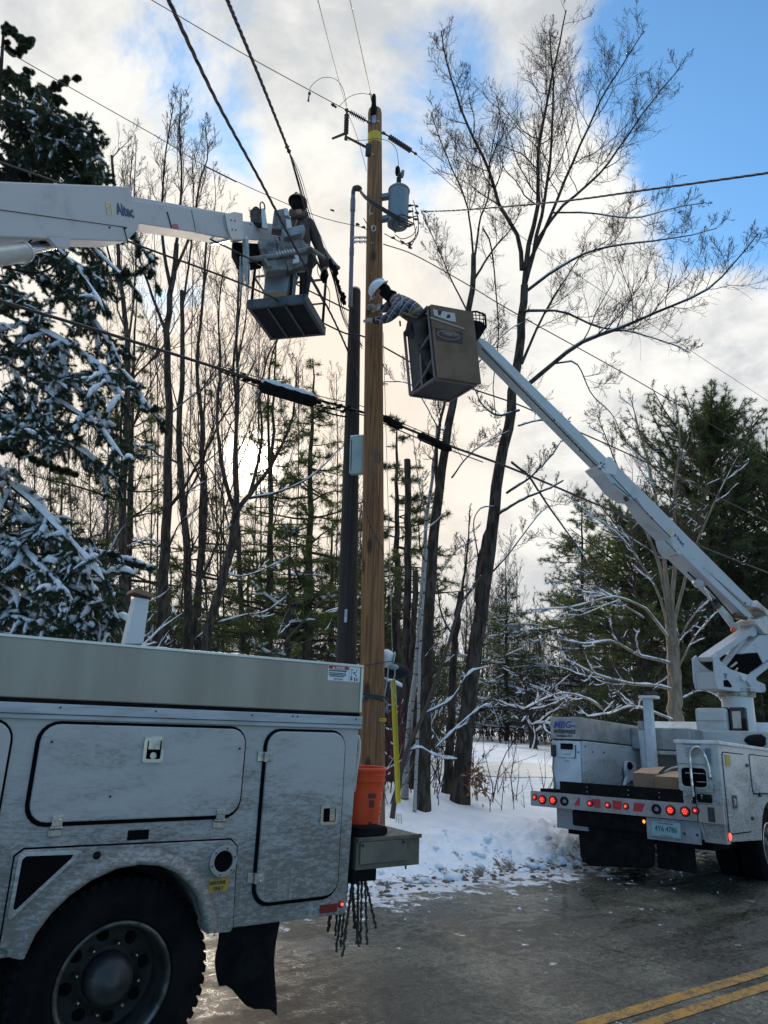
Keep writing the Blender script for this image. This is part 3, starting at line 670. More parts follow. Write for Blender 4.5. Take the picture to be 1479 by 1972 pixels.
for i, pts in enumerate([[(796, 386), (800, 400), (806, 425), (803, 450), (790, 466), (772, 470)], [(794, 400), (797, 430), (800, 452), (790, 474), (770, 462)], [(802, 405), (806, 440), (800, 460), (786, 470)], [(740, 450), (755, 458), (775, 468), (790, 474)], [(760, 452), (775, 460), (795, 452), (803, 436)], [(700, 420), (712, 442), (717, 470), (712, 500)]]):
    cable('secondary_lead', ['outer loop of lead right of the transformer', 'inner loop of lead right of the transformer', 'short lead hanging below the transformer lugs', 'lead under the transformer running to the pole', 'drooping lead curving under the transformer can', 'slack lead against the front of the pole'][i], [W(x, y, 9.35 if i < 5 else 9.3) for x, y in pts], .0065, WIRE, 24, cat='wire')
for i, (x, y, Y) in enumerate([(802, 397, 9.3), (803, 410, 9.3), (820, 408, 9.2), (800, 422, 9.3), (757, 458, 9.4), (775, 466, 9.4), (789, 470, 9.4), (790, 477, 9.4), (689, 432, 9.5), (700, 438, 9.45), (640, 405, 9.4)]):
    o = MB().sphere((0, 0, 0), .022, 1, (1.3, 1, 1.1), .3, rg).tube([(-.03, 0, .01), (.03, 0, -.012)], .012, 6).build('connector', DARKM, smooth='all', loc=W(x, y, Y))
    tag(o, 'small dark wire connector '+['just right of the transformer lugs, the upper', 'just right of the transformer lugs, the lower', 'on the thick twisted cable right of the transformer', 'under the right edge of the transformer', 'below the pole side of the transformer', 'below the middle of the transformer', 'below the right part of the transformer, upper', 'lowest of all below the transformer', 'between the conduit and the pole', 'against the left edge of the pole', 'on the thin wire left of the conduit'][i], 'connector', 'small wire connectors round the transformer')
hk = thing('pole_hook', 'bent galvanised eye hook hanging on the pole beside the transformer', 'hook', W(717, 385, 9.28))
MB().tube(wave([(0, 0, 0), (-.02, 0, -.12), (-.03, 0, -.2), (-.02, 0, -.28), (.01, 0, -.24)], 14), .009, 6).build('hook_wire', GALV, hk, smooth='all')
MB().tube([(0.045+.03*cos(a), 0, -.52+.05*sin(a)) for a in np.linspace(0, 2*pi, 14)], .010, 6).build('hook_ring', GALV, hk, smooth='all')
# guy wire with its yellow guard, right beside the pole
GA, GT, GM = W(769, 1546, 10.6), W(748, 990, 9.7), W(757, 1308, 10.15)
GA[2] = TZ(GA)
cable('guy_wire', 'thin guy wire dropping steeply behind the brown pole to the snow', [W(738, 640, 9.6), GT, GM], .005, GALV, 12)
gg = thing('guy_guard', 'long yellow plastic guard standing slanted in snow right of the pole', 'guy guard', GA)
g1 = W(768, 1500+50, 10.55)-GA; a_ = W(767, 1548, 10.6)-GA; b_ = W(757, 1309, 10.2)-GA
MB().tube([a_+np.array([0, 0, .02]), b_], .036, 8).build('guard_sleeve', YEL, gg, smooth=True)
MB().tube([a_+np.array([.02, -.036, .05]), b_+np.array([.02, -.036, 0])], .012, 6).build('guard_ridge', mat('yellow_plastic_dark', (.42, .34, .02), .5), gg)
mb = MB()
for dx in (-.05, .0, .05): mb.tube([(dx*.5, 0, .12), (dx, 0, -.1)], .006, 5)
mb.split('anchor_rod', GALV, gg)
# bits strapped on the far side of the pole
hb_ = thing('pulley_block', 'rounded white plastic block with looped grey cord behind the pole', 'pulley block', W(744, 1268, 9.75))
MB().sphere((0, 0, 0), .115, 3, (1, .8, 1.05)).build('block_shell', mat('white_plastic', (.62, .66, .72), .5), hb_, smooth='all')
MB().lathe([(.06, -.015), (.085, 0), (.06, .015)], (.10, -.02, .01), (1, 0, -.2), 16).build('block_ring', mat('teal_plastic', (.22, .36, .36), .5), hb_, smooth=True)
MB().sphere((.10, -.03, -.11), .06, 2, (1.2, .8, .6)).build('block_base', mat('grey_green_plastic', (.25, .33, .33), .6), hb_, smooth='all')
q0 = W(744, 1268, 9.75)
MB().tube(wave([W(748, 1283, 9.7)-q0, W(746, 1305, 9.7)-q0, W(742, 1330, 9.7)-q0, W(738, 1352, 9.7)-q0], 14), .010, 6).tube(wave([W(760, 1285, 9.7)-q0, W(760, 1302, 9.7)-q0, W(752, 1320, 9.7)-q0, W(758, 1335, 9.7)-q0, W(763, 1348, 9.7)-q0, W(757, 1357, 9.7)-q0, W(744, 1356, 9.7)-q0], 26), .009, 6).build('grey_cord', mat('grey_cord', (.42, .43, .43), .8), hb_, smooth='all')
bb = MB().sphere((0, 0, 0), .14, 3, (1.5, .8, .75), .04, rng).build('black_bag', mat('black_cloth', (.01, .01, .013), .9), smooth='all', loc=W(760, 1293, 9.95)); tag(bb, 'black cloth bag hanging under the white pulley block', 'bag')
st_ = thing('webbing_strap', 'dark strap cinched round the brown pole with frayed grey ends', 'strap', ppt(W(715, 1342, 9.5)[2]))
MB().lathe([(.171, -.03), (.176, -.025), (.176, .025), (.171, .03)], (0, 0, 0), (.12, 0, 1), 26, closed=True).build('strap_band', mat('dark_webbing', (.035, .033, .035), .9), st_, smooth=True)
mb = MB()
for i in range(6): mb.tube(wave([(-.10, -.15, .0), (-.17, -.15, .02-.015*i), (-.24, -.13, .06-.035*i)], 8), .012, 6)
for i in range(4): mb.tube(wave([(.14, -.1, -.02), (.19, -.1, -.08), (.16+.015*i, -.1, -.17-.01*i)], 8), .011, 6)
mb.split('strap_end', mat('grey_webbing', (.16, .18, .19), .9), st_, smooth='all')
cable('tie_line', 'dark line tied round the pole to the white pulley block', [W(702, 1281, 9.32), W(718, 1279, 9.28), W(735, 1276, 9.3), W(757, 1273, 9.6)], .006, WIRE, 12, cat='cord')
# ------------------------------------------------------------ left bucket truck
class Frame:
    def __init__(s, o, x, y, z): s.o = np.array(o, float); s.M = np.array([x, y, z], float)
    def loc(s, P): return s.M@(np.array(P, float)-s.o)
    def world(s, p): return s.o+s.M.T@np.array(p, float)
    def vec(s, v): return s.M@np.array(v, float)
    def mat4(s): return Matrix([[*s.M.T[i], s.o[i]] for i in range(3)]+[[0, 0, 0, 1]])
    def pix(s, x, y, axis, val):          # point seen at pixel on the frame's plane axis = val
        d = s.M@ray(x, y); c = s.M@(CO-s.o); return c+d*((val-c[axis])/d[axis])
class VPlane:                              # upright plane through two places
    def __init__(s, A, B, up=(0, 0, 1)):
        s.A = np.array(A); s.n = unit(np.cross(np.array(B)-s.A, np.array(up, float)))
        if np.dot(s.n, s.A-CO) < 0: s.n = -s.n          # points away from the viewer
    def px(s, x, y, off=0.):
        d = ray(x, y); return CO+d*(np.dot(s.A+s.n*off-CO, s.n)/np.dot(d, s.n))
def slab(fr, pl_, pts, d0, d1, name, m, parent, smooth=False, bevel=0., mb=None):   # pixel outline on a plane -> solid piece
    P = [pl_.px(x, y) for x, y in pts]; nn = len(P)
    vs = [fr.loc(p+pl_.n*d0) for p in P]+[fr.loc(p+pl_.n*d1) for p in P]
    own = mb is None; mb = mb or MB()
    mb.add(vs, [tuple(range(nn)), tuple(range(2*nn-1, nn-1, -1))]+[(i, i+nn, (i+1) % nn+nn, (i+1) % nn) for i in range(nn)])
    return mb.build(name, m, parent, smooth, bevel) if own else mb
F1 = Frame(DN*3.9, DR, DN, (0, 0, 1))
T1 = thing('utility_truck', 'big salt-stained white bucket truck filling the lower left with its raised lettered boom', 'truck', F1.o, RZ)
arch = [(1.645, .655), (1.63, .72), (1.586, .825), (1.53, .890), (1.453, .953), (1.36, .992), (1.258, 1.006), (1.145, .995), (1.033, .952), (.945, .895), (.873, .825), (.82, .745), (.79, .655)]
arch2 = [(-2.235, .655)]+[(-2.7+.43*cos(a), .57+.43*sin(a)) for a in np.linspace(.3, pi-.3, 9)]+[(-3.165, .655)]
outl = [(-1.25, .655)]+arch[::-1]+[(2.507, .648), (2.52, 1.0), (2.541, 1.70), (-1.25, 1.70)]
MB().prism(outl, 0, .46, XZ).build('side_body', SALT, T1, bevel=.006)
MB().prism([(a, b) for a, b in outl], 1.84, 2.30, XZ).build('side_body', SALT, T1, bevel=.006)
MB().box(-1.24, 2.50, .461, 1.839, .80, .95).build('bed_floor', DARKM, T1)
MB().box(-1.24, 2.48, .70, .95, .50, .70).box(-1.24, 2.48, 1.35, 1.6, .50, .70).split('chassis_rail', BLACK, T1)
MB().box(.72, 1.72, .47, .50, .5, 1.05).box(.72, 1.72, .1, .47, 1.02, 1.06).build('wheel_well', BLACK, T1)
RAILM = mat('rail_white_paint', (.40, .43, .48), .4, c2=(.30, .32, .35), scale=3, stretch=(1, 1, 6))
MB().box(-1.26, 2.549, -.022, .48, 1.678, 1.752, .004).build('drip_rail', RAILM, T1)
MB().box(-1.26, 2.551, -.026, -.020, 1.700, 1.704).build('rail_groove', DARKM, T1)
mb = MB()
for s_, z_ in ((.78, 1.735), (1.25, 1.735), (1.80, 1.735), (2.06, 1.738), (2.09, 1.738), (2.50, 1.735)): mb.sphere((s_, -.024, z_), .006, 1, (1, .5, 1))
mb.split('rail_rivet', DARKM, T1)
MB().box(-1.25, 2.532, -.008, .46, 1.752, 1.772).build('black_seal', BLACK, T1)
MB().box(-1.25, 2.535, -.016, .62, 1.772, 2.062, .006).box(-1.25, 2.535, 1.70, 2.31, 1.772, 2.062, .006).build('steel_top_box', ALU, T1)
MB().box(-1.25, 2.541, -.022, .02, 2.050, 2.066, .003).box(2.524, 2.541, -.022, .02, 1.775, 2.050, .003).build('top_box_lip', mat('lip_steel', (.5, .5, .49), .35, .8), T1)
GAP = mat('black_gasket', (.005, .005, .006), .9, spec=.04)
def door(x0, x1, z0, z1, r, name='compartment_door'):
    g = MB().prism(rrect(x0-.018, x1+.012, z0-.020, z1+.014, r+.015), -.006, .002, XZ).build('door_gasket', GAP, T1)
    d_ = MB().prism(rrect(x0, x1, z0, z1, r), -.024, -.004, XZ).build(name, SALT, T1, bevel=.006); g.parent = d_; return d_
dA = door(.715, 1.775, 1.212, 1.658, .085); dB = door(1.915, 2.432, .760, 1.652, .085); dC = door(-.35, .585, .93, 1.662, .085)
def latch(x, z, w, h, par, flip=False):
    mb = MB(); mb.ring(rrect(x-w/2, x+w/2, z-h/2, z+h/2, .012, 3), rrect(x-w/2+.017, x+w/2-.017, z-h/2+.017, z+h/2-.017, .008, 3), -.034, -.022, XZ)
    o = mb.build('door_latch', CHROME, par)
    MB().box(x-w/2+.017, x+w/2-.017, -.026, -.0235, z-h/2+.017, z+h/2-.017).build('latch_recess', GAP, o)
    m2 = MB()
    if flip: m2.box(x+.002, x+w/2-.022, -.034, -.026, z-.035, z+.035, .004)
    else:
        m2.box(x-w*.28, x+w*.28, -.034, -.026, z-.002, z+.052, .004); m2.lathe([(0, 0), (.017, 0), (.017, .008), (.008, .008), (.008, .012), (0, .012)], (x, -.026, z-.030), (0, -1, 0), 14)
    m2.build('latch_paddle', CHROME, o)
latch(1.262, 1.545, .108, .128, dA); latch(2.342, 1.192, .118, .108, dB, True)
def hinge(x, z, par, hor=False):
    mb = MB()
    if hor: mb.box(x-.045, x-.002, -.012, .0, z-.026, z+.026, .003).box(x, x+.042, -.034, -.024, z-.024, z+.024, .003).tube([(x-.002, -.022, z-.026), (x-.002, -.022, z+.026)], .011, 8)
    else: mb.box(x-.024, x+.024, -.034, -.024, z+.002, z+.052, .003).box(x-.03, x+.03, -.012, .0, z-.045, z-.006, .003).tube([(x-.028, -.022, z-.004), (x+.028, -.022, z-.004)], .010, 8)
    for dx, dz in ((-.012, .032), (.012, .032)): mb.sphere((x+(dx if not hor else .02), -.035, z+(dz if not hor else dx)), .006, 1)
    mb.build('door_hinge', CHROME, par)
hinge(.845, 1.192, dA); hinge(1.665, 1.192, dA); hinge(1.908, 1.512, dB, True); hinge(1.908, .888, dB, True)
mb = MB()
for x, z in ((.765, 1.575), (1.742, 1.555), (1.075, 1.322)): mb.sphere((x, -.025, z), .007, 1)
mb.split('door_bolt', DARKM, dA)
MB().box(1.193, 1.298, -.004, .0, 1.112, 1.158).build('drain_slot', GAP, T1)
# wing with its flare
fend = [(.690, .70), (.690, 1.07), (.725, 1.098), (1.745, 1.086), (1.785, 1.05), (1.802, .66), (1.79, .640), (1.68, .645)]+arch
MB().prism(fend, -.014, 0, XZ).build('wing_panel', SALT, T1, bevel=.004)
MB().prism([(.684, .72), (.684, 1.076), (.722, 1.106), (1.75, 1.093), (1.793, 1.052), (1.808, .655), (1.80, .66), (1.783, 1.045), (1.745, 1.083), (.725, 1.095), (.695, 1.07), (.695, .72)], -.003, .001, XZ).build('panel_seam', GAP, T1)
A_ = [np.array(a) for a in arch]; cen = np.array([1.235, .60]); fl = MB(); V = []
prof = [(0.0, .03), (0.0, -.050), (.016, -.056), (.030, -.050), (.055, -.022), (.070, -.013)]
for a in A_:
    d_ = unit(a-cen); V += [(a[0]+d_[0]*e, yy, a[1]+d_[1]*e) for e, yy in prof]
kp = len(prof); fl.add(V, [(i*kp+j, (i+1)*kp+j, (i+1)*kp+j+1, i*kp+j+1) for i in range(len(A_)-1) for j in range(kp-1)])
fl.build('wheel_arch_flare', SALT, T1, smooth='all')
tri = [(.703, 1.072), (.722, 1.090), (.982, 1.082), (.970, 1.060), (.712, .812), (.698, .82)]
tc_ = np.mean(np.array([(.72, 1.07), (.93, 1.06), (.72, .87)]), axis=0); tin = [tuple(tc_+(np.array(p)-tc_)*.80) for p in tri]
o = MB().ring(tri, tin, -.024, -.013, XZ).build('air_vent', WHITE2, T1, bevel=.003)
MB().prism(tin, -.0165, -.0145, XZ).build('vent_opening', GAP, o)
o = MB().ring(circ(1.708, .985, .078, 28), circ(1.708, .985, .052, 28), -.030, -.013, XZ).build('fuel_filler', mat('dull_steel', (.30, .31, .31), .5, .5), T1, bevel=.004)
MB().prism(circ(1.708, .985, .052, 28), -.018, -.0145, XZ).build('filler_opening', GAP, o)
mb = MB()
for a in range(6): mb.sphere((1.708+.065*cos(a*pi/3+.3), -.031, .985+.065*sin(a*pi/3+.3)), .005, 1)
mb.split('filler_screw', DARKM, o)
MB().sphere((1.053, -.016, 1.055), .019, 2, (1, .8, 1)).build('rubber_stop', BLACK, T1, smooth='all')
o = MB().box(1.640, 1.752, -.0165, -.0145, .838, .903).build('fuel_label', mat('faded_yellow_label', (.36, .23, .035), .6, c2=(.22, .16, .05), scale=20), T1)
text('GASOLINE', .0225, (1.644, -.0175, .876), (1, 0, 0), (0, 0, 1), INK, o, bold=.02, sx=.86); text('ONLY', .0225, (1.696, -.0175, .849), (1, 0, 0), (0, 0, 1), INK, o, bold=.02, align='CENTER')
MB().box(2.333, 2.446, -.006, 0, .668, .712, .002).build('side_reflector', REDR, T1)
o = MB().lathe([(0, 0), (.019, 0), (.019, .008), (.011, .016), (0, .018)], (2.471, 0, .705), (0, -1, 0), 18).build('marker_lamp', mat('red_lens', (.35, .02, .02), .25), T1, smooth=True)
MB().sphere((2.471, -.016, .705), .009, 2).build('lamp_glow', REDC, o, smooth='all')
# warning decal
w0 = (2.283, 1.958); SW = .232; SH = .094
o = MB().box(w0[0], w0[0]+SW, -.0178, -.0166, w0[1], w0[1]+SH).build('warning_decal', mat('decal_white', (.62, .68, .74), .5), T1)
MB().box(w0[0]+.004, w0[0]+.148, -.0188, -.0178, w0[1]+.070, w0[1]+.090).build('red_banner', mat('banner_red', (.32, .015, .02), .5), o)
def dt(s, sz, x, z, m=INK, b=.03, al='LEFT', sx=1.): return text(s, sz, (w0[0]+x, -.0192, w0[1]+z), (1, 0, 0), (0, 0, 1), m, o, bold=b, align=al, sx=sx)
dt('DANGER', .0165, .085, .0745, mat('banner_white', (.7, .7, .7), .5), .03, 'CENTER')
MB().prism([(w0[0]+.030, w0[1]+.0735), (w0[0]+.046, w0[1]+.0735), (w0[0]+.038, w0[1]+.087)], -.0192, -.0186, XZ).build('banner_triangle', MATS['banner_white'], o)
dt('ELECTROCUTION HAZARD', .0125, .006, .0565, sx=.83)
dt('THIS MACHINE IS NOT INSULATED. KEEP', .0078, .006, .0435, sx=.86); dt('AWAY FROM LIVE LINES AND STAY CLEAR', .0078, .006, .034, sx=.84); dt('OF THE TRUCK WHILE IT IS IN USE', .0078, .010, .0245, sx=.88)
dt('KEEP CLEAR', .012, .075, .007, mat('decal_grey', (.22, .2, .22), .5), .02, 'CENTER')
mb = MB(); bx = lambda a, b, w: mb.beam((w0[0]+a[0], -.0188, w0[1]+a[1]), (w0[0]+b[0], -.0188, w0[1]+b[1]), w, .001, (0, -1, 0))
for a, b, w in (((.152, .005), (.152, .088), .001), ((.172, .038), (.172, .080), .0035), ((.163, .074), (.181, .074), .003), ((.184, .060), (.206, .061), .0035), ((.206, .061), (.210, .078), .003), ((.184, .060), (.210, .034), .005), ((.168, .006), (.170, .024), .004), ((.162, .012), (.178, .026), .003), ((.178, .010), (.163, .028), .003), ((.196, .006), (.196, .028), .008), ((.212, .006), (.212, .026), .008)): bx(a, b, w)
mb.sphere((w0[0]+.171, -.0186, w0[1]+.031), .0045, 1).build('decal_pictogram', INK, o)
# wheels (tyre, rim) on the visible side and beyond
def wheel(x, y, z, R, par, dual=True, dirn=-1, rim_mat=CHROME, sx=1):
    yy = lambda v: y-dirn*v       # v inward
    w_ = D.objects.new('wheel', None); COL.objects.link(w_); w_.parent = par; w_.location = (x, y, z)
    ax_ = (0, -dirn, 0); rr = .268*R/.46
    pr = [(rr, .03), (rr+.02, .0), (R-.07, -.015), (R-.02, .01), (R, .04), (R, .10), (R-.012, .105), (R-.012, .115), (R, .12), (R, .17), (R-.012, .175), (R-.012, .185), (R, .19), (R, .24), (R-.03, .27), (R-.08, .285), (rr, .26)]
    mb = MB().lathe(pr, (0, 0, 0), ax_, 64, closed=True)
    for i in range(56):
        a = 2*pi*i/56
        for v0, v1 in ((.02, .10), (.185, .26)):
            mb.beam(((R-.006)*cos(a), -dirn*v0, (R-.006)*sin(a)), ((R-.006)*cos(a+.03), -dirn*v1, (R-.006)*sin(a+.03)), .030, .03, (cos(a), 0, sin(a)))
    if dual: mb.lathe([(rr, .31), (R-.07, .30), (R, .34), (R, .54), (R-.07, .57), (rr, .55)], (0, 0, 0), ax_, 40, closed=True)
    mb.build('tyre', TYRE, w_, smooth=True)
    k_ = R/.46
    rim = MB().lathe([(.272*k_, .035), (.280*k_, .015), (.276*k_, .002), (.262*k_, .0), (.252*k_, .018), (.246*k_, .06), (.240*k_, .15), (.236*k_, .19)], (0, 0, 0), ax_, 48, closed=True).build('rim', rim_mat, w_, smooth='all')
    MB().lathe([(.240*k_, .17), (.225*k_, .185), (.14*k_, .15), (.135*k_, .145), (.128*k_, .145), (0, .145)], (0, 0, 0), ax_, 40, closed=True).build('wheel_disc', mat('dark_wheel_steel', (.008, .008, .008), .7, .1, c2=(.018, .017, .016), scale=8), w_, smooth='all')
    mb = MB(); m2 = MB()
    for i in range(8):
        a = 2*pi*i/8+.2; mb.lathe([(0, .158), (.028*k_, .158), (.030*k_, .175)], (.185*k_*cos(a), 0, .185*k_*sin(a)), ax_, 12)
        m2.lathe([(0, .148), (.013, .147), (.013, .115), (.006, .105), (0, .105)], (.155*k_*cos(a+.39), 0, .155*k_*sin(a+.39)), ax_, 6)
    mb.split('hand_hole', GAP, w_); m2.split('wheel_nut', CHROME, w_)
    MB().lathe([(.118*k_, .146), (.118*k_, .11), (.110*k_, .07), (.085*k_, .045), (.045*k_, .035), (.040*k_, .028), (0, .026)], (0, 0, 0), ax_, 32).build('hub_cap', mat('hub_steel', (.03, .032, .035), .5, .3, c2=(.055, .055, .055), scale=10), w_, smooth='all')
    return w_
RIMM = mat('dirty_rim_metal', (.13, .13, .13), .45, .8, c2=(.05, .05, .048), scale=7, rough2=.6)
wheel(1.235, .045, .46, .46, T1, rim_mat=RIMM)
wheel(1.235, 2.255, .46, .46, T1, dirn=1); wheel(-2.7, .05, .46, .46, T1, False); wheel(-2.7, 2.25, .46, .46, T1, False, dirn=1)
# mud flap
V = []; nz, ny = 14, 8
for i in range(nz+1):
    for j in range(ny+1):
        u, v_ = i/nz, j/ny; zb = .345-.16*v_+.02*sin(v_*9)
        V.append((1.785+.30*v_+.03*u*u+.008*sin(u*7+v_*2), .13-.10*v_+.02*sin(u*2.5)+.02*sin(v_*6), .66+(zb-.66)*u))
mb = MB().add(V, [(i*(ny+1)+j, (i+1)*(ny+1)+j, (i+1)*(ny+1)+j+1, i*(ny+1)+j+1) for i in range(nz) for j in range(ny)])
o = mb.build('mud_flap', BLACK, T1, smooth='all'); so_ = o.modifiers.new('thickness', 'SOLIDIFY'); so_.thickness = .012
MB().box(1.78, 2.09, .05, .18, .63, .655).build('flap_bracket', BLACK, T1)
# tail shelf
SHM = mat('dirty_steel_shelf', (.13, .125, .10), .6, .4, c2=(.08, .078, .065), scale=5)
MB().box(2.560, 3.036, -.004, 2.25, .874, 1.050, .004).build('tail_shelf', SHM, T1)
sh = T1.children[-1]
MB().box(2.585, 2.925, -.013, -.005, .905, 1.028, .004).build('shelf_panel', mat('dirty_steel_panel', (.155, .15, .125), .6, .3, c2=(.11, .105, .09), scale=4), sh)
MB().box(2.565, 3.045, -.016, -.005, 1.030, 1.053, .003).box(2.60, 2.90, -.009, -.003, .893, .900).build('shelf_lip', SHM, sh)
MB().sphere((2.60, -.014, 1.012), .012, 1).sphere((2.905, -.014, 1.018), .014, 1).tube([(2.935, .0, .885), (2.935, .0, .855)], .006, 6).split('shelf_bolt', DARKM, sh)
mb = MB()
for i in range(11):
    for j in range(26):
        a = (i+j) % 2*pi/2+pi/4; cx, cy = 2.60+i*.040, .03+j*.040; mb.beam((cx-.012*cos(a), cy-.012*sin(a), 1.052), (cx+.012*cos(a), cy+.012*sin(a), 1.052), .005, .003)
mb.build('tread_plate', GALV, sh)
MB().prism([(2.575, 1.054), (2.585, 1.105), (2.775, 1.108), (2.79, 1.095), (2.79, 1.066), (2.775, 1.054)], .0, .17, XZ).build('rubber_step_block', BLACK, T1, bevel=.008)
MB().box(2.507, 2.585, .03, .40, .80, 1.05).box(2.545, 2.585, -.0, .10, .80, .874).build('shelf_support', BLACK, T1)
MB().box(2.50, 2.56, .4, 1.9, .70, .80).build('rear_beam', BLACK, T1)
# grab handle behind the body corner
MB().tube(wave([(2.545, .10, 1.62), (2.60, .10, 1.63), (2.615, .10, 1.55), (2.60, .10, 1.42), (2.59, .10, 1.30)], 16), .011, 7).build('grab_handle', WHITE2, T1, smooth='all')
MB().box(2.50, 2.52, .46, 1.84, .95, 1.35).build('tail_gate', WHITE2, T1)
# cab (mostly beyond the left edge)
cab = [(-3.62, .62), (-3.66, 1.12), (-3.55, 1.30), (-2.75, 1.42), (-2.35, 1.98), (-2.20, 2.06), (-1.42, 2.06), (-1.34, 1.9), (-1.32, .62)]+arch2[::1]
cab = [(-3.62, .62), (-3.66, 1.12), (-3.55, 1.30), (-2.75, 1.42), (-2.35, 1.98), (-2.20, 2.06), (-1.42, 2.06), (-1.34, 1.9), (-1.32, .655)]+arch2
MB().prism(cab, .05, 2.25, XZ).build('cab', WHITE2, T1, bevel=.03)
MB().prism([(-2.60, 1.47), (-2.27, 1.94), (-1.55, 1.94), (-1.52, 1.47)], .035, 2.265, XZ).build('cab_window', GLASS, T1)
MB().box(-3.74, -3.60, .05, 2.25, .45, .75, .03).build('front_bumper', CHROME, T1)
# cluttered top: folded tarp, boom rest
mb = MB(); rg = random.Random(11)
for i in range(46):
    x = rg.uniform(.3, 2.35); mb.sphere((x, rg.uniform(.30, .55), 2.052+rg.uniform(0, .012)), rg.uniform(.03, .07), 1, (2.2, 1, .38), .3, rg)
for i in range(7): x = rg.uniform(.3, 1.9); mb.tube([(x, .35, 2.065), (x+.5, .40, 2.06+rg.uniform(0, .03))], .011, 5)
o = mb.build('crumpled_tarp', BLACK, smooth='all'); o.location = F1.o; o.rotation_euler.z = RZ
tag(o, 'crumpled black tarp and straps lying along the top of the left truck', 'tarp')
mb = MB()
for i in range(60):
    x = rg.uniform(.2, 2.5); mb.sphere((x, rg.uniform(.01, .3), 2.062), rg.uniform(.008, .03), 1, (2.4, 1.5, .35), .3, rg)
o = mb.build('snow_dusting', SNOWT, T1, smooth='all')
vp = VPlane(SQ(1.0, 4.5), SQ(2.0, 4.5))
o = slab(F1, vp, [(241, 1240), (262, 1150), (288, 1154), (276, 1240)], 0, .10, 'boom_rest', WCLEAN, T1, bevel=.004)
slab(F1, vp, [(254, 1141), (258, 1134), (293, 1143), (291, 1152)], -.03, .13, 'rest_pad', CARD, o)
# ---- the boom: an upright plane from the turret to the platform
BA, BB = W(0, 400, 5.0), W(548, 445, 9.1)
TUR = BA+(BA-BB)*(1.55/np.linalg.norm(BA-BB))
vb = VPlane(BA, BB)
ext = lambda y0, y1, f: y0+(y0-y1)*f
boomw = .34
bp = slab(F1, vb, [(-420, 255), (-420, 470), (0, 456), (245, 465), (266, 442), (268, 432), (250, 340+19), (0, 349)], 0, boomw, 'lower_boom', WBOOM, T1, bevel=.012)
b2 = slab(F1, vb, [(240, 392), (268, 444), (266, 425), (440, 459), (460, 459), (459, 413), (430, 407), (250, 375)], .03, .30, 'upper_boom', WBOOM, T1, bevel=.008)
b2u = slab(F1, vb, [(200, 376), (452, 411), (458, 459), (432, 456), (262, 428), (200, 425)], .018, .315, 'boom_section', WBOOM, T1, bevel=.008)
slab(F1, vb, [(432, 413), (450, 408), (466, 411), (468, 462), (446, 462), (436, 440)], -.012, .34, 'boom_collar', WCLEAN, T1, bevel=.006)
b3 = slab(F1, vb, [(452, 422), (560, 432), (562, 466), (468, 459), (456, 455)], .05, .25, 'inner_boom', WBOOM, T1, bevel=.008)
def on1(x, y, off=-.003): return F1.loc(vb.px(x, y, off))
mb = MB().tube([on1(-300, 375), on1(0, 404), on1(245, 438)], .004, 5).tube([on1(238, 437), on1(247, 470)], .006, 5).tube([on1(322, 408, .012), on1(331, 440, .012)], .008, 5).tube([on1(369, 405, .012), on1(377, 445, .012)], .003, 5).tube([on1(432, 411, -.014), on1(440, 452, -.014)], .003, 5)
mb.sphere(on1(211, 438), .012, 1).sphere(on1(241, 440), .012, 1).split('boom_seam', DARKM, T1)
for i, (x, y) in enumerate(((445, 424), (452, 425), (447, 442), (454, 443), (482, 432))): MB().sphere(on1(x, y, -.014), .013, 1).build('boom_bolt', mat('red_bolt', (.20, .05, .06), .5), T1)
q = [on1(*p, .014) for p in ((332, 431), (343, 432), (344, 443), (334, 441))]
MB().add(q, [(0, 1, 2, 3)]).build('red_decal', mat('faded_red_decal', (.50, .09, .12), .5), T1)
px_ = unit(on1(268, 418)-on1(225, 409)); pz_ = unit(on1(225, 386)-on1(225, 412))
sz = np.linalg.norm(on1(225, 388, -.004)-on1(226, 412, -.004))
text('Altec', sz*1.22, on1(226, 412, -.004+0), px_, pz_, NAVY, T1, bold=.035, sx=.80)
q0 = on1(204, 412, -.004); a_ = px_; b_ = pz_; mb = MB(); S = sz*.98
for (u0, v0, u1, v1, w) in ((.0, 1, .72, 1, .14), (.66, 1, .74, 0, .15), (.0, 1, .1, .5, .14), (.1, .72, .5, .72, .1), (.5, .72, .52, .42, .1), (.1, .42, .52, .42, .1), (.14, .42, .2, .0, .14), (.2, .02, .46, .02, .1)):
    mb.beam(q0+a_*u0*S+b_*v0*S*.95, q0+a_*u1*S+b_*v1*S*.95, w*S, .002, np.cross(a_, b_))
mb.build('yellow_emblem', LYEL, T1)
# lift cylinder under the boom
cyl = MB(); vc = VPlane(W(0, 490, 5.1), W(110, 470, 5.7))
c0, c1, c2 = F1.loc(vc.px(-330, 545)), F1.loc(vc.px(46, 486)), F1.loc(vc.px(118, 469))
cyl.tube([c0, c1], .082, 20).build('cylinder_barrel', mat('cylinder_grey', (.36, .40, .38), .4, c2=(.30, .33, .32), scale=5), T1, smooth=True)
MB().tube([c1, c1+(c1-c0)*.01], .088, 20).build('cylinder_gland', WCLEAN, T1, smooth=True)
MB().tube([c1, c2], .036, 16).build('cylinder_rod', mat('chrome_rod', (.7, .7, .72), .12, 1.), T1, smooth=True)
slab(F1, vb, [(86, 452), (122, 455), (136, 460), (134, 478), (112, 477), (100, 465)], .0, .05, 'cylinder_bracket', WBOOM, T1, bevel=.004)
slab(F1, vb, [(84, 452), (118, 456), (118, 476), (98, 470)], .10, .22, 'cylinder_pin', DARKM, T1, bevel=.004)
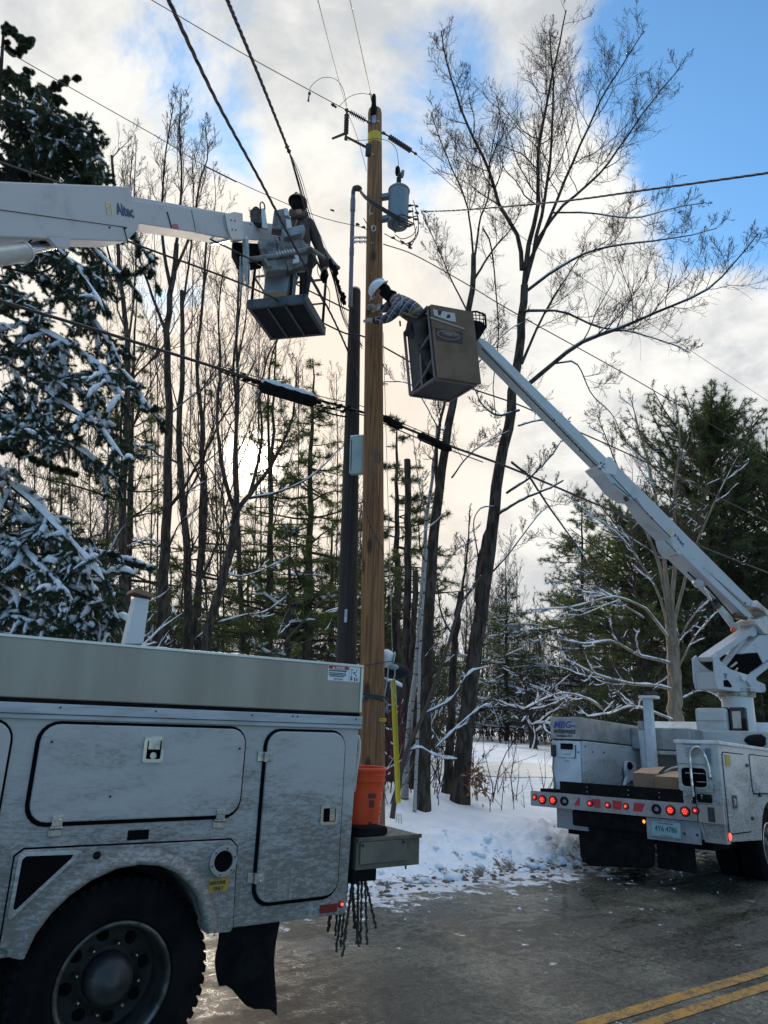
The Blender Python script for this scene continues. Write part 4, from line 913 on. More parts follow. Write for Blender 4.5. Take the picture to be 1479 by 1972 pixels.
MB().tube(wave([F1.loc(vc.px(2, 512)), F1.loc(vc.px(30, 520)), F1.loc(vc.px(72, 526)), F1.loc(vc.px(105, 512)), F1.loc(vc.px(130, 490))], 20), .008, 6).tube(wave([F1.loc(vc.px(40, 478)), F1.loc(vc.px(55, 468)), F1.loc(vc.px(66, 455))], 8), .008, 6).build('hydraulic_hose', BLACK, T1, smooth='all')
# turret under it, standing on the bed beyond the frame
tl = F1.loc(TUR); tb_ = F1.loc(vb.px(-410, 380))
MB().lathe([(.36, .95), (.36, 1.15), (.24, 1.18), (.24, tb_[2]-.6), (.30, tb_[2]-.6), (.30, tb_[2]-.5), (0, tb_[2]-.5)], (tb_[0], 1.15, 0), (0, 0, 1), 24).box(tb_[0]-.28, tb_[0]+.28, .85, 1.45, tb_[2]-.5, tb_[2]+.35, .03).build('turret', WBOOM, T1, smooth=True)
# ---- work platform of the left boom
PN, PR_ = (480, 593), (587, 582); Yn = 8.85
f00 = W(480, 593, 8.95); f10 = W(587, 582, 8.55)
zf = (f00[2]+f10[2])/2
f00, f10 = WZ(480, 593, zf), WZ(587, 582, zf)
f01, f11 = WZ(523, 652, zf), WZ(627, 640, zf)
eu = unit(f10-f00); ev = unit(f01-f00); Lu, Lv = np.linalg.norm(f10-f00), np.linalg.norm(f01-f00)
def PF(u, v, h): return F1.loc(f00+eu*u*Lu+ev*v*Lv+np.array([0, 0, h]))
PLM = mat('grey_platform_metal', (.015, .019, .024), .7, .0, spec=.15, c2=(.010, .013, .017), scale=6)
def pbox(mb, u0, u1, v0, v1, h0, h1):
    vs = [PF(u, v, h) for u in (u0, u1) for v in (v0, v1) for h in (h0, h1)]
    return mb.add(vs, [(0, 1, 3, 2), (4, 6, 7, 5), (0, 4, 5, 1), (2, 3, 7, 6), (0, 2, 6, 4), (1, 5, 7, 3)])
plat = pbox(MB(), 0, 1, 0, 1, 0.0, .10).build('platform_floor', PLM, T1, bevel=.006)
mb = MB()
for u in (.33, .66): pbox(mb, u-.02, u+.02, .02, .98, -.03, 0)
for v in (0, 1): pbox(mb, 0, 1, v-.03, v+.03, -.012, .115)
for u in (0, 1): pbox(mb, u-.03, u+.03, -.03, 1.03, -.014, .117)
mb.split('floor_frame', mat('worn_platform_edge', (.10, .12, .135), .45, .5, c2=(.06, .07, .08), scale=9), T1)
Hr = W(595, 480, 8.75)[2]-zf
mb = MB()
for u, v in ((.02, .02), (.98, .02), (.98, .98), (.02, .98), (.72, .02), (.35, .98)): mb.tube([PF(u, v, .1), PF(u, v, Hr)], .021, 7)
mb.split('platform_post', PLM, T1, smooth='all')
mb = MB()
for h in (Hr, Hr*.55): mb.tube([PF(.02, .02, h), PF(.98, .02, h), PF(.98, .98, h), PF(.02, .98, h), PF(.02, .02, h)], .022 if h == Hr else .016, 7)
mb.build('platform_rail', mat('pale_rail', (.20, .22, .24), .5, .3), T1, smooth='all')
# worn white arm, winch and housing between boom and platform
MW = mat('dirty_boom_paint', (.19, .20, .205), .5, c2=(.07, .066, .062), scale=7, lo=.45, hi=.65)
vq = VPlane(W(450, 440, 8.35), W(600, 470, 8.6))
slab(F1, vq, [(528, 405), (545, 401), (557, 409), (562, 430), (560, 445), (524, 440)], 0, .16, 'control_housing', MW, T1, bevel=.01)
slab(F1, vq, [(546, 402), (554, 404), (556, 418), (548, 417)], -.03, .10, 'control_cap', WCLEAN, T1, bevel=.006)
slab(F1, vq, [(550, 424), (559, 425), (562, 440), (552, 442)], -.03, .10, 'control_cap', WCLEAN, T1, bevel=.006)
slab(F1, vq, [(541, 449), (583, 439), (587, 448), (580, 456), (546, 463)], -.08, .12, 'tool_tray', mat('blue_grey_tray', (.24, .29, .34), .5, c2=(.16, .19, .22), scale=6), T1, bevel=.006)
slab(F1, vq, [(499, 459), (528, 461), (541, 466), (548, 500), (553, 520), (512, 523), (505, 495)], -.02, .14, 'arm_casting', MW, T1, bevel=.01)
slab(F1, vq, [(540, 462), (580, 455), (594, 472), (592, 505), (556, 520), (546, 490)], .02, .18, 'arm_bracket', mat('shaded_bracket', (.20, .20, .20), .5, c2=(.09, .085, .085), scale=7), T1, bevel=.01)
slab(F1, vq, [(447, 460), (470, 462), (504, 464), (507, 494), (470, 500), (459, 496), (448, 472)], .05, .30, 'black_canvas_pouch', BLACK, T1, bevel=.02)
slab(F1, vq, [(482, 403), (494, 400), (504, 402), (506, 430), (485, 428)], .0, .12, 'tool_holder', mat('brown_leather', (.045, .032, .03), .8, c2=(.09, .07, .06), scale=15), T1, bevel=.01)
slab(F1, vq, [(502, 402), (510, 400), (516, 440), (505, 438)], .0, .04, 'white_lever', WCLEAN, T1, bevel=.004)
mb = MB().tube(wave([F1.loc(vq.px(*p)) for p in ((502, 405), (501, 393), (505, 389), (509, 394), (510, 403))], 12), .010, 6)
mb.tube(wave([F1.loc(vq.px(*p)) for p in ((487, 403), (492, 399), (498, 402), (500, 410))], 8), .012, 6).build('lever_loop', DARKM, T1, smooth='all')
g_ = lambda x, y, o_=-.04: F1.loc(vq.px(x, y, o_))
MB().tube([g_(478, 500), g_(540, 492), g_(598, 479)], .036, 12).build('cross_tube', MW, T1, smooth=True)
mb = MB()
for i in range(7): a = .45+i*.045; P = g_(478, 500)*(1-a)+g_(598, 479)*a; mb.lathe([(.036, -.012), (.046, 0), (.036, .012)], P, g_(598, 479)-g_(478, 500), 12, closed=True)
mb.build('tube_spring', WCLEAN, T1)
MB().tube([g_(598, 479), F1.loc(W(652, 516, 9.3))], .032, 10).build('side_tube', MW, T1, smooth=True)
MB().tube(wave([g_(500, 466), g_(503, 485), g_(512, 503), g_(520, 515)], 10), .026, 8).tube(wave([g_(533, 459), g_(538, 478), g_(536, 485)], 8), .02, 8).build('curved_hose', MW, T1, smooth='all')
mb = MB(); q = [F1.loc(W(x, y, 9.35)) for x, y in ((622, 473), (636, 492), (652, 512), (645, 520), (626, 506))]; q2 = [p+np.array([.03, .05, 0]) for p in q]
mb.add(q+q2, [(0, 1, 2, 3, 4), (9, 8, 7, 6, 5)]+[(i, i+5, (i+1) % 5+5, (i+1) % 5) for i in range(5)]).build('side_plate', mat('pale_side_plate', (.30, .33, .36), .5), T1)
slab(F1, vq, [(566, 496), (574, 496), (575, 509), (563, 512), (563, 505), (569, 503)], -.06, -.03, 'white_hook', WCLEAN, T1)
# blue-grey box standing in the platform
bxo = PF(.46, .16, .10); bq = MB(); BW, BD, BH = .36, .30, .60
d0, d1 = unit(PF(1, 0, 0)-PF(0, 0, 0)), unit(PF(0, 1, 0)-PF(0, 0, 0))
def P3(a, b, h): return bxo+d0*a+d1*b+np.array([0, 0, h])
def obox(mb, a0, a1, b0, b1, h0, h1, sh=0.):
    vs = [P3(a+(sh*h), b, h) for a in (a0, a1) for b in (b0, b1) for h in (h0, h1)]
    return mb.add(vs, [(0, 1, 3, 2), (4, 6, 7, 5), (0, 4, 5, 1), (2, 3, 7, 6), (0, 2, 6, 4), (1, 5, 7, 3)])
tbx = D.objects.new('tool_box', None); COL.objects.link(tbx); tbx.matrix_world = F1.mat4()
tag(tbx, 'blue-grey metal box with a wooden base standing in the left platform', 'box')
obox(MB(), -.18, .18, -.15, .15, .10, .50).build('box_body', mat('blue_grey_metal', (.20, .27, .34), .5, .1, c2=(.15, .20, .26), scale=6), tbx, bevel=.006)
obox(MB(), -.175, .175, -.145, .145, -.0, .10).build('wooden_base', CARD, tbx)
obox(MB(), -.19, .20, -.17, .17, .50, .53).build('box_lid', mat('pale_blue_lid', (.30, .37, .43), .5), tbx, bevel=.006)
# ice hanging from the boom tip
ICE = mat('ice', (.34, .39, .42), .15, c2=(.26, .31, .34), scale=8, spec=.8)
ic = thing('icicle_cluster', 'pale ice and icicles hanging below the left boom tip', 'icicles', vq.px(475, 460))
rg = random.Random(4); o0 = vq.px(475, 460)
mb = MB(); mb.tube(wave([vq.px(472, 458, -.05)-o0, vq.px(474, 490, -.05)-o0, vq.px(474, 520, -.05)-o0, vq.px(476, 548, -.05)-o0], 12), [.045]*6+[.04, .036, .03, .028, .02, .012, .006], 8).build('thick_icicle', ICE, ic, smooth='all')
for i in range(10):
    x = rg.uniform(456, 486); y0 = rg.uniform(492, 515); ln = rg.uniform(28, 70)
    P = [vq.px(x, y0+ln*t, -.04+rg.uniform(-.03, .03)*(i > 3))-o0 for t in (0, .35, .7, 1)]
    MB().tube(wave(P, 8), [.013, .013, .012, .011, .010, .008, .006, .004, .002], 6).build('icicle', ICE, ic, smooth='all')

# ---- orange bucket on the tail shelf
F_OR = (.60, .055, .008); ORG = mat('orange_plastic', F_OR, .42, c2=(.52, .045, .008), scale=5)
bk = thing('orange_bucket', 'orange plastic bucket with a dark label on the left truck tail shelf', 'bucket', F1.world((2.728, .235, 1.054)), RZ)
R0_, R1_, HB = .132, .157, .385
def rr_(h): return R0_+(R1_-R0_)*h/HB
pr = [(0, .0), (R0_-.005, 0), (R0_, .006)]+[(rr_(h), h) for h in np.linspace(.02, HB-.085, 6)]
for h in (HB-.082, HB-.048): pr += [(rr_(h)+.001, h), (rr_(h)+.008, h+.001), (rr_(h)+.008, h+.005), (rr_(h)+.001, h+.007)]
pr += [(rr_(HB)+.002, HB-.018), (rr_(HB)+.009, HB-.016), (rr_(HB)+.009, HB-.002), (rr_(HB)+.004, HB), (rr_(HB)-.003, HB-.002), (rr_(HB-.05)-.004, HB-.05), (R0_-.004, .01), (0, .008)]
MB().lathe(pr, (0, 0, 0), (0, 0, 1), 48, closed=True).build('bucket_wall', ORG, bk, smooth=True)
def curved(name, a0, a1, z0, z1, m, n=6):       # patch on the bucket wall, angle from local -y
    V = [((rr_(z)+.0008)*sin(a0+(a1-a0)*i/n), -(rr_(z)+.0008)*cos(a0+(a1-a0)*i/n), z) for i in range(n+1) for z in (z0, z1)]
    return MB().add(V, [(2*i, 2*i+2, 2*i+3, 2*i+1) for i in range(n)]).build(name, m, bk)
LB = mat('dark_bucket_label', (.10, .012, .012), .5)
LB2 = mat('faint_bucket_print', (.30, .03, .01), .5)
ac = -.02
curved('bucket_label', ac-.22, ac+.18, .205, .235, LB); curved('bucket_label', ac-.16, ac+.12, .150, .196, LB); curved('bucket_label', ac-.12, ac+.08, .04, .07, LB)
for i in range(6): curved('small_print', ac-.20, ac+(.10 if i % 2 else .14), .084+i*.010, .088+i*.010, LB2)
a = ac+.62
for i, ch in enumerate("LET'S DO IT"[::-1]):
    z = .225-i*.018; 
    text(ch, .022, ((rr_(z)+.0015)*sin(a), -(rr_(z)+.0015)*cos(a), z), (0, 0, 1), (-cos(a), -sin(a), 0), mat('white_print', (.62, .5, .45), .5), bk, bold=.03)
MB().tube([((R1_+.012)*cos(t), (R1_+.012)*sin(t), HB-.06-.16*max(0, sin(t-.1))**.6*0-.0) for t in np.linspace(0.9, 1.5, 4)], .003, 5).build('handle_lug', GALV, bk)
MB().tube(wave([(.158, .0, HB-.06), (.165, .02, HB-.14), (.16, .05, HB-.25), (.148, .06, HB-.33)], 12), .0028, 5).build('wire_handle', GALV, bk, smooth='all')
# ---- ropes hanging under the shelf
rp = thing('rope_bundle', 'bunch of twisted black ropes dangling below the left truck tail shelf', 'ropes', F1.world((2.635, .15, .875)), RZ)
rg = random.Random(21); ROPE = mat('black_rope', (.030, .032, .028), .9)
for i in range(15):
    x0 = rg.uniform(-.035, .07) if i < 14 else .085; ln = rg.uniform(.36, .48) if i < 14 else .38; dx = (x0-.02)*1.1+rg.uniform(-.03, .03) if i < 14 else .13
    y0 = rg.uniform(-.1, .12); ph = rg.uniform(0, 6); P = []
    for k_ in range(40):
        t = k_/39; P.append((x0+dx*t+.004*sin(t*44+ph), y0+.004*cos(t*41+ph), -.0-ln*t))
    MB().tube(P, [.0075*(1+.35*sin(k_*1.9+ph)) for k_ in range(40)], 6).build('rope_strand', ROPE, rp, smooth='all')
MB().box(-.06, .09, -.14, .14, -.07, -.0, .01).build('rope_hook', BLACK, rp)
# ------------------------------------------------------------ right bucket truck
def axes(yaw, roll, pitch):
    y, r, q = map(radians, (yaw, roll, pitch))
    fw = np.array([sin(y)*cos(q), cos(y)*cos(q), sin(q)]); rt = np.array([cos(y), -sin(y), 0]); up = np.cross(rt, fw)
    return rt*cos(r)-up*sin(r), fw, rt*sin(r)+up*cos(r)
_x, _y, _z = axes(42.21, -1.329, -2.466)
F2 = Frame(DR*7.769+DN*5.999, _x, _y, _z)
T2 = thing('utility_truck', 'smaller white bucket truck with red rear lamps parked ahead on the right', 'truck')
T2.matrix_world = F2.mat4()
c1 = lambda x, y: (1010+x/6.1625, 1340+y/6.1625)
c2 = lambda x, y: (1240+x/6.163, 1360+y/6.163)
c3 = lambda x, y: (1240+x/6.163, 1100+y/6.163)
SMET = mat('brushed_bumper', (.33, .32, .33), .45, .4, c2=(.24, .23, .24), scale=5)
W2 = WHITE2
# right-hand cabinets
def rside(x0, x1):
    arc = [(1.30+.0, .52)]+[(1.80-.50*cos(a), .46+.50*sin(a)) for a in np.linspace(.15, pi-.15, 12)]+[(2.30, .52)]
    P = [(.0, .555), (-.03, 1.0), (-.045, 1.60), (2.95, 1.60), (2.95, .52)]+arc[::-1]
    return MB().prism(P, x0, x1, lambda a, b, d: (d, a, b))
rside(.74, 1.215).build('right_cabinet', W2, T2, bevel=.01)
MB().box(.72, 1.235, -.06, 2.96, 1.585, 1.625, .008).build('cabinet_top_rail', mat('pale_rail_paint', (.66, .67, .69), .5, c2=(.5, .5, .5), scale=6), T2)
def sdoor(y0, y1, z0, z1, r=.06):
    o = MB().prism(rrect(y0, y1, z0, z1, r), 1.212, 1.228, lambda a, b, d: (d, a, b)).build('side_door', W2, T2, bevel=.004)
    MB().ring(rrect(y0-.012, y1+.012, z0-.012, z1+.012, r+.01), rrect(y0, y1, z0, z1, r), 1.208, 1.219, lambda a, b, d: (d, a, b)).build('door_gasket', GAP, o)
    return o
d1 = sdoor(.07, .90, .64, 1.50); d2 = sdoor(1.10, 2.80, 1.06, 1.51)
MB().box(1.226, 1.236, .13, .30, 1.36, 1.48).build('yellow_sticker', mat('yellow_sticker', (.42, .32, .05), .6), d1)
MB().ring(rrect(.24, .40, .90, 1.04, .01, 2), rrect(.27, .37, .925, 1.015, .01, 2), 1.226, 1.236, lambda a, b, d: (d, a, b)).build('door_latch', DARKM, d1)
MB().box(1.226, 1.240, .285, .355, .935, 1.00, .003).build('latch_paddle', W2, d1)
mb = MB()
for z in (.78, 1.38): mb.box(1.22, 1.245, .89, .96, z-.02, z+.02, .003)
for y in (1.35, 2.4): mb.box(1.22, 1.245, y-.03, y+.03, 1.02, 1.07, .003)
mb.split('door_hinge', DARKM, T2)
MB().sphere((1.22, .075, .61), .035, 2, (.5, 1, 1.2)).build('side_lamp', REDC, T2, smooth='all')
# rear face of the right cabinet
def rq(x, y, off=0.): return F2.pix(x, y, 1, off)
MB().prism(rrect(.745, 1.13, 1.36, 1.56, .02), -.058, -.047, XZ).build('rear_panel', W2, T2, bevel=.003)
MB().prism(rrect(.745, 1.13, 1.06, 1.35, .03), -.050, -.036, XZ).build('rear_panel', W2, T2, bevel=.003)
o = MB().ring(rrect(.765, 1.085, 1.09, 1.335, .055), rrect(.785, 1.065, 1.11, 1.315, .045), -.062, -.040, XZ).build('louvre_window', W2, T2, bevel=.003)
MB().prism(rrect(.785, 1.065, 1.11, 1.315, .045), -.051, -.049, XZ).build('window_pane', GAP, o)
MB().box(.83, 1.05, -.060, -.052, 1.255, 1.262).box(.90, 1.06, -.060, -.052, 1.165, 1.172).split('window_bar', CHROME, o)
MB().box(1.08, 1.13, -.062, -.050, 1.38, 1.54).box(.83, 1.03, -.060, -.050, 1.572, 1.582).split('rear_sticker', mat('blue_grey_sticker', (.12, .17, .24), .6), T2)
for i in range(4): text('EMERGENCY LINE SERVICE'[i*3:i*3+12], .024, (.85, -.060, 1.525-i*.028), (1, 0, 0), (0, 0, 1), mat('faint_blue_print', (.14, .18, .30), .6), T2)
MB().box(.93, 1.10, -.055, -.02, .95, 1.04, .02).build('valve_cover', BLACK, T2)
mb = MB(); rg = random.Random(2)
for i in range(12): mb.sphere((.86+rg.uniform(-.05, .14), -.07, .955+rg.uniform(-.02, .07)), rg.uniform(.008, .018), 1)
mb.build('valve_block', CHROME, T2, smooth='all')
MB().tube(wave([(.925, -.10, .95), (.92, -.11, 1.1), (.915, -.10, 1.38), (.935, -.10, 1.50), (1.0, -.10, 1.545), (1.06, -.09, 1.50), (1.10, -.08, 1.38), (1.115, -.07, 1.2)], 40), .017, 8).build('bent_hose_pipe', CHROME, T2, smooth='all')
MB().tube([(.925, -.10, .93), (.92, -.10, 1.20)], .022, 8).build('black_hose', BLACK, T2)
# bed, bumper
MB().box(-1.20, .74, .0, 2.95, .76, .90).build('flat_bed', DARKM, T2)
bar = MB().box(-.80, .775, -.035, .03, .915, 1.068, .004).build('black_bar', BLACK, T2)
mb = MB()
for x in (-.42, .12, .50):
    for z in (.965, 1.02): mb.sphere((x, -.037, z), .008, 1)
mb.split('bar_bolt', GALV, T2)
bump = MB().box(-1.22, .925, -.06, .02, .742, .925, .004).build('rear_bumper', SMET, T2)
MB().box(.935, 1.215, -.055, .03, .735, .925, .004).build('bumper_end', mat('stainless_end', (.36, .34, .33), .42, .6), T2)
MB().box(1.055, 1.11, -.066, -.054, .765, .89, .003).box(1.045, 1.12, -.060, -.0545, .752, .905, .003).build('end_latch', DARKM, T2)
def lamp(x, z, r, kind):
    if kind == 'lit':
        o = MB().lathe([(0, 0), (r, 0), (r, .012), (r*.86, .016), (r*.8, .014)], (x, -.06, z), (0, -1, 0), 24).build('tail_lamp', BLACK, bump, smooth=True)
        MB().lathe([(0, 0), (r*.80, 0), (r*.7, .008), (0, .014)], (x, -.072, z), (0, -1, 0), 24).build('lamp_lens', REDL, o, smooth='all')
        mb = MB()
        for i in range(7): a = i*pi/3; mb.sphere((x+(r*.42*cos(a) if i else 0), -.085, z+(r*.42*sin(a) if i else 0)), r*.13, 1)
        mb.build('lamp_diodes', REDC, o, smooth='all')
    elif kind == 'small':
        o = MB().lathe([(0, 0), (r, 0), (r, .01), (0, .012)], (x, -.06, z), (0, -1, 0), 20).build('marker_lamp', BLACK, bump)
        MB().lathe([(0, 0), (r*.80, 0), (r*.6, .012), (0, .018)], (x, -.070, z), (0, -1, 0), 20).build('lamp_lens', REDL, o, smooth='all')
        MB().sphere((x, -.086, z), r*.30, 2).build('lamp_glow', REDC, o, smooth='all')
    else:
        o = MB().ring(circ(x, z, r, 26), circ(x, z, r*.80, 26), -.074, -.058, XZ).build('reversing_lamp', BLACK, bump)
        MB().lathe([(0, 0), (r*.80, 0), (0, .008)], (x, -.060, z), (0, -1, 0), 26).build('lamp_lens', mat('grey_lens', (.26, .26, .27), .3, c2=(.18, .19, .19), scale=30), o, smooth='all')
for (x, y), r, k_ in ((c1(125, 1205), .038, 'small'), (c1(215, 1232), .055, 'lit'), (c1(342, 1240), .055, 'lit'), (c1(475, 1250), .055, 'off'), (c1(780, 1277), .038, 'small'), (c1(990, 1297), .038, 'small'), (c1(1205, 1312), .038, 'small'), (c2(150, 1222), .055, 'off'), (c2(318, 1235), .055, 'lit'), (c2(492, 1250), .055, 'lit'), (c2(613, 1238), .040, 'small')):
    p = rq(x, y, -.06); lamp(p[0], p[2], r, k_)
def tape(pts):
    P = [rq(*c1(*p), -.06) for p in pts]; MB().prism([(p[0], p[2]) for p in P], -.0625, -.060, XZ).build('red_tape', REDP, bump)
tape([(585, 1298), (640, 1208), (660, 1210), (655, 1305)]); tape([(800, 1222), (905, 1228), (900, 1335), (840, 1330), (815, 1300)]); tape([(1042, 1240), (1160, 1250), (1150, 1355), (1050, 1345)]); tape([(1300, 1268), (1432, 1278), (1395, 1378), (1290, 1368)])
MB().box(.32, .94, -.03, -.018, .50, .735).build('plate_panel', mat('blue_grey_panel', (.26, .28, .33), .5, c2=(.18, .19, .22), scale=5), T2)
q0, q1, q2, q3 = (rq(*c2(*p), -.036) for p in ((112, 1375), (398, 1392), (418, 1552), (135, 1535)))
pc = (q0+q1+q2+q3)/4; pw, ph = .335, .165
pz = unit(q0-q3); px2 = unit(q1-q0)
pl_o = MB().box(pc[0]-pw/2, pc[0]+pw/2, -.045, -.031, pc[2]-ph/2, pc[2]+ph/2, .004).build('licence_plate', mat('plate_green_white', (.20, .34, .38), .5, c2=(.28, .40, .44), scale=6), T2)
text('4T6 4786', .083, (pc[0], -.047, pc[2]-.025), (1, 0, 0), (0, 0, 1), mat('plate_green', (.02, .09, .09), .5), pl_o, bold=.015, align='CENTER', sx=.80)
text('NEW HAMPSHIRE', .022, (pc[0], -.047, pc[2]+.055), (1, 0, 0), (0, 0, 1), MATS['plate_green'], pl_o, align='CENTER')
text('Live Free or Die', .020, (pc[0], -.047, pc[2]-.072), (1, 0, 0), (0, 0, 1), MATS['plate_green'], pl_o, align='CENTER')
mb = MB()
for x in (.76, .90): mb.sphere((x, -.032, .60), .017, 1)
mb.split('panel_bolt', DARKM, T2)
MB().sphere((.295, -.04, .685), .018, 2, (1, .7, 1.2)).build('amber_lamp', AMB, T2, smooth='all')
# step frame under the right end
MB().ring([(.93, .735), (1.215, .735), (1.215, .535), (.98, .535)], [(.965, .715), (1.19, .715), (1.185, .575), (1.0, .575)], -.03, .10, XZ).build('step_frame', SMET, T2)
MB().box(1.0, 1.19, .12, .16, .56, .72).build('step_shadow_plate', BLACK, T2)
# left side: cabinets, hydraulic cabinet with lettering, boxes
MB().box(-1.0, -.55, .15, .155+2.6, .90, 1.585, .01).build('left_cabinet', W2, T2)
MB().box(-1.005, -.552, .12, 2.9, 1.60, 1.885, .01).build('steel_top_box', mat('top_box_steel', (.36, .37, .385), .45, .5, c2=(.26, .265, .27), scale=5), T2)
MB().box(-.97, -.58, .128, .15, 1.588, 1.602).build('cabinet_seal', BLACK, T2)
MB().box(-.985, -.575, .130, .148, .93, 1.58, .012).build('cabinet_door', mat('white_cabinet_door', (.52, .60, .68), .45, c2=(.42, .48, .54), scale=3), T2)
def ct(s, size, x, z, m, **k): return text(s, size, (x, .116, z), (1, 0, 0), (0, 0, 1), m, T2, **k)
ct('MBG', .125, -.955, 1.745, BLUEINK, bold=.03, shear=.25); ct('INC.', .038, -.685, 1.755, BLUEINK, bold=.05)
ct('ENTERPRISES', .070, -.957, 1.672, INK, bold=.03, shear=.15, sx=.80); ct('Farmington, N.H.', .040, -.915, 1.630, INK, bold=.02, sx=.85)
MB().box(-.86, -.68, .122, .131, 1.47, 1.545).build('gauge_plate', BLACK, T2)
MB().box(-1.0, -.925, .10, .135, 1.37, 1.525, .02).build('handset', DARKM, T2)
MB().tube(wave([(-.965, .11, 1.38), (-.975, .11, 1.2), (-.95, .115, 1.02), (-.965, .115, .95)], 14), .007, 5).tube(wave([(-.645, .12, 1.53), (-.64, .12, 1.42), (-.66, .12, 1.36)], 8), .006, 5).split('hanging_cord', INK, T2, smooth='all')
for z, s_ in ((1.40, 'CAUTION'), (1.355, 'HYDRAULIC CONTROLS'), (1.315, 'INSIDE')): text(s_, .024, (-.77, .128, z), (1, 0, 0), (0, 0, 1), mat('faint_blue_print', (.14, .18, .30), .6), T2, align='CENTER')
# inner side face details
def iq(x, y, off=-.545): return F2.pix(x, y, 0, off)
p0, p1 = iq(*c1(1150, 640)), iq(*c1(1330, 860))
MB().box(-.553, -.538, p0[1], p1[1], p1[2], p0[2], .006).build('inner_panel', W2, T2)
p0 = iq(*c1(1240, 900)); P = [iq(*c1(*p), -.50) for p in ((1195, 780), (1240, 770), (1310, 800), (1318, 900), (1300, 950), (1320, 1060), (1260, 1000), (1180, 1060), (1205, 960), (1190, 880))]
MB().prism([(p[1], p[2]) for p in P], -.52, -.48, YZ).build('white_winch_bracket', WCLEAN, T2, bevel=.004)
P = iq(*c1(1250, 830), -.475); MB().sphere(tuple(P), .05, 2, (.6, 1.6, 1.1), .1, rg).build('bracket_hollow', GAP, T2, smooth='all')
mb = MB()
for x, y in ((808, 665), (940, 672), (720, 600), (640, 668)):
    p = iq(*c1(x, y), -.548); mb.sphere(p, .013, 1)
mb.split('panel_bolt', DARKM, T2)
# far cross wall, pale chest
MB().box(-.54, .74, 2.35, 2.41, .90, 1.50).build('bed_bulkhead', mat('pale_khaki_paint', (.44, .45, .41), .5, c2=(.34, .34, .31), scale=4), T2)
MB().box(-.55, .30, 1.70, 2.30, 1.55, 1.85, .01).build('cross_top_box', MATS['top_box_steel'], T2)
# upright white posts (boom support)
def upost(px, y0_, y1_, yy, w, d, name, m):
    a, b = F2.pix(px[0], y0_, 1, yy), F2.pix(px[1], y1_, 1, yy)
    return MB().beam(a, b, w, d, (0, 1, 0)).build(name, m, T2, bevel=.006)
a, b = F2.pix(1241, 1392, 1, 1.1), F2.pix(1249, 1480, 1, 1.1)
MB().tube([(b[0], 1.1, .9), a], .085, 16).build('round_post', mat('post_white', (.50, .56, .64), .5, c2=(.42, .47, .53), scale=4), T2, smooth=True)
MB().tube([a-np.array([0, 0, .10]), a+np.array([0, 0, .02])], .089, 16).build('post_band', mat('pinkish_label', (.36, .30, .36), .5, c2=(.2, .2, .25), scale=30), T2, smooth=True)
a, b = F2.pix(1247, 1343, 1, 1.0), F2.pix(1258, 1484, 1, 1.0)
MB().beam((b[0], 1.0, .9), a, .11, .10, (0, 1, 0)).build('square_post', MATS['post_white'], T2, bevel=.006)
MB().box(a[0]-.10, a[0]+.14, .92, 1.08, a[2]-.02, a[2]+.02, .006).build('boom_rest', WCLEAN, T2)
MB().box(a[0]-.01, a[0]+.13, .94, 1.06, a[2]+.05, a[2]+.07, .004).build('rest_pad', DARKM, T2)
# pads and lower boxes
p = rq(*c1(290, 1115), -.02); MB().box(p[0]-.11, p[0]+.12, -.06, .2, .915, .965, .015).build('rubber_pad', BLACK, T2)
MB().box(-.89, -.46, .03, .6, .50, .742, .006).build('underbody_box', mat('grey_underbody_box', (.20, .21, .23), .5), T2)
o = MB().prism([(-.62, .70), (-.30, .72), (.36, .66), (.36, .34), (.34, .20), (.25, .17), (-.48, .10), (-.56, .14), (-.60, .20)], .06, .10, XZ).build('mud_flap', BLACK, T2, bevel=.02)
MB().box(-.66, .30, .0, .3, .55, .74, .03).build('hose_tray', BLACK, T2)
MB().box(-.9, .95, .35, 1.0, .42, .70).box(-.45, -.30, .2, 5.6, .45, .65).box(.30, .45, .2, 5.6, .45, .65).build('chassis', BLACK, T2)
MB().box(.36, .80, .12, .16, .18, .52).build('mud_flap', BLACK, T2, bevel=.01)
# wheels: axle across x here
def wheel2(x, y, R, dirn, dual=True):
    w_ = wheel(0, 0, 0, R, T2, dual); w_.location = (x, y, R); w_.rotation_euler.z = radians(90) if dirn > 0 else radians(-90); return w_
wheel2(1.16, 1.80, .44, 1); wheel2(-1.16, 1.80, .44, -1); wheel2(1.08, 5.35, .44, 1, False); wheel2(-1.08, 5.35, .44, -1, False)
# cab
CABW = mat('cab_white_paint', (.50, .56, .60), .35, c2=(.40, .44, .47), scale=3)
cabP = [(3.05, .62), (3.05, 1.30), (3.12, 1.90), (3.30, 2.04), (4.25, 2.06), (4.85, 1.42), (5.95, 1.28), (6.1, 1.1), (6.12, .62)]
MB().prism(cabP, -1.02, 1.06, lambda a, b, d: (d, a, b)).build('cab', CABW, T2, bevel=.07)
MB().box(-.25, .95, 3.04, 3.07, 1.50, 1.83, .01).build('rear_window', GLASS, T2)
MB().prism([(3.45, 1.40), (3.50, 1.92), (4.20, 1.94), (4.62, 1.42)], 1.055, 1.068, YZ).build('side_window', GLASS, T2)
MB().box(-1.15, 1.18, 6.1, 6.22, .45, .75, .03).build('front_bumper', CHROME, T2)
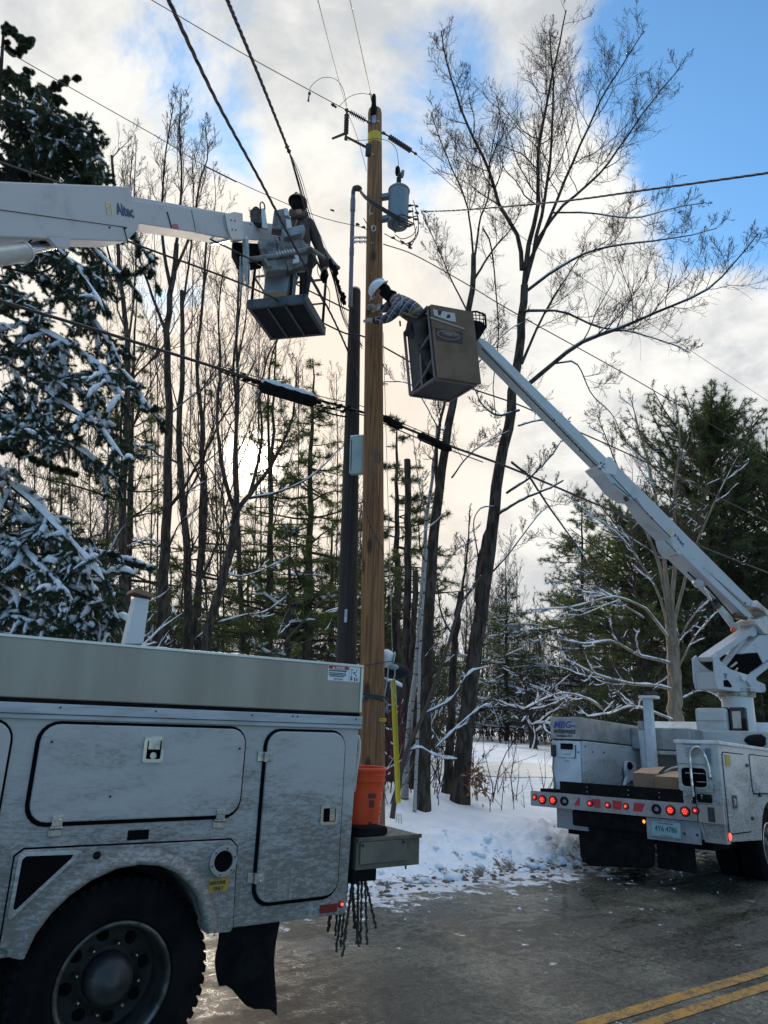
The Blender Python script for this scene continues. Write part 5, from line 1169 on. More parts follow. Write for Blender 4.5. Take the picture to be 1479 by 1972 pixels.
# turret
xp = .42; yp = 3.00
ray_ = F2.pix(1419, 1343, 1, yp); xp = ray_[0]; zt = ray_[2]
MB().lathe([(.23, .95), (.225, zt)], (xp, yp, 0), (0, 0, 1), 32).build('pedestal', WCLEAN, T2, smooth=True)
MB().lathe([(.0, zt), (.255, zt), (.265, zt+.02), (.265, zt+.05), (.25, zt+.055), (.25, zt+.065), (.27, zt+.07), (.27, zt+.12), (0, zt+.12)], (xp, yp, 0), (0, 0, 1), 32).build('slew_ring', mat('slew_ring', (.42, .43, .42), .5, c2=(.14, .10, .07), scale=8), T2, smooth=True)
PW = F2.world((xp, yp, zt)); BTIP = W(903, 660, 8.95)
v2 = VPlane(PW, np.array([BTIP[0], BTIP[1], PW[2]]))
def S2(pts, d0, d1, name, m=WBOOM, bevel=.008, cf=None):
    return slab(F2, v2, [cf(*p) if cf else p for p in pts], d0, d1, name, m, T2, bevel=bevel)
S2([(695, 1030), (735, 990), (775, 1075), (890, 1170), (1100, 1235), (1160, 1215), (1195, 1240), (1200, 1300), (1300, 1345), (1312, 1400), (1300, 1440), (1150, 1440), (960, 1432), (740, 1400), (715, 1300)], -.20, -.17, 'turret_side', WBOOM, .008, c3)
S2([(695, 1030), (735, 990), (775, 1075), (890, 1170), (1100, 1235), (1160, 1215), (1195, 1240), (1200, 1300), (1300, 1345), (1312, 1400), (1300, 1440), (1150, 1440), (960, 1432), (740, 1400), (715, 1300)], .17, .20, 'turret_side', WBOOM, .008, c3)
S2([(720, 1200), (1180, 1330), (1300, 1400), (1290, 1435), (960, 1428), (745, 1395)], -.17, .17, 'turret_floor', WBOOM, .004, c3)
S2([(805, 1300), (850, 1292), (875, 1320), (905, 1370), (890, 1384), (810, 1372)], -.205, -.198, 'turret_opening', GAP, 0, c3)
S2([(805, 1215), (850, 1218), (845, 1280), (822, 1280)], -.204, -.199, 'turret_sticker', MATS['blue_grey_sticker'], 0, c3)
o = S2([(1065, 1310), (1090, 1275), (1130, 1290), (1130, 1360), (1095, 1370)], -.24, -.2, 'pivot_boss', WBOOM, .01, c3)
p = F2.loc(v2.px(*c3(1170, 1262), -.21)); nL = F2.vec(v2.n)
MB().lathe([(0, -.03), (.05, -.03), (.055, 0), (.055, .03)], p, -nL, 18).build('pivot_pin', WCLEAN, T2, smooth=True)
S2([(1145, 1250), (1180, 1300), (1200, 1300), (1480, 1085), (1600, 1000), (1600, 900), (1473, 1000), (1400, 1065), (1180, 1200)], -.13, -.06, 'lower_link', WBOOM, .008, c3)
S2([(715, 1020), (745, 990), (1170, 700), (1240, 640), (1262, 655), (1262, 760), (1230, 790), (1180, 770), (830, 1030), (770, 1075), (735, 1065)], -.12, .12, 'upper_link', WBOOM, .008, c3)
S2([(880, 1165), (895, 1130), (1110, 845), (1140, 815), (1155, 850), (940, 1130)], -.06, .02, 'inner_link', WBOOM, .004, c3)
S2([(1110, 850), (1180, 770), (1200, 790), (1180, 850), (1130, 870)], -.04, .04, 'link_clevis', WBOOM, .004, c3)
# open-ended lower boom box
lb = S2([(1060, 985), (1275, 765), (1480, 760), (1650, 760), (1650, 900), (1480, 970), (1305, 1100), (1240, 975)], -.16, .16, 'lower_boom', WBOOM, .01, c3)
S2([(1065, 992), (1240, 982), (1298, 1100), (1120, 1225), (960, 1222), (905, 1180), (985, 1110)], -.158, .10, 'boom_mouth', GAP, 0, c3)
for i, pp in enumerate((((1030, 1140), (1100, 1085)), ((985, 1190), (1010, 1160)), ((1080, 1190), (1110, 1150)))):
    MB().tube([F2.loc(v2.px(*c3(*pp[0]), -.165)), F2.loc(v2.px(*c3(*pp[1]), -.165))], .016, 6).build('mouth_hose', mat('pale_hose', (.42, .38, .32), .5), T2, smooth='all')
# elbow and upper boom
RUSTW = mat('rust_streaked_white', (.54, .54, .53), .5, c2=(.20, .12, .07), scale=3.2, lo=.55, hi=.74, stretch=(1, 1, .4))
S2([(1195, 600), (1270, 560), (1365, 525), (1375, 560), (1380, 755), (1310, 760), (1255, 690), (1200, 640)], -.19, .19, 'elbow_bracket', RUSTW, .01, c3)
S2([(1200, 360), (1345, 490), (1385, 570), (1430, 660), (1370, 670), (1350, 560), (1240, 470), (1180, 440)], -.21, .21, 'elbow_plate', RUSTW, .01, c3)
S2([(1430, 660), (1650, 690), (1650, 770), (1360, 770), (1370, 665)], -.14, .14, 'elbow_tube', WBOOM, .01, c3)
c4 = lambda x, y: (1050+x/3.4476, 700+y/3.4476)
dk = mat('boom_blue_white', (.46, .52, .56), .42, c2=(.37, .42, .45), scale=3, lo=.5, hi=.8)
ib = S2([(-460, -150), (-475, -135), (-430, -80), (345, 700), (370, 680), (385, 650), (-400, -120)], -.10, .10, 'inner_boom', dk, .006, c4)
S2([(780, 1170), (800, 1240), (830, 1280), (865, 1290), (1290, 1700), (1330, 1690), (1280, 1640), (870, 1240), (810, 1160)], -.15, .15, 'boom_lower_box', WBOOM, .008, c4)
S2([(305, 700), (318, 688), (345, 690), (375, 635), (395, 640), (432, 690), (425, 760), (345, 745)], -.14, .14, 'boom_collar', WCLEAN, .008, c4)
S2([(340, 735), (440, 860), (530, 920), (560, 905), (650, 1040), (690, 1080), (780, 1170), (1300, 1620), (1345, 1600), (1330, 1585), (432, 690), (400, 680)], -.13, .13, 'outer_boom', WBOOM, .008, c4)
def seam(pts, r, m=DARKM, name='boom_seam', off=-.135):
    MB().tube([F2.loc(v2.px(*c4(*p), off)) for p in pts], r, 5).build(name, m, T2)
seam([(430, 730), (700, 1020), (1320, 1640)], .006); seam([(-420, -100), (350, 690)], .010, DARKM, 'boom_seam', -.105); seam([(455, 795), (560, 885), (570, 870)], .006); seam([(345, 700), (400, 690)], .005, DARKM, 'boom_seam', -.145); seam([(795, 1175), (870, 1250)], .006, DARKM, 'boom_seam', -.155); seam([(830, 1282), (890, 1270)], .005, DARKM, 'boom_seam', -.155)
seam([(700, 1020), (712, 1032)], .02, mat('rust_red', (.30, .06, .05), .6), 'rust_mark'); seam([(675, 992), (680, 1000)], .016, MATS['rust_red'], 'rust_mark')
seam([(530, 885), (545, 912)], .035, mat('dark_rust', (.10, .055, .04), .8), 'rust_mark', -.12)
seam([(1255, 1670), (1330, 1690)], .045, MATS['dark_rust'], 'rust_mark', -.12)
for i, p in enumerate(((370, 660), (378, 682), (365, 700), (390, 668), (1328, 1590), (1305, 1612), (905, 1268), (880, 1235), (985, 1300), (1050, 1360), (230, 578), (60, 375))):
    MB().sphere(tuple(F2.loc(v2.px(*c4(*p), -.14 if i < 10 else -.11))), .016, 1).build('boom_bolt', DARKM, T2)
# lettering on the boom
A_, B_ = c4(845, 1165), c4(925, 1215)
pA, pB = F2.loc(v2.px(*c4(845, 1157), -.134)), F2.loc(v2.px(*c4(915, 1222), -.134))
xd = unit(pB-pA); up_ = unit(F2.loc(v2.px(*c4(865, 1122), -.134))-F2.loc(v2.px(*c4(845, 1157), -.134)))
szb = np.linalg.norm(F2.loc(v2.px(*c4(863, 1122), -.134))-pA)
text('Altec', szb*1.28, pA, xd, up_, NAVY, T2, bold=.035, sx=.80)
e0 = F2.loc(v2.px(*c4(805, 1122), -.134)); mb = MB()
for (u0, w0_, u1, w1) in ((0, 1, .8, 1), (.8, 1, .8, 0), (0, 1, .1, .5), (.1, .45, .7, .45), (.2, .45, .25, 0)): mb.beam(e0+xd*u0*szb+up_*w0_*szb*.9, e0+xd*u1*szb+up_*w1*szb*.9, .02, .002, nL)
mb.build('yellow_emblem', LYEL, T2)
# cylinders under the boom
P = lambda x, y, o=0.: F2.loc(v2.px(*c3(x, y), o))
MB().tube([P(620, 110), P(660, 150)], .075, 14).sphere(tuple(P(650, 140)), .085, 2).build('cylinder_lug', WBOOM, T2, smooth='all')
MB().tube([P(690, 160), P(860, 390)], .020, 10).build('cylinder_rod', MATS['chrome_rod'], T2, smooth='all')
MB().tube([P(850, 375), P(1090, 690)], .052, 14).build('cylinder_barrel', RUSTW, T2, smooth='all')
mb = MB()
for i in range(6): mb.tube([P(838+i*8, 362+i*10), P(842+i*8, 366+i*10)], .06, 12)
mb.build('gland_spring', MATS['hub_steel'], T2)
MB().tube([P(740, 180, -.03), P(1000, 470, -.03), P(1100, 600, -.03)], .012, 6).build('hydraulic_hose', BLACK, T2, smooth='all')
MB().sphere(tuple(P(1060, 700)), .035, 2, (1.2, 1, 1)).build('orange_beacon', mat('orange_beacon', (.70, .10, .03), .4), T2, smooth='all')
MB().tube([P(620, 105), P(520, 10)], .012, 6).build('hydraulic_hose', BLACK, T2)
# padded seat-like control boxes by the pedestal
mb = MB()
cb = F2.pix(*c2(900, 190), 1, 2.5)
o = MB().box(cb[0]-.32, cb[0]+.02+.12, 2.40, 2.62, cb[2]-.19, cb[2]+.20, .05).build('control_box', W2, T2)
MB().box(cb[0]-.33, cb[0]+.15, 2.46, 2.56, cb[2]-.205, cb[2]+.215, .05).build('box_gasket', GAP, o)
MB().box(cb[0]-.32, cb[0]+.14, 2.392, 2.396, cb[2]+.01, cb[2]+.014).build('box_seam', DARKM, o)
cb2 = F2.pix(*c2(950, 380), 1, 2.4)
MB().box(cb2[0]-.36, cb2[0]+.42, 2.25, 2.7, cb2[2]-.16, cb2[2]+.10, .02).build('control_shelf', W2, T2)
cb3 = F2.pix(*c2(1110, 180), 1, 2.45)
MB().box(cb3[0]-.10, cb3[0]+.12, 2.44, 2.55, cb3[2]-.20, cb3[2]+.20, .02).build('valve_bank', DARKM, T2)
MB().box(cb3[0]-.06, cb3[0]+.06, 2.42, 2.445, cb3[2]-.10, cb3[2]+.14, .01).build('filter_bowl', mat('cream_plastic', (.45, .44, .38), .5), T2)
MB().tube(wave([F2.pix(*c2(1185, 150), 1, 2.4), F2.pix(*c2(1200, 300), 1, 2.35), F2.pix(*c2(1215, 440), 1, 2.3)], 10), .035, 8).build('thick_hose', BLACK, T2, smooth='all')
MB().sphere(tuple(F2.pix(*c2(1320, 410), 1, 2.2)), .13, 2, (1.2, .8, .7), .15, rg).build('hose_coil', BLACK, T2, smooth='all')
MB().box(1.0-.1, 1.2, 2.2, 2.9, 1.625, 1.85, .02).build('side_locker', MATS['cylinder_grey'], T2)
# cardboard boxes on the bed
def carton(label, pts, y0, y1, x0, x1, z0, z1, rz, flap=True):
    t = D.objects.new('cardboard_box', None); COL.objects.link(t)
    t.matrix_world = F2.mat4() @ Matrix.Translation(((x0+x1)/2, (y0+y1)/2, z0)) @ Matrix.Rotation(rz, 4, 'Z')
    tag(t, label, 'box', 'cardboard boxes on the right truck bed')
    w, d, h = x1-x0, y1-y0, z1-z0
    MB().box(-w/2, w/2, -d/2, d/2, 0, h, .006).build('box_body', CARD, t)
    if flap: MB().add([(-w/2, -d/2, h+.003), (w/2, -d/2, h+.003), (w/2, d/2, h+.10), (-w/2, d/2, h+.07)], [(0, 1, 2, 3)]).build('box_flap', mat('light_cardboard', (.40, .28, .18), .8), t)
    MB().box(-w/2-.002, w/2+.002, -.03, .03, h-.12, h+.002).build('packing_tape', mat('packing_tape', (.32, .22, .15), .4), t)
a = F2.pix(*c2(40, 820), 1, .55); b = F2.pix(*c2(425, 850), 1, .55)
carton('open flapped cardboard box nearer the lettered cabinet on the right truck bed', None, .50, .90, F2.pix(*c1(1350, 900), 1, .7)[0], a[0]+.12, .905, a[2]+.02, .1)
carton('wide cardboard box against the right cabinet on the truck bed', None, .45, .95, a[0]+.14, .735, .905, b[2], -.06)
MB().tube(wave([F2.pix(*c2(230, 790), 1, .8), F2.pix(*c2(330, 735), 1, .8), F2.pix(*c2(420, 715), 1, .7)], 8), .012, 6).build('pale_handle', WCLEAN, T2, smooth='all')

# ------------------------------------------------------------ the right work bucket
zb_ = W(838, 729, 8.62)[2]
n0 = W(838, 729, 8.62); n1 = WZ(908, 740, zb_+.0); 
n1 = n0+unit(WZ(908, 740, zb_)-n0)*.58
fL = WZ(790, 761, zb_); fL = n0+unit(fL-n0)*min(np.linalg.norm(fL-n0), .72)
e1, e2 = n1-n0, fL-n0
e3 = unit(W(824, 590, 8.55)-n0); hB = np.linalg.norm(W(824, 592, 8.55)-n0)
def BP(a, b, h): return F2.loc(n0+e1*a+e2*b+e3*h)
def bb_(mb, a0, a1, b0, b1, h0, h1, tp=0.):
    vs = [BP(a-(tp*(a-.5) if h == h0 else 0), b-(tp*(b-.5) if h == h0 else 0), h) for a in (a0, a1) for b in (b0, b1) for h in (h0, h1)]
    return mb.add(vs, [(0, 1, 3, 2), (4, 6, 7, 5), (0, 4, 5, 1), (2, 3, 7, 6), (0, 2, 6, 4), (1, 5, 7, 3)])
PLB = mat('dark_bucket_plastic', (.018, .018, .024), .5, c2=(.028, .028, .034), scale=4)
bb_(MB(), .03, .97, .03, .97, 0, .05).build('bucket_floor', PLB, T2, bevel=.006)
bb_(MB(), .06, .94, .9, .96, .05, hB*.93).build('bucket_wall', PLB, T2)
bb_(MB(), .90, .96, .06, .94, .05, hB*.93).build('bucket_wall', PLB, T2)
bb_(MB(), .06, .94, .06, .09, .05, hB*.80).build('bucket_wall', PLB, T2)
bb_(MB(), .04, .09, .45, .96, .05, hB*.88).build('bucket_wall', mat('grey_bucket_liner', (.035, .036, .044), .5), T2)
mb = MB()
FR = mat('bucket_frame', (.14, .14, .15), .45, .5)
for a, b in (((.0, .0, 0), (.0, .0, hB)), ((1, 0, 0), (1, 0, hB)), ((0, 1, 0), (0, 1, hB*.9)), ((0, .5, 0), (0, .42, hB*.62)), ((0, .0, hB*.62), (0, .55, hB*.48)), ((0, 0, .28), (0, .5, .10)), ((0, .5, .1), (0, 1, 0)), ((0, 0, 0), (0, 1, 0)), ((0, 0, 0), (1, 0, 0)), ((1, 0, 0), (1, 1, 0)), ((0, 1, 0), (1, 1, 0)), ((0, .62, .02), (1, .62, .02)), ((0, .28, .02), (1, .28, .02))):
    mb.beam(BP(*a), BP(*b), .030, .030)
mb.split('bucket_frame_bar', FR, T2)
mb = MB()
for a, b in (((0, 1, hB*.9), (0, .0, hB*1.0)), ((0, 1, hB*.9), (1, 1, hB*.9)), ((1, 0, hB*.95), (1, 1, hB*.9))): mb.beam(BP(*a), BP(*b), .045, .045)
mb.split('bucket_rim', PLB, T2)
MB().lathe([(0, 0), (.05, 0), (.055, .05), (.04, .16), (0, .17)], BP(-.06, .72, hB*.83), (0, 0, 1), 10).build('tool_cup', DARKM, T2)
# cardboard slipped over the near side
CB = D.objects.new('cardboard_box', None); COL.objects.link(CB); CB.matrix_world = F2.mat4()
tag(CB, 'large flattened cardboard box tied against the right work bucket with an oval logo', 'box')
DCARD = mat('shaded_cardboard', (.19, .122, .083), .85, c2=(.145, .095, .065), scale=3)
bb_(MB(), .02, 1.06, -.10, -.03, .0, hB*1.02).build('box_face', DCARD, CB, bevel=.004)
bb_(MB(), .01, 1.04, -.03, .25, hB*1.0, hB*1.02).build('box_flap', DCARD, CB)
def face(pts, d0, d1, name, m, par=CB):
    vp_ = VPlane(n0, n1, e3); nn = -unit(np.cross(e1, e3)); nn = nn if np.dot(nn, n0-CO) < 0 else -nn
    P = []
    for x, y in pts:
        d = ray(x, y); q = CO+d*(np.dot(n0-e2*.10-CO, nn)/np.dot(d, nn)); P.append(q)
    k = len(P); vs = [F2.loc(q+nn*d0) for q in P]+[F2.loc(q+nn*d1) for q in P]
    return MB().add(vs, [tuple(range(k)), tuple(range(2*k-1, k-1, -1))]+[(i, i+k, (i+1) % k+k, (i+1) % k) for i in range(k)]).build(name, m, par), P, nn
c6 = lambda x, y: (690+x/5.688, 520+y/5.688)
face([c6(815, 425), c6(850, 440), c6(1055, 475), c6(1068, 570), c6(1000, 560), c6(830, 500)], .004, .007, 'white_label', mat('white_label', (.50, .47, .47), .6))
for q in ([(868, 445), (915, 450), (900, 500), (875, 498)], [(975, 490), (1005, 490), (1005, 530), (960, 530)]): face([c6(*p) for p in q], .007, .009, 'label_mark', INK)
face([c6(838, 632), c6(1138, 685), c6(1142, 808), c6(855, 768)], .004, .006, 'dark_panel', mat('dark_print', (.05, .035, .03), .7))
oc = [(1015+0+0, 715)]
ov = []; ovi = []
for i in range(28):
    t = 2*pi*i/28; ov.append(c6(988+128*cos(t), 715+48*sin(t)+128*cos(t)*.16)); ovi.append(c6(988+116*cos(t), 715+40*sin(t)+116*cos(t)*.16))
face(ov, .006, .008, 'logo_oval', mat('pale_print', (.24, .18, .15), .7)); face(ovi, .008, .0095, 'logo_oval_inner', MATS['dark_print'])
_, Pt, nn_ = face([c6(1085, 700), c6(890, 670), c6(1080, 760)], .0, .001, 'logo_backing', MATS['dark_print'])
xd = unit(F2.loc(Pt[1])-F2.loc(Pt[0])); o_ = F2.loc(Pt[0]+nn_*.010); yd = -F2.vec(e3)
hs = .050
text('HUBBELL', hs*1.35, o_, xd, yd, mat('pale_print', (.24, .18, .15), .7), CB, bold=.04, sx=.82)
face([c6(785, 515), c6(1160, 640), c6(1160, 655), c6(785, 530)], .004, .012, 'torn_edge', mat('torn_card', (.40, .33, .29), .8))
# black basket and bracket at the boom tip
mb = MB(); K = [W(*p, 8.9) for p in ((897, 601), (918, 600), (934, 606), (936, 628), (918, 652), (905, 640))]
for i in range(6): mb.tube([F2.loc(K[i]), F2.loc(K[(i+1) % 6])], .014, 6)
for x in range(902, 934, 7): mb.tube([F2.loc(W(x, 602, 8.9)), F2.loc(W(x+2, 632, 8.9))], .007, 5)
for y in range(606, 632, 7): mb.tube([F2.loc(W(902, y, 8.9)), F2.loc(W(934, y+2, 8.9))], .007, 5)
mb.build('tip_basket', BLACK, T2)
pts = [(905, 618), (925, 622), (936, 632), (930, 642), (915, 654), (902, 655), (898, 622)]
slab(F2, VPlane(W(903, 640, 8.9), W(940, 640, 8.95)), pts, -.05, .15, 'tip_bracket', BLACK, T2, bevel=.01)
slab(F2, VPlane(W(903, 640, 8.85), W(940, 640, 8.9)), [(897, 634), (908, 631), (911, 650), (914, 690), (908, 706), (904, 680)], -.06, .10, 'snowy_tip_plate', mat('icy_blue_plate', (.30, .40, .50), .5, c2=(.50, .56, .62), scale=20), T2, bevel=.006)
slab(F2, VPlane(W(903, 640, 8.85), W(940, 640, 8.9)), [(894, 602), (900, 600), (903, 632), (898, 632)], .0, .04, 'tip_strut', BLACK, T2)
# ------------------------------------------------------------ people
def skinned(name, J, E_, root, m, parent=None, sub=2, solid=None):
    """J: {joint: (point, radius or (rx, ry))}, E_: joint pairs; one smooth surface grown round the bones"""
    ks = list(J); me = D.meshes.new('t'); me.from_pydata([tuple(map(float, J[k][0])) for k in ks], [(ks.index(a), ks.index(b)) for a, b in E_], [])
    o = D.objects.new('t', me); COL.objects.link(o); o.modifiers.new('s', 'SKIN'); sv = me.skin_vertices[0].data
    for i, k in enumerate(ks):
        r = J[k][1]; sv[i].radius = r if isinstance(r, tuple) else (r, r); sv[i].use_root = (k == root)
    o.modifiers['s'].use_smooth_shade = True
    ss = o.modifiers.new('b', 'SUBSURF'); ss.levels = sub; ss.render_levels = sub
    bpy.context.view_layer.update()
    e = D.meshes.new_from_object(o.evaluated_get(bpy.context.evaluated_depsgraph_get())); D.objects.remove(o)
    e.materials.clear(); return link(name, e, m, parent, 'all')
def hand(J, E_, wrist, wp, d, palm, side, curl=.9, r=.0105, pre='', S=1.05):
    """adds palm, four fingers and a thumb to a skeleton; d along the hand, palm = direction the fingers curl to"""
    d = unit(d); palm = unit(palm-d*np.dot(palm, d)); w = np.cross(d, palm)*side
    J[pre+'pl'] = (wp+d*.055*S, (.034*S, .020*S)); E_.append((wrist, pre+'pl'))
    for i, ln in enumerate((.072, .082, .076, .060)):
        b = wp+d*.092*S+w*(.031-.0205*i)*S; a1, a2 = curl*.5, curl*1.15
        p1 = b+(d*cos(a1)+palm*sin(a1))*ln*.48*S; p2 = p1+(d*cos(a2)+palm*sin(a2))*ln*.52*S
        J[pre+'k%d' % i] = (b, r*S); J[pre+'m%d' % i] = (p1, r*.95*S); J[pre+'t%d' % i] = (p2, r*.8*S)
        E_ += [(pre+'pl', pre+'k%d' % i), (pre+'k%d' % i, pre+'m%d' % i), (pre+'m%d' % i, pre+'t%d' % i)]
    b = wp+d*.045*S+w*.040*S+palm*.012*S; t = b+(d*.6+w*.5+palm*.5)*.045*S; u = t+(d*.8+palm*.5)*.03*S
    J[pre+'h0'] = (b, r*1.25*S); J[pre+'h1'] = (t, r*1.1*S); J[pre+'h2'] = (u, r*.9*S); E_ += [(pre+'pl', pre+'h0'), (pre+'h0', pre+'h1'), (pre+'h1', pre+'h2')]
SKIN = mat('skin', (.42, .22, .15), .55, c2=(.36, .17, .11), scale=30)
def head_bits(par, c, up, fw, r=.105):
    up = unit(up); fw = unit(fw-up*np.dot(fw, up)); rt = np.cross(fw, up)
    mb = MB(); bm = bmesh.new(); bmesh.ops.create_icosphere(bm, subdivisions=3, radius=1); vs = []
    for v in bm.verts:
        x, y, z = v.co; jaw = max(0, -z); a = .74*(1-.28*jaw); b = .90*(1-.10*jaw)
        bump = 0
        if y > .5: bump += .16*math.exp(-((x/.12)**2+((z+.10)/.20)**2))          # nose
        if y > .4: bump -= .05*math.exp(-(((abs(x)-.30)/.16)**2+((z-.12)/.10)**2))  # eye sockets
        if y > .4: bump += .05*math.exp(-((x/.25)**2+((z+.45)/.05)**2))+.05*math.exp(-((x/.2)**2+((z+.75)/.14)**2))
        vs.append(c+(rt*x*a+fw*y*(b+bump)+up*z*1.12)*r)
    fs = [tuple(l.vert.index for l in f.loops) for f in bm.faces]; bm.free(); mb.add(vs, fs)
    o = mb.build('face', SKIN, par, smooth='all')
    e = MB(); l = MB(); er = MB()
    for s_ in (-1, 1):
        e.sphere(c+(rt*s_*.28+fw*.80+up*.12)*r, r*.085, 2); er.sphere(c+(rt*s_*.74+fw*-.02+up*.0)*r, r*.20, 2, (.6, .9, 1.2))
    e.split('eye', INK, o); er.split('ear', SKIN, o)
    l.tube(wave([c+(rt*x+fw*y+up*-.46)*r for x, y in ((-.22, .80), (0, .93), (.22, .80))], 6), r*.045, 6).build('mouth', mat('lips', (.30, .11, .09), .5), o, smooth='all')
def hard_hat(par, c, up, fw, m, R=.138, m2=None):
    up = unit(up); fw = unit(fw-up*np.dot(fw, up)); rt = np.cross(fw, up); k = 28; rows = []; V = []
    for h, s_ in ((-.02, 1.0), (.0, 1.0), (.25, .97), (.5, .86), (.72, .68), (.88, .44), (.97, .2), (1.0, .01)):
        for j in range(k):
            a = 2*pi*j/k; V.append(c+(rt*cos(a)*s_*.86+fw*sin(a)*s_*1.06+up*h*.90)*R)
    n = 8; F = [(i*k+j, i*k+(j+1) % k, (i+1)*k+(j+1) % k, (i+1)*k+j) for i in range(n-1) for j in range(k)]
    o = MB().add(V, F).build('hard_hat', m, par, smooth='all')
    V = []
    for s_, dz in ((.98, .0), (1.14, -.03), (1.14, -.06), (.98, -.05)):
        for j in range(k):
            a = 2*pi*j/k; f = s_+(.22 if s_ > 1 else 0)*max(0, sin(a))**2; V.append(c+(rt*cos(a)*s_*.88+fw*sin(a)*f*1.06+up*dz)*R)
    MB().add(V, [(i*k+j, i*k+(j+1) % k, ((i+1) % 4)*k+(j+1) % k, ((i+1) % 4)*k+j) for i in range(4) for j in range(k)]).build('hat_brim', m, o, smooth='all')
    rid = MB().tube([c+(fw*cos(a)*1.08+up*sin(a)*.93)*R for a in np.linspace(.35, pi-.35, 14)], R*.07, 6).build('hat_ridge', m, o, smooth='all')
    if m2: MB().lathe([(R*1.0, -.0), (R*1.02, .02), (R*1.0, .035)], c, up, 26, closed=True).build('hat_band', m2, o, smooth='all')
    return o
JBR = mat('dark_brown_jacket', (.040, .028, .026), .85, c2=(.065, .048, .042), scale=9, bump=.4, bscale=14)
TRB = mat('dark_work_trousers', (.030, .027, .030), .85, c2=(.05, .045, .048), scale=9, bump=.4, bscale=14)
GLV = mat('pale_work_glove', (.36, .35, .30), .8, c2=(.24, .23, .20), scale=25)
# --- worker in the left platform, seen from behind
cW = F1.world(PF(.60, .50, .10)); cY = cW[1]
p1 = thing('person', 'worker in a dark brown jacket standing with his back turned in the left platform', 'person', cW)
w = lambda x, y, dY=0.: W(x, y, cY+dY)-cW
hd = w(573, 395); nk = w(575, 418)
fl = .11; Lf = F1.world(PF(.42, .45, .10))-cW; Rf = F1.world(PF(.78, .45, .10))-cW
up_z = np.array([0, 0, 1.])
J = {'pel': (w(580, 496), (.155, .12)), 'spn': (w(580, 470), (.15, .115)), 'chs': (w(579, 442), (.175, .125)), 'nkb': (nk, .07), 'nkt': (w(574, 410), .06), 'hed': (hd, .085),
     'lsh': (w(556, 431), .075), 'lel': (w(545, 462, -.18), .05), 'lwr': (w(556, 474, -.42), .036), 'rsh': (w(598, 433), .075), 'rel': (w(616, 480, .02), .052), 'rwr': (w(626, 519, -.05), .038),
     'lhp': (w(570, 503), .095), 'lkn': ((w(570, 503)+Lf)/2+np.array([0, .03, .06]), .065), 'lan': (Lf+up_z*.10, .045), 'lto': (Lf+np.array([-.02, .17, .04]), .038),
     'rhp': (w(591, 503), .095), 'rkn': ((w(591, 503)+Rf)/2+np.array([0, .03, .06]), .065), 'ran': (Rf+up_z*.10, .045), 'rto': (Rf+np.array([.05, .17, .04]), .038)}
E1 = [('pel', 'spn'), ('spn', 'chs'), ('chs', 'nkb'), ('nkb', 'nkt'), ('nkt', 'hed'), ('chs', 'lsh'), ('lsh', 'lel'), ('lel', 'lwr'), ('chs', 'rsh'), ('rsh', 'rel'), ('rel', 'rwr'), ('pel', 'lhp'), ('lhp', 'lkn'), ('lkn', 'lan'), ('lan', 'lto'), ('pel', 'rhp'), ('rhp', 'rkn'), ('rkn', 'ran'), ('ran', 'rto')]
def grow(J, keys, f=1.0, add=.0):
    return {k: (J[k][0], tuple(r*f+add for r in J[k][1]) if isinstance(J[k][1], tuple) else J[k][1]*f+add) for k in keys}
hand(J, E1, 'lwr', J['lwr'][0], np.array([.6, -.5, 0]), np.array([0, 0, -1.]), 1, pre='L'); hand(J, E1, 'rwr', J['rwr'][0], w(630, 535)-w(626, 519), np.array([-.5, .2, 0]), -1, 1.2, pre='R')
skinned('body', J, E1, 'pel', SKIN, p1)
def sub_E(E_, keys): return [(a, b) for a, b in E_ if a in keys and b in keys]
kj = ['pel', 'spn', 'chs', 'nkb', 'lsh', 'lel', 'lwr', 'rsh', 'rel', 'rwr', 'lhp', 'rhp']
skinned('jacket', grow(J, kj, 1.12, .018), sub_E(E1, kj), 'chs', JBR, p1)
kt = ['pel', 'lhp', 'lkn', 'lan', 'rhp', 'rkn', 'ran']
skinned('trousers', grow(J, kt, 1.10, .014), sub_E(E1, kt), 'pel', TRB, p1)
for a, b in (('lan', 'lto'), ('ran', 'rto')): skinned('boot', grow(J, [a, b], 1.0, .018), [(a, b)], a, BLACK, p1)
for pre, wr in (('L', 'lwr'), ('R', 'rwr')):
    kk = [wr]+[k for k in J if k.startswith(pre) and len(k) == 3 and k not in kj+kt and (k[1] in 'kmthp')]
    kk = [k for k in kk if k == wr or k[0] == pre]
    skinned('glove', grow(J, kk, 1.05, .004), sub_E(E1, kk), wr, BLACK if pre == 'R' else GLV, p1, 1)
head_bits(p1, hd-np.array([0, 0, 0]), (0, 0, 1), (.2, 1, -.25), .105)
MB().sphere(hd+np.array([0, -.012, -.005]), .118, 3, (.86, .98, 1.12)).build('knit_hood', BLACK, p1, smooth='all')
hard_hat(p1, hd+np.array([0, .0, .045]), (.05, .1, 1), (.2, 1, 0), mat('dark_olive_hat', (.075, .06, .035), .4, c2=(.05, .04, .028), scale=6), .142, mat('yellow_hat_band', (.30, .24, .05), .5))
MB().tube(wave([w(562, 408, -.02), w(566, 415, -.10), w(578, 418, -.12), w(588, 412, -.04)], 12), .052, 8).build('hood', JBR, p1, smooth='all')
HAR = mat('olive_harness', (.13, .11, .04), .8)
MB().tube(wave([w(572, 424, -.15), w(568, 440, -.175), w(566, 458, -.17), w(570, 485, -.16)], 12), .016, 6).build('harness_strap', HAR, p1, smooth='all')
MB().tube([w(563, 492, -.14), w(580, 495, -.17), w(596, 493, -.14)], .022, 6).build('tool_belt', BLACK, p1, smooth='all')
MB().sphere(w(624, 532, .02), .075, 2, (.8, .8, 1.5), .1, rng).build('tool_pouch', BLACK, p1, smooth='all')
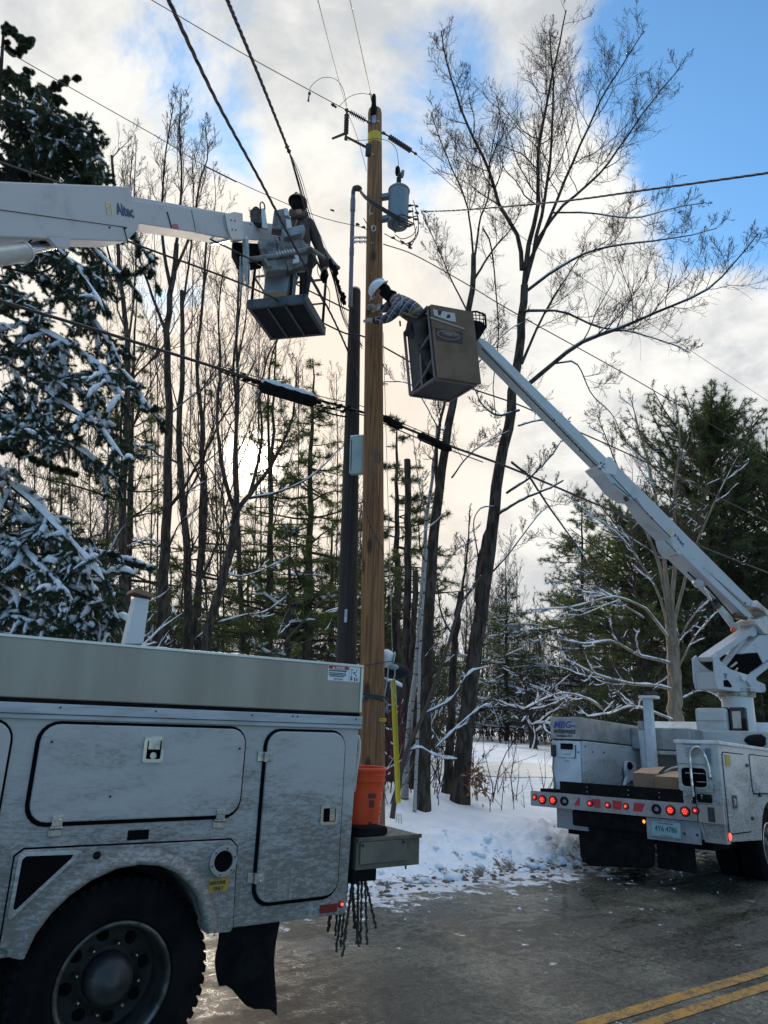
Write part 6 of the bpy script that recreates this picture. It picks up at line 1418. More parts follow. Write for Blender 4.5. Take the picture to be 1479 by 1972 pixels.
cable('hand_line', 'thin dark line hanging from the hand of the platform worker', [W(614, 505, cY), W(611, 520, cY), W(617, 535, cY), W(634, 560, cY), W(634, 600, cY+.1)], .006, WIRE, 18, cat='cord')
# --- worker leaning out of the right bucket
def plaid():
    global nt
    m = D.materials.new('plaid_flannel'); m.use_nodes = True; nt = m.node_tree; b = nt.nodes['Principled BSDF']; b.inputs['Roughness'].default_value = .9
    co = N('ShaderNodeTexCoord').outputs['Object']; s = N('ShaderNodeSeparateXYZ'); L(co, s.inputs[0]); c = None
    def band(sock, f, lo, hi, ph=0.):
        w_ = MATH('SINE', MATH('ADD', MATH('MULTIPLY', sock, f), ph)); return RAMP(w_, lo, hi)
    u = MATH('ADD', s.outputs['X'], MATH('MULTIPLY', s.outputs['Z'], -.55)); v = MATH('ADD', s.outputs['Z'], MATH('MULTIPLY', s.outputs['X'], .55))
    c = MIX(band(u, 62, -.2, .2), (.030, .030, .042), (.095, .105, .15)); c = MIX(MATH('MULTIPLY', band(v, 62, -.2, .2), .6), c, (.045, .03, .05))
    c = MIX(MATH('MULTIPLY', band(u, 62, .93, .98, 1.2), .8), c, (.42, .42, .44)); c = MIX(MATH('MULTIPLY', band(v, 62, .93, .98, .8), .7), c, (.36, .36, .38))
    L(c, b.inputs['Base Color']); return m
PLAID = plaid()
b0 = F2.world(BP(.42, .55, .05)); bY = b0[1]
p2 = thing('person', 'worker in a white hard hat and plaid shirt leaning out of the right bucket', 'person', b0)
v = lambda x, y, Y_: W(x, y, Y_)-b0
Y_ = n0[1]+.30
hd = v(733, 561, Y_+.12)
Lf, Rf = F2.world(BP(.30, .40, .05))-b0, F2.world(BP(.62, .60, .05))-b0
pel = v(812, 622, Y_)
J = {'pel': (pel, (.15, .125)), 'spn': (v(799, 604, Y_+.02), (.145, .12)), 'chs': (v(776, 586, Y_+.06), (.165, .13)), 'nkb': (v(757, 573, Y_+.10), .07), 'nkt': (v(748, 568, Y_+.11), .058), 'hed': (hd, .08),
     'nsh': (v(769, 592, Y_-.13), .072), 'nel': (v(746, 614, Y_-.16), .050), 'nwr': (v(720, 618, Y_-.04), .034), 'fsh': (v(762, 578, Y_+.26), .072), 'fel': (v(740, 596, Y_+.30), .048), 'fwr': (v(726, 590, Y_+.24), .034),
     'lhp': (pel+np.array([-.02, -.09, -.08]), .09), 'lkn': ((pel+Lf)/2+np.array([-.09, -.04, -.02]), .062), 'lan': (Lf+up_z*.10, .045), 'lto': (Lf+np.array([-.13, .05, .04]), .036),
     'rhp': (pel+np.array([.02, .09, -.08]), .09), 'rkn': ((pel+Rf)/2+np.array([-.06, .04, 0]), .062), 'ran': (Rf+up_z*.10, .045), 'rto': (Rf+np.array([-.13, .05, .04]), .036)}
E2 = [('pel', 'spn'), ('spn', 'chs'), ('chs', 'nkb'), ('nkb', 'nkt'), ('nkt', 'hed'), ('chs', 'nsh'), ('nsh', 'nel'), ('nel', 'nwr'), ('chs', 'fsh'), ('fsh', 'fel'), ('fel', 'fwr'), ('pel', 'lhp'), ('lhp', 'lkn'), ('lkn', 'lan'), ('lan', 'lto'), ('pel', 'rhp'), ('rhp', 'rkn'), ('rkn', 'ran'), ('ran', 'rto')]
hand(J, E2, 'nwr', J['nwr'][0], v(702, 616, Y_+.05)-v(720, 618, Y_-.04), np.array([0, .3, -1.]), 1, .5, pre='N'); hand(J, E2, 'fwr', J['fwr'][0], v(712, 589, Y_+.3)-v(726, 590, Y_+.24), np.array([0, -.2, -1.]), -1, .9, pre='F')
skinned('body', J, E2, 'pel', SKIN, p2)
kj = ['pel', 'spn', 'chs', 'nkb', 'nsh', 'nel', 'nwr', 'fsh', 'fel', 'fwr']
g_ = grow(J, kj, 1.10, .016); skinned('plaid_shirt', g_, sub_E(E2, kj), 'chs', PLAID, p2)
kt = ['pel', 'lhp', 'lkn', 'lan', 'rhp', 'rkn', 'ran']
skinned('trousers', grow(J, kt, 1.08, .014), sub_E(E2, kt), 'pel', TRB, p2)
for a, b in (('lan', 'lto'), ('ran', 'rto')): skinned('boot', grow(J, [a, b], 1.0, .018), [(a, b)], a, BLACK, p2)
for pre, wr in (('N', 'nwr'), ('F', 'fwr')):
    kk = [wr]+[k for k in J if k[0] == pre]; skinned('glove', grow(J, kk, 1.08, .005), sub_E(E2, kk), wr, GLV, p2, 1)
MB().tube([J['nwr'][0]-(J['nwr'][0]-J['nel'][0])*.02, J['nwr'][0]+(J['nel'][0]-J['nwr'][0])*.22], [.040, .050], 12).build('glove_cuff', BLACK, p2, smooth=True)
MB().tube([J['fwr'][0], J['fwr'][0]+(J['fel'][0]-J['fwr'][0])*.3], [.042, .055], 12).build('glove_cuff', mat('glove_cuff', (.40, .42, .44), .8), p2, smooth=True)
ra = CR*(-.70)+CU*.72                     # the head is bowed towards the pole
fwd = CR*(-.62)+CU*(-.60)+CF*.25
head_bits(p2, hd, ra, fwd, .108)
hard_hat(p2, hd+ra*.035, ra, fwd, mat('white_hard_hat', (.60, .66, .72), .35), .148)
MB().sphere(hd-fwd*.045-ra*.03, .100, 3, (1, 1, 1)).tube([hd-fwd*.05-ra*.05, J['nkt'][0], J['nkb'][0]], [.075, .085, .095], 14).build('dark_hood', BLACK, p2, smooth='all')
MB().sphere(hd-fwd*.10+ra*.02, .038, 2).build('lime_hat_liner', mat('lime_fabric', (.25, .50, .05), .7), p2, smooth='all')
mb = MB(); mb.tube(wave([v(757, 585, Y_-.12), v(770, 590, Y_-.21), v(775, 575, Y_-.16), v(768, 566, Y_-.02)], 12), .012, 6).build('shirt_piping', mat('grey_piping', (.22, .24, .30), .8), p2, smooth='all')
MB().tube(wave([v(805, 590, Y_-.10), v(797, 602, Y_-.17), v(789, 612, Y_-.14)], 8), .022, 7).tube(wave([v(770, 600, Y_-.14), v(785, 606, Y_-.17), v(805, 612, Y_-.17), v(818, 612, Y_-.15)], 8), .020, 7).build('safety_harness', HAR, p2, smooth='all')
MB().tube([v(770, 618, Y_-.10), v(771, 628, Y_-.08)], .014, 6).build('harness_tail', BLACK, p2)
# ------------------------------------------------------------ red shed, house, markers
rs_ = thing('red_shed', 'small dark red boarded shed with snow on its roof behind the brown pole', 'shed', ground_shed := np.array([*W(752, 1400, 14.5)[:2], TZ(W(752, 1400, 14.5))]), .3)
RED = mat('red_boards', (.17, .035, .045), .75, c2=(.09, .02, .03), scale=6, stretch=(9, 9, .5))
hh = W(750, 1342, 14.5)[2]-ground_shed[2]
MB().box(-.9, .42, 0, 1.4, -.2, hh).build('shed_wall', RED, rs_)
mb = MB()
for i in range(11): mb.box(-.88+i*.125, -.865+i*.125, -.012, 0, -.1, hh-.02)
mb.split('board_batten', mat('dark_red_batten', (.10, .02, .028), .8), rs_)
MB().prism([(-1.0, hh-.02), (.52, hh-.02), (.50, hh+.05), (-.25, hh+.34), (-.98, hh+.05)], -.12, 1.5, XZ).build('shed_roof', DARKM, rs_)
MB().prism([(-1.0, hh+.03), (-.24, hh+.34), (.52, hh+.05), (.48, hh+.13), (-.24, hh+.44), (-.96, hh+.13)], -.14, 1.52, XZ).build('roof_snow', SNOWT, rs_, bevel=.03)
hp = W(302, 1235, 34.); hp[2] = TZ(hp)
ho = thing('house', 'pale house with a snowy gable roof half hidden in the left wood', 'house', hp, .5)
zt_ = W(300, 1175, 34.)[2]-hp[2]
MB().box(-3.2, 3.0, 0, 5, 0, zt_-1.2).build('house_wall', mat('pale_clapboard', (.34, .36, .38), .7, c2=(.28, .30, .32), scale=2, stretch=(1, 1, 9)), ho)
MB().prism([(-3.6, zt_-1.3), (-.1, zt_+.3), (3.4, zt_-1.3)], -.3, 5.3, XZ).build('house_roof', SNOW, ho, bevel=.03)
for x in (-1.8, 1.2): 
    q_ = MB().box(x-.4, x+.4, -.03, .02, zt_-2.6, zt_-1.5).build('window', mat('window_frame', (.5, .5, .5), .5), ho); MB().box(x-.34, x+.34, -.045, -.03, zt_-2.54, zt_-1.56).build('window_pane', GLASS, q_)
for (x, y0_, y1_, Yd, m_, lb) in ((1110-30+0, 1450, 1425, 22, mat('blue_stake', (.02, .06, .10), .6), 'thin dark blue marker stake in the snow beyond the driveway'), (974, 1492, 1472, 15.5, mat('red_stake', (.45, .05, .03), .6), 'short red marker stake in the snow before the driveway')):
    x = 980 if 'blue' in lb else x
    a = W(x, y0_, Yd); a[2] = TZ(a); h_ = (y0_-y1_)/FPX*Yd*1.15
    o = MB().tube([(0, 0, -.1), (0, 0, h_*.5), (-.01, 0, h_)], [.014, .013, .012], 6).build('marker_stake', m_, smooth='all', loc=a); tag(o, lb, 'stake', 'marker stakes in the snow')
# ------------------------------------------------------------ trees
def _norm(a): return a/(np.linalg.norm(a, axis=-1, keepdims=True)+1e-9)
def tubes(P, R, k):                     # P (n, m, 3) lines, R (n, m) radii -> vertices, quads
    n, m, _ = P.shape; T = np.gradient(P, axis=1); T = _norm(T)
    ref = np.where(np.abs(T[:, :1, 2:3]) < .85, np.array([0, 0, 1.]), np.array([1., 0.3, 0]))
    A = _norm(np.cross(T, np.broadcast_to(ref, T.shape))); B = np.cross(T, A)
    an = np.arange(k)*2*pi/k
    V = P[:, :, None]+R[:, :, None, None]*(A[:, :, None]*np.cos(an)[None, None, :, None]+B[:, :, None]*np.sin(an)[None, None, :, None])
    V = V.reshape(-1, 3)
    i = (np.arange(n)[:, None, None]*m*k+np.arange(m-1)[None, :, None]*k+np.arange(k)[None, None]).ravel()
    j = (np.arange(n)[:, None, None]*m*k+np.arange(m-1)[None, :, None]*k+((np.arange(k)+1) % k)[None, None]).ravel()
    return V, np.stack([i, j, j+k, i+k], 1)
def joined(parts):
    V = []; F = []; o = 0
    for v, f in parts: V.append(v); F.append(f+o); o += len(v)
    return np.concatenate(V), np.concatenate(F)
def resamp(P, m):                        # world polyline -> m smooth points
    P = np.array(wave(P, (m-1)*3)); d = np.r_[0, np.cumsum(np.linalg.norm(np.diff(P, axis=0), axis=1))]
    u = np.linspace(0, d[-1], m); return np.stack([np.interp(u, d, P[:, i]) for i in range(3)], 1)
def sprout(rs, P, R, nch, m, lf, ang, up=.25, wig=.16, t0=.15, t1=1., rf=.62, tip=.35, rmin=.003, plane=None, lenpow=.6):
    n, M, _ = P.shape; L0 = np.linalg.norm(np.diff(P, axis=1), axis=2).sum(1)
    t = (np.arange(nch)[None]+rs.rand(n, nch))/nch*(t1-t0)+t0
    x = np.clip(t, 0, .999)*(M-1); i = x.astype(int); f = (x-i)[..., None]; a = np.arange(n)[:, None]
    S = P[a, i]*(1-f)+P[a, i+1]*f; T = _norm(P[a, i+1]-P[a, i]); r = R[a, i]*(1-f[..., 0])+R[a, i+1]*f[..., 0]
    rnd = rs.randn(n, nch, 3)
    if plane is not None: rnd[..., 2] *= plane
    side = _norm(rnd-T*(rnd*T).sum(-1, keepdims=True)); an = np.radians(ang)*(1+.35*rs.randn(n, nch))[..., None]
    d = _norm(T*np.cos(an)+side*np.sin(an))
    ln = L0[:, None]*lf*(1.08-t)**lenpow*(.55+.8*rs.rand(n, nch))
    d = d.reshape(-1, 3); S = S.reshape(-1, 3); ln = ln.ravel(); r = r.ravel(); Q = [S]; cur = S
    for k in range(m-1):
        d = _norm(d+rs.randn(len(d), 3)*wig+np.array([0, 0, up/(m-1)*2])); cur = cur+d*(ln/(m-1))[:, None]; Q.append(cur)
    Q = np.stack(Q, 1); r0 = np.maximum(r*rf, rmin)
    Rr = r0[:, None]*np.linspace(1, tip, m)[None]; return Q, np.maximum(Rr, rmin*.8)
def snowline(rs, P, R, amt=.8, thick=.014, keep=.8, flatmin=.72, k=6):
    n, m, _ = P.shape; T = _norm(np.gradient(P, axis=1)); fl = np.clip((flatmin+.25-np.abs(T[..., 2]))/.35, 0, 1)
    sel = rs.rand(n) < keep; P, R, fl = P[sel], R[sel], fl[sel]
    if not len(P): return None
    nz = .55+.75*rs.rand(*fl.shape); r = (R*amt*.85+thick)*fl*nz
    ok = r.max(1) > .004; P, R, r = P[ok], R[ok], r[ok]
    if not len(P): return None
    C = P+np.array([0, 0, 1.])*(R*.55+r*.35)[..., None]; r = np.maximum(r, .0004); r[:, 0] *= .4; r[:, -1] *= .4
    V, F = tubes(C, r, k)
    return V, F
def tree_obj(name, label, cat, base, group=None):
    return thing(name, label, cat, base, group=group)
def rel(V, base): return V-np.array(base)[None]
def bare_tree(label, limbs, seed, lv=(9, 8, 6), lf=(.34, .45, .5), ang=(42, 40, 38), up=(.5, .45, .3), mat_t=BARK, mat_c=TWIG, snow=.5, name='bare_tree', trunk_k=14, rmin=.0035, group=None, wig=(.13, .18, .22), t0=.25, snow_thick=.012, cat='tree', base=None, snow_lv=2, trunk_bump=True, ls=1.):
    """limbs: list of (points, r0, r1, sprouts?) in the world; first one is the trunk"""
    rs = np.random.RandomState(seed); base = np.array(limbs[0][0][0] if base is None else base, float)
    t = tree_obj(name, label, cat, base, group); tr = []; cr = []; sn = []; L0P = []; L0R = []
    for li, (pts, r0, r1, spr) in enumerate(limbs):
        m = 26 if li == 0 else 16; P = resamp([np.array(p) for p in pts], m)
        P[1:-1] += rs.randn(m-2, 3)*r0*.10
        R = np.linspace(0, 1, m); R = (r0+(r1-r0)*R**.8)*(ls if li else 1)
        if li == 0 and trunk_bump: R[0] *= 1.22; R[1] *= 1.06
        tr.append(tubes(P[None], R[None], trunk_k if r0 > .05 else 8))
        if spr > 0:
            k = resamp(list(P), 16); Rk = np.interp(np.linspace(0, 1, 16), np.linspace(0, 1, m), R); L0P.append((k, Rk, spr))
        s_ = snowline(rs, P[None], R[None], .55, snow_thick, 1., .80, 8)
        if s_ and snow > 0: sn.append(s_)
    P1 = []; R1 = []
    for k, Rk, spr in L0P:
        q, r = sprout(rs, k[None], Rk[None], int(lv[0]*spr), 10, lf[0], ang[0], up[0], wig[0], t0, 1., .40, .25, rmin); P1.append(q); R1.append(r)
    P1 = np.concatenate(P1); R1 = np.concatenate(R1); lvl = [(P1, R1)]
    for i in range(1, len(lv)):
        q, r = sprout(rs, lvl[-1][0], lvl[-1][1], lv[i], 7 if i == 1 else 5, lf[i], ang[i], up[i], wig[i], .12, 1., .6, .4, rmin); lvl.append((q, r))
    for i, (q, r) in enumerate(lvl):
        cr.append(tubes(q, r, 5 if i == 0 else (4 if i == 1 else 3)))
        if snow > 0 and i < snow_lv:
            s_ = snowline(rs, q, r, .9, snow_thick*(1 if i == 0 else .6), snow*(1 if i == 0 else .7), .62, 5)
            if s_: sn.append(s_)
    V, F = joined(tr); fast('trunk', rel(V, base), F, mat_t, t); V, F = joined(cr); fast('crown', rel(V, base), F, mat_c, t)
    if sn: V, F = joined(sn); fast('snow_cover', rel(V, base), F, SNOWT, t)
    return t
def leafblades(rs, C, Dn, cnt, ln, w, spread=.9, out=.7):     # C (n,3) anchors, Dn (n,3) directions -> needle blades (triangles)
    n = len(C); d = _norm(Dn[:, None]*out+rs.randn(n, cnt, 3)*spread); l = ln*(.6+.7*rs.rand(n, cnt, 1))
    s = _norm(np.cross(d, rs.randn(n, cnt, 3)))*w*.5; c = np.broadcast_to(C[:, None], d.shape)
    V = np.stack([c-s, c+s, c+d*l], 2).reshape(-1, 3); return V, np.arange(len(V)).reshape(-1, 3)
def anchors(rs, P, per, t0=.1):
    n, m, _ = P.shape; t = t0+(1-t0)*rs.rand(n, per); x = t*(m-1)*.999; i = x.astype(int); f = (x-i)[..., None]; a = np.arange(n)[:, None]
    return (P[a, i]*(1-f)+P[a, i+1]*f).reshape(-1, 3), _norm(P[a, i+1]-P[a, i]).reshape(-1, 3)
def conifer(label, base, H, rad, seed, r0=.16, m_needle=PINE, nb=52, low=.12, droop=-.10, sub=9, tuft=(4, 6, .12, .012), taper=1.0, dens=1., snow=.0, lean=(0, 0), name='pine_tree', group=None, irregular=.35, upturn=.25, top_r=.35, sub2=0, cat='tree', rnd=False):
    rs = np.random.RandomState(seed); base = np.array(base, float); t = tree_obj(name, label, cat, base, group)
    m = 20; z = np.linspace(0, 1, m); P = np.stack([lean[0]*z*H+rs.randn(m)*.02, lean[1]*z*H+rs.randn(m)*.02, z*H], 1); P[0, :2] = 0; P[0, 2] = -.2
    R = r0*(1-z)**.85+.012; tr = [tubes(P[None], R[None], 10)]
    h = low+(1-low)*rs.rand(nb)**.95; h.sort(); az = rs.rand(nb)*2*pi
    prof = np.where(h < .5, 1.0, (1-(h-.5)/.5)**taper*(1-top_r)+top_r*(1-h))
    if rnd: prof = np.sqrt(np.clip(1-((h-.50)/.54)**2, .03, 1))
    prof = np.maximum(prof*(1+irregular*rs.randn(nb)*.6), .10)
    S = np.stack([np.interp(h, z, P[:, i]) for i in range(3)], 1); d = np.stack([np.cos(az), np.sin(az), np.full(nb, droop)+(1.9 if rnd else .5)*np.maximum(h-.55, 0)], 1)
    Q = [S]; cur = S; d = _norm(d); mm = 9; ln = rad*prof
    for k in range(mm-1): d = _norm(d+rs.randn(nb, 3)*.07+np.array([0, 0, upturn/mm])); cur = cur+d*(ln/(mm-1))[:, None]; Q.append(cur)
    Q = np.stack(Q, 1); Rb = np.clip(r0*.28*prof, .012, .06)[:, None]*np.linspace(1, .2, mm)[None]; tr.append(tubes(Q, Rb, 5))
    q, r = sprout(rs, Q, Rb, sub, 6, .34, 48, .10, .12, .22, 1., .5, .4, .004, plane=.35); wood = [tubes(q, r, 3)]
    tips = q
    if sub2: q2, r2 = sprout(rs, q, r, sub2, 4, .5, 42, .1, .15, .15, 1., .6, .5, .003, plane=.5); wood.append(tubes(q2, r2, 3)); tips = q2
    per_ = int(tuft[0]*2.6+1); C, Dn = anchors(rs, tips, per_, .05); tl_ = np.linalg.norm(tips[:, -1]-tips[:, 0], axis=1); kp_ = rs.rand(len(C)) < np.repeat(np.clip(tl_/np.percentile(tl_, 75), .08, 1.), per_); C, Dn = C[kp_], Dn[kp_]
    if dens < 1: s_ = rs.rand(len(C)) < dens; C, Dn = C[s_], Dn[s_]
    V, F = joined(tr); fast('trunk', V, F, BARK, t); V, F = joined(wood); fast('branchlets', V, F, TWIG, t, smooth=False)
    V, F = leafblades(rs, C, Dn, tuft[1], tuft[2]*1.12, tuft[3]*1.15); fast('needles', V, F, m_needle, t, smooth=False)
    if snow > 0:
        sn = [s_ for s_ in (snowline(rs, Q, Rb, 1.2, .02, snow, .7, 5), snowline(rs, tips, np.full(tips.shape[:2], .01), 1., .022, snow*.7, .7, 5)) if s_]
        if sn: V, F = joined(sn); fast('snow_cover', V, F, SNOWT, t)
    return t
def WL(pts, Y0, Y1=None):                # pixel polyline -> places, receding evenly from Y0 to Y1
    Y1 = Y0 if Y1 is None else Y1; n = len(pts); return [W(x, y, Y0+(Y1-Y0)*i/max(1, n-1)) for i, (x, y) in enumerate(pts)]
def ground_pt(x, y, Y):
    P = W(x, y, Y); P[2] = TZ(P)-.12; return P
def rooted(x, Y, pts, Y1=None):          # trunk line that starts in the ground under pixel column x
    L_ = WL(pts, Y, Y1); b = L_[0].copy()
    z = TZ(b)-.15; b2 = L_[0]+(L_[0]-L_[1])*((L_[0][2]-z)/(L_[1][2]-L_[0][2]+1e-6)) if L_[0][2]-z > .05 else L_[0]
    b2 = np.array([b[0]+(b2[0]-b[0])*.6, b[1], z]); return [b2]+L_
# the big leaning tree right of the poles
Y = 12.2
bare_tree('tallest bare leaning tree right of the poles with its crown filling the upper right', [
    (rooted(885, Y, [(888, 1515), (905, 1340), (925, 1180), (940, 1080), (960, 920), (985, 780), (1000, 650), (1010, 550)], 12.4), .150, .075, .0),
    (WL([(1010, 550), (1018, 470), (1035, 400), (1040, 270), (1070, 120), (1090, 20)], 12.4, 12.8), .075, .018, 1.5),
    (WL([(1008, 560), (1030, 480), (1035, 440), (1045, 410), (1060, 300), (1065, 160), (1058, 60)], 12.4, 12.0), .060, .016, 1.4),
    (WL([(1005, 520), (1000, 460), (965, 400), (935, 310), (895, 230), (860, 120), (850, 60)], 12.4, 11.6), .062, .016, 1.5),
    (WL([(1012, 520), (1050, 440), (1100, 320), (1140, 230), (1170, 170), (1240, 60)], 12.4, 13.2), .052, .014, 1.5),
    (WL([(1030, 470), (1080, 400), (1150, 340), (1210, 260), (1260, 190), (1310, 130)], 12.4, 12.0), .045, .012, 1.4),
    (WL([(1060, 410), (1130, 410), (1220, 420), (1300, 400), (1360, 390)], 12.5, 11.5), .024, .008, 1.0),
    (WL([(1005, 700), (1050, 600), (1100, 520), (1125, 480)], 12.3, 12.8), .040, .012, 1.0),
    (WL([(1015, 560), (1070, 520), (1150, 480), (1250, 465), (1320, 455), (1380, 440)], 12.4, 13), .042, .010, 1.4),
    (WL([(1000, 600), (1080, 600), (1150, 630), (1220, 640), (1300, 665), (1330, 680)], 12.3, 12.9), .034, .008, 1.1),
    (WL([(1005, 750), (1050, 715), (1110, 665), (1200, 630), (1290, 590), (1360, 560), (1420, 500), (1460, 450)], 12.3, 11.4), .060, .012, 1.7),
    (WL([(1070, 700), (1110, 700), (1140, 760), (1180, 800), (1200, 850)], 12.2, 12.0), .020, .008, .8),
    (WL([(1000, 790), (960, 800), (930, 780), (910, 740)], 12.3, 11.8), .030, .010, .8),
    (WL([(998, 820), (1040, 810), (1100, 812)], 12.3, 12.6), .022, .008, .6),
    (WL([(975, 950), (1020, 920), (1060, 880), (1080, 850)], 12.3, 12.0), .032, .010, .9),
    (WL([(960, 990), (1010, 960), (1060, 940), (1085, 925)], 12.2, 11.8), .034, .016, .3),
    (WL([(985, 890), (1020, 920), (1060, 980), (1110, 1050), (1150, 1110)], 12.2, 12.9), .030, .012, .5),
    (WL([(950, 1100), (985, 1060), (1030, 1000), (1055, 975)], 12.2, 12.5), .022, .008, .5),
    (WL([(918, 1160), (922, 1090), (935, 1030), (955, 975)], 12.1, 12.1), .062, .045, .0),
    (WL([(922, 1080), (912, 1010), (925, 980), (952, 975)], 12.0, 11.9), .018, .010, .0),
    (WL([(900, 1340), (880, 1430), (868, 1480)], 12.3, 12.1), .012, .02, .0)],
    31, lv=(13, 10, 8), lf=(.36, .50, .55), rmin=.0030, snow=.12, snow_thick=.008, snow_lv=1, ls=.78)
# its neighbour
Y = 11.6
bare_tree('bare twin-stemmed tree between the poles and the tallest leaning tree', [
    (rooted(820, Y, [(815, 1470), (818, 1330), (828, 1150), (840, 1000), (855, 880), (870, 790), (890, 690), (908, 560), (912, 490)], 11.8), .125, .048, .0),
    (WL([(912, 500), (905, 430), (895, 380), (860, 300), (830, 220)], 11.8, 11.2), .030, .010, 1.4),
    (WL([(915, 490), (925, 420), (940, 380), (945, 300), (960, 230)], 11.8, 12.2), .030, .010, 1.2),
    (WL([(912, 540), (950, 480), (985, 440), (1005, 400)], 11.8, 12.5), .032, .010, 1.0),
    (WL([(900, 600), (870, 540), (840, 470), (815, 420)], 11.8, 11.2), .022, .008, 1.0),
    (WL([(930, 440), (945, 470), (955, 560), (960, 650), (950, 740), (955, 800)], 12.0, 11.9), .022, .010, .6),
    (WL([(868, 800), (850, 830), (820, 780), (790, 740), (740, 735)], 11.7, 11.2), .018, .007, .6),
    (WL([(850, 960), (840, 920), (842, 860), (850, 800), (862, 760)], 11.7, 11.8), .050, .030, .3),
    (WL([(870, 920), (900, 880), (940, 850), (980, 830)], 11.7, 12.2), .022, .007, .9),
    (WL([(850, 1100), (880, 1060), (910, 1040)], 11.6, 11.9), .016, .006, .5),
    (WL([(880, 760), (920, 700), (975, 640), (1010, 620)], 11.7, 12.2), .024, .007, .9)],
    32, lv=(13, 10, 7), lf=(.46, .52, .55), rmin=.0030, snow=.12, snow_thick=.008, snow_lv=1, ls=.78)
# birch and close slim trunks
bare_tree('white birch with dark bark marks leaning beside the yellow guard', [
    (rooted(782, 11.9, [(785, 1440), (788, 1400), (800, 1300), (812, 1150), (822, 1000), (835, 900), (842, 820)], 12.1), .058, .024, .6),
    (WL([(822, 1000), (808, 940), (800, 880), (795, 830)], 12, 11.8), .016, .006, .8)],
    33, lv=(9, 7, 5), mat_t=BIRCH, snow=.5, name='birch_tree')
bare_tree('thinner pale birch stem just left of the twin-stemmed tree', [
    (rooted(800, 11.4, [(802, 1470), (806, 1380), (808, 1280), (816, 1140), (822, 1060)], 11.4), .030, .018, .5)],
    34, lv=(7, 6, 5), mat_t=BIRCH, snow=.5, name='birch_tree')
bare_tree('dark straight trunk standing between the twin-stemmed and leaning trees', [
    (rooted(860, 12.6, [(862, 1500), (868, 1400), (872, 1300), (880, 1200), (888, 1140)], 12.7), .085, .055, .0),
    (WL([(888, 1150), (900, 1060), (905, 980)], 12.7, 13), .03, .01, 1.),
    (WL([(876, 1230), (850, 1180), (840, 1100)], 12.7, 12.3), .02, .008, 1.)],
    35, lv=(8, 7, 5), snow=.5)
bare_tree('broken grey snag with a ragged top between the brown pole and birch', [
    (rooted(785, 13.0, [(785, 1480), (784, 1300), (785, 1100), (786, 960), (784, 885)], 13.0), .085, .060, .0),
    (WL([(785, 930), (790, 905), (789, 885)], 13, 13), .03, .012, .1)],
    36, lv=(6, 4, 3), lf=(.8, .5, .5), snow=.7, snow_thick=.02)
bare_tree('snow-topped slanting sapling crossing in front of the twin-stemmed tree', [
    (rooted(762, 10.9, [(765, 1520), (785, 1440), (815, 1380), (850, 1280), (870, 1220), (885, 1170), (925, 1110)], 11.6), .040, .022, .4),
    (WL([(820, 1375), (870, 1345), (900, 1300), (915, 1290), (938, 1285)], 11.2, 11.5), .022, .008, .6),
    (WL([(790, 1445), (810, 1440), (840, 1455), (880, 1462)], 11.0, 11.2), .016, .007, .3),
    (WL([(840, 1440), (880, 1400), (915, 1370), (935, 1357), (945, 1358)], 11.2, 11.4), .015, .006, .4)],
    37, lv=(8, 6, 5), rmin=.003, snow=.9, snow_thick=.014, mat_t=TWIG2)
bare_tree('dark trunk just behind the birch and yellow guard', [
    (rooted(795, 12.8, [(797, 1500), (798, 1400), (795, 1250), (800, 1100)], 12.9), .075, .05, .2)],
    38, lv=(7, 6, 5), snow=.5)

# left group of hardwoods behind the truck
def lw(label, pts, r0, r1, Y, seed, extra=(), snow=.25, **k):
    lim = [(rooted(pts[0][0], Y, pts, Y+.3), r0, r1, k.pop('tw', .8))]+[(WL(q, Y+.2, Y+dy), a, b, s_) for q, a, b, dy, s_ in extra]
    return bare_tree(label, lim, seed, snow=snow, **k)
up_ = dict(ang=(26, 30, 34), up=(.7, .5, .3), lf=(.36, .42, .5))
lw('straight dark hardwood trunk behind the truck, thickest left of the poles', [(308, 1245), (316, 1100), (322, 950), (326, 800), (322, 650), (330, 560), (340, 470)], .145, .06, 15, 41, [
    ([(336, 500), (345, 420), (350, 330), (345, 240), (350, 180)], .045, .010, .6, 1.2), ([(330, 560), (315, 480), (312, 400), (318, 300), (335, 200)], .05, .010, .2, 1.2),
    ([(338, 520), (370, 440), (385, 350), (400, 300), (395, 240)], .04, .010, .8, 1.1), ([(320, 640), (290, 560), (265, 480), (250, 380), (255, 300)], .04, .010, -.3, 1.1),
    ([(326, 800), (360, 770), (400, 740), (440, 700)], .022, .007, .4, .8), ([(322, 720), (300, 690), (265, 670)], .018, .006, 0, .8), ([(318, 1060), (290, 1040), (250, 1050), (230, 1060)], .016, .006, -.5, .5), ([(316, 1080), (345, 1010), (380, 980), (400, 940)], .022, .008, .2, .5)], lv=(11, 9, 6), ang=(24, 28, 34), up=(.7, .5, .3), lf=(.38, .44, .5), tw=.1, rmin=.004)
lw('grey hardwood trunk directly right of the thickest left trunk', [(362, 1245), (362, 1150), (360, 1050), (350, 940), (345, 820), (352, 700), (350, 560)], .12, .05, 16, 42, [
    ([(350, 600), (365, 500), (372, 400), (370, 300)], .035, .009, .5, 1.2), ([(346, 800), (330, 740), (310, 690), (300, 640)], .02, .006, 0, .9)], lv=(9, 8, 6), **up_)
lw('slim curved trunk beside the sun glow, left of the forked tree', [(372, 1245), (378, 1160), (388, 1080), (394, 980), (388, 880), (388, 800), (380, 700), (392, 560), (398, 460)], .085, .03, 16.5, 43, [
    ([(392, 560), (405, 480), (415, 380), (410, 320)], .022, .007, .5, 1.2), ([(388, 800), (410, 760), (440, 730)], .015, .006, .2, .8)], lv=(9, 8, 6), **up_)
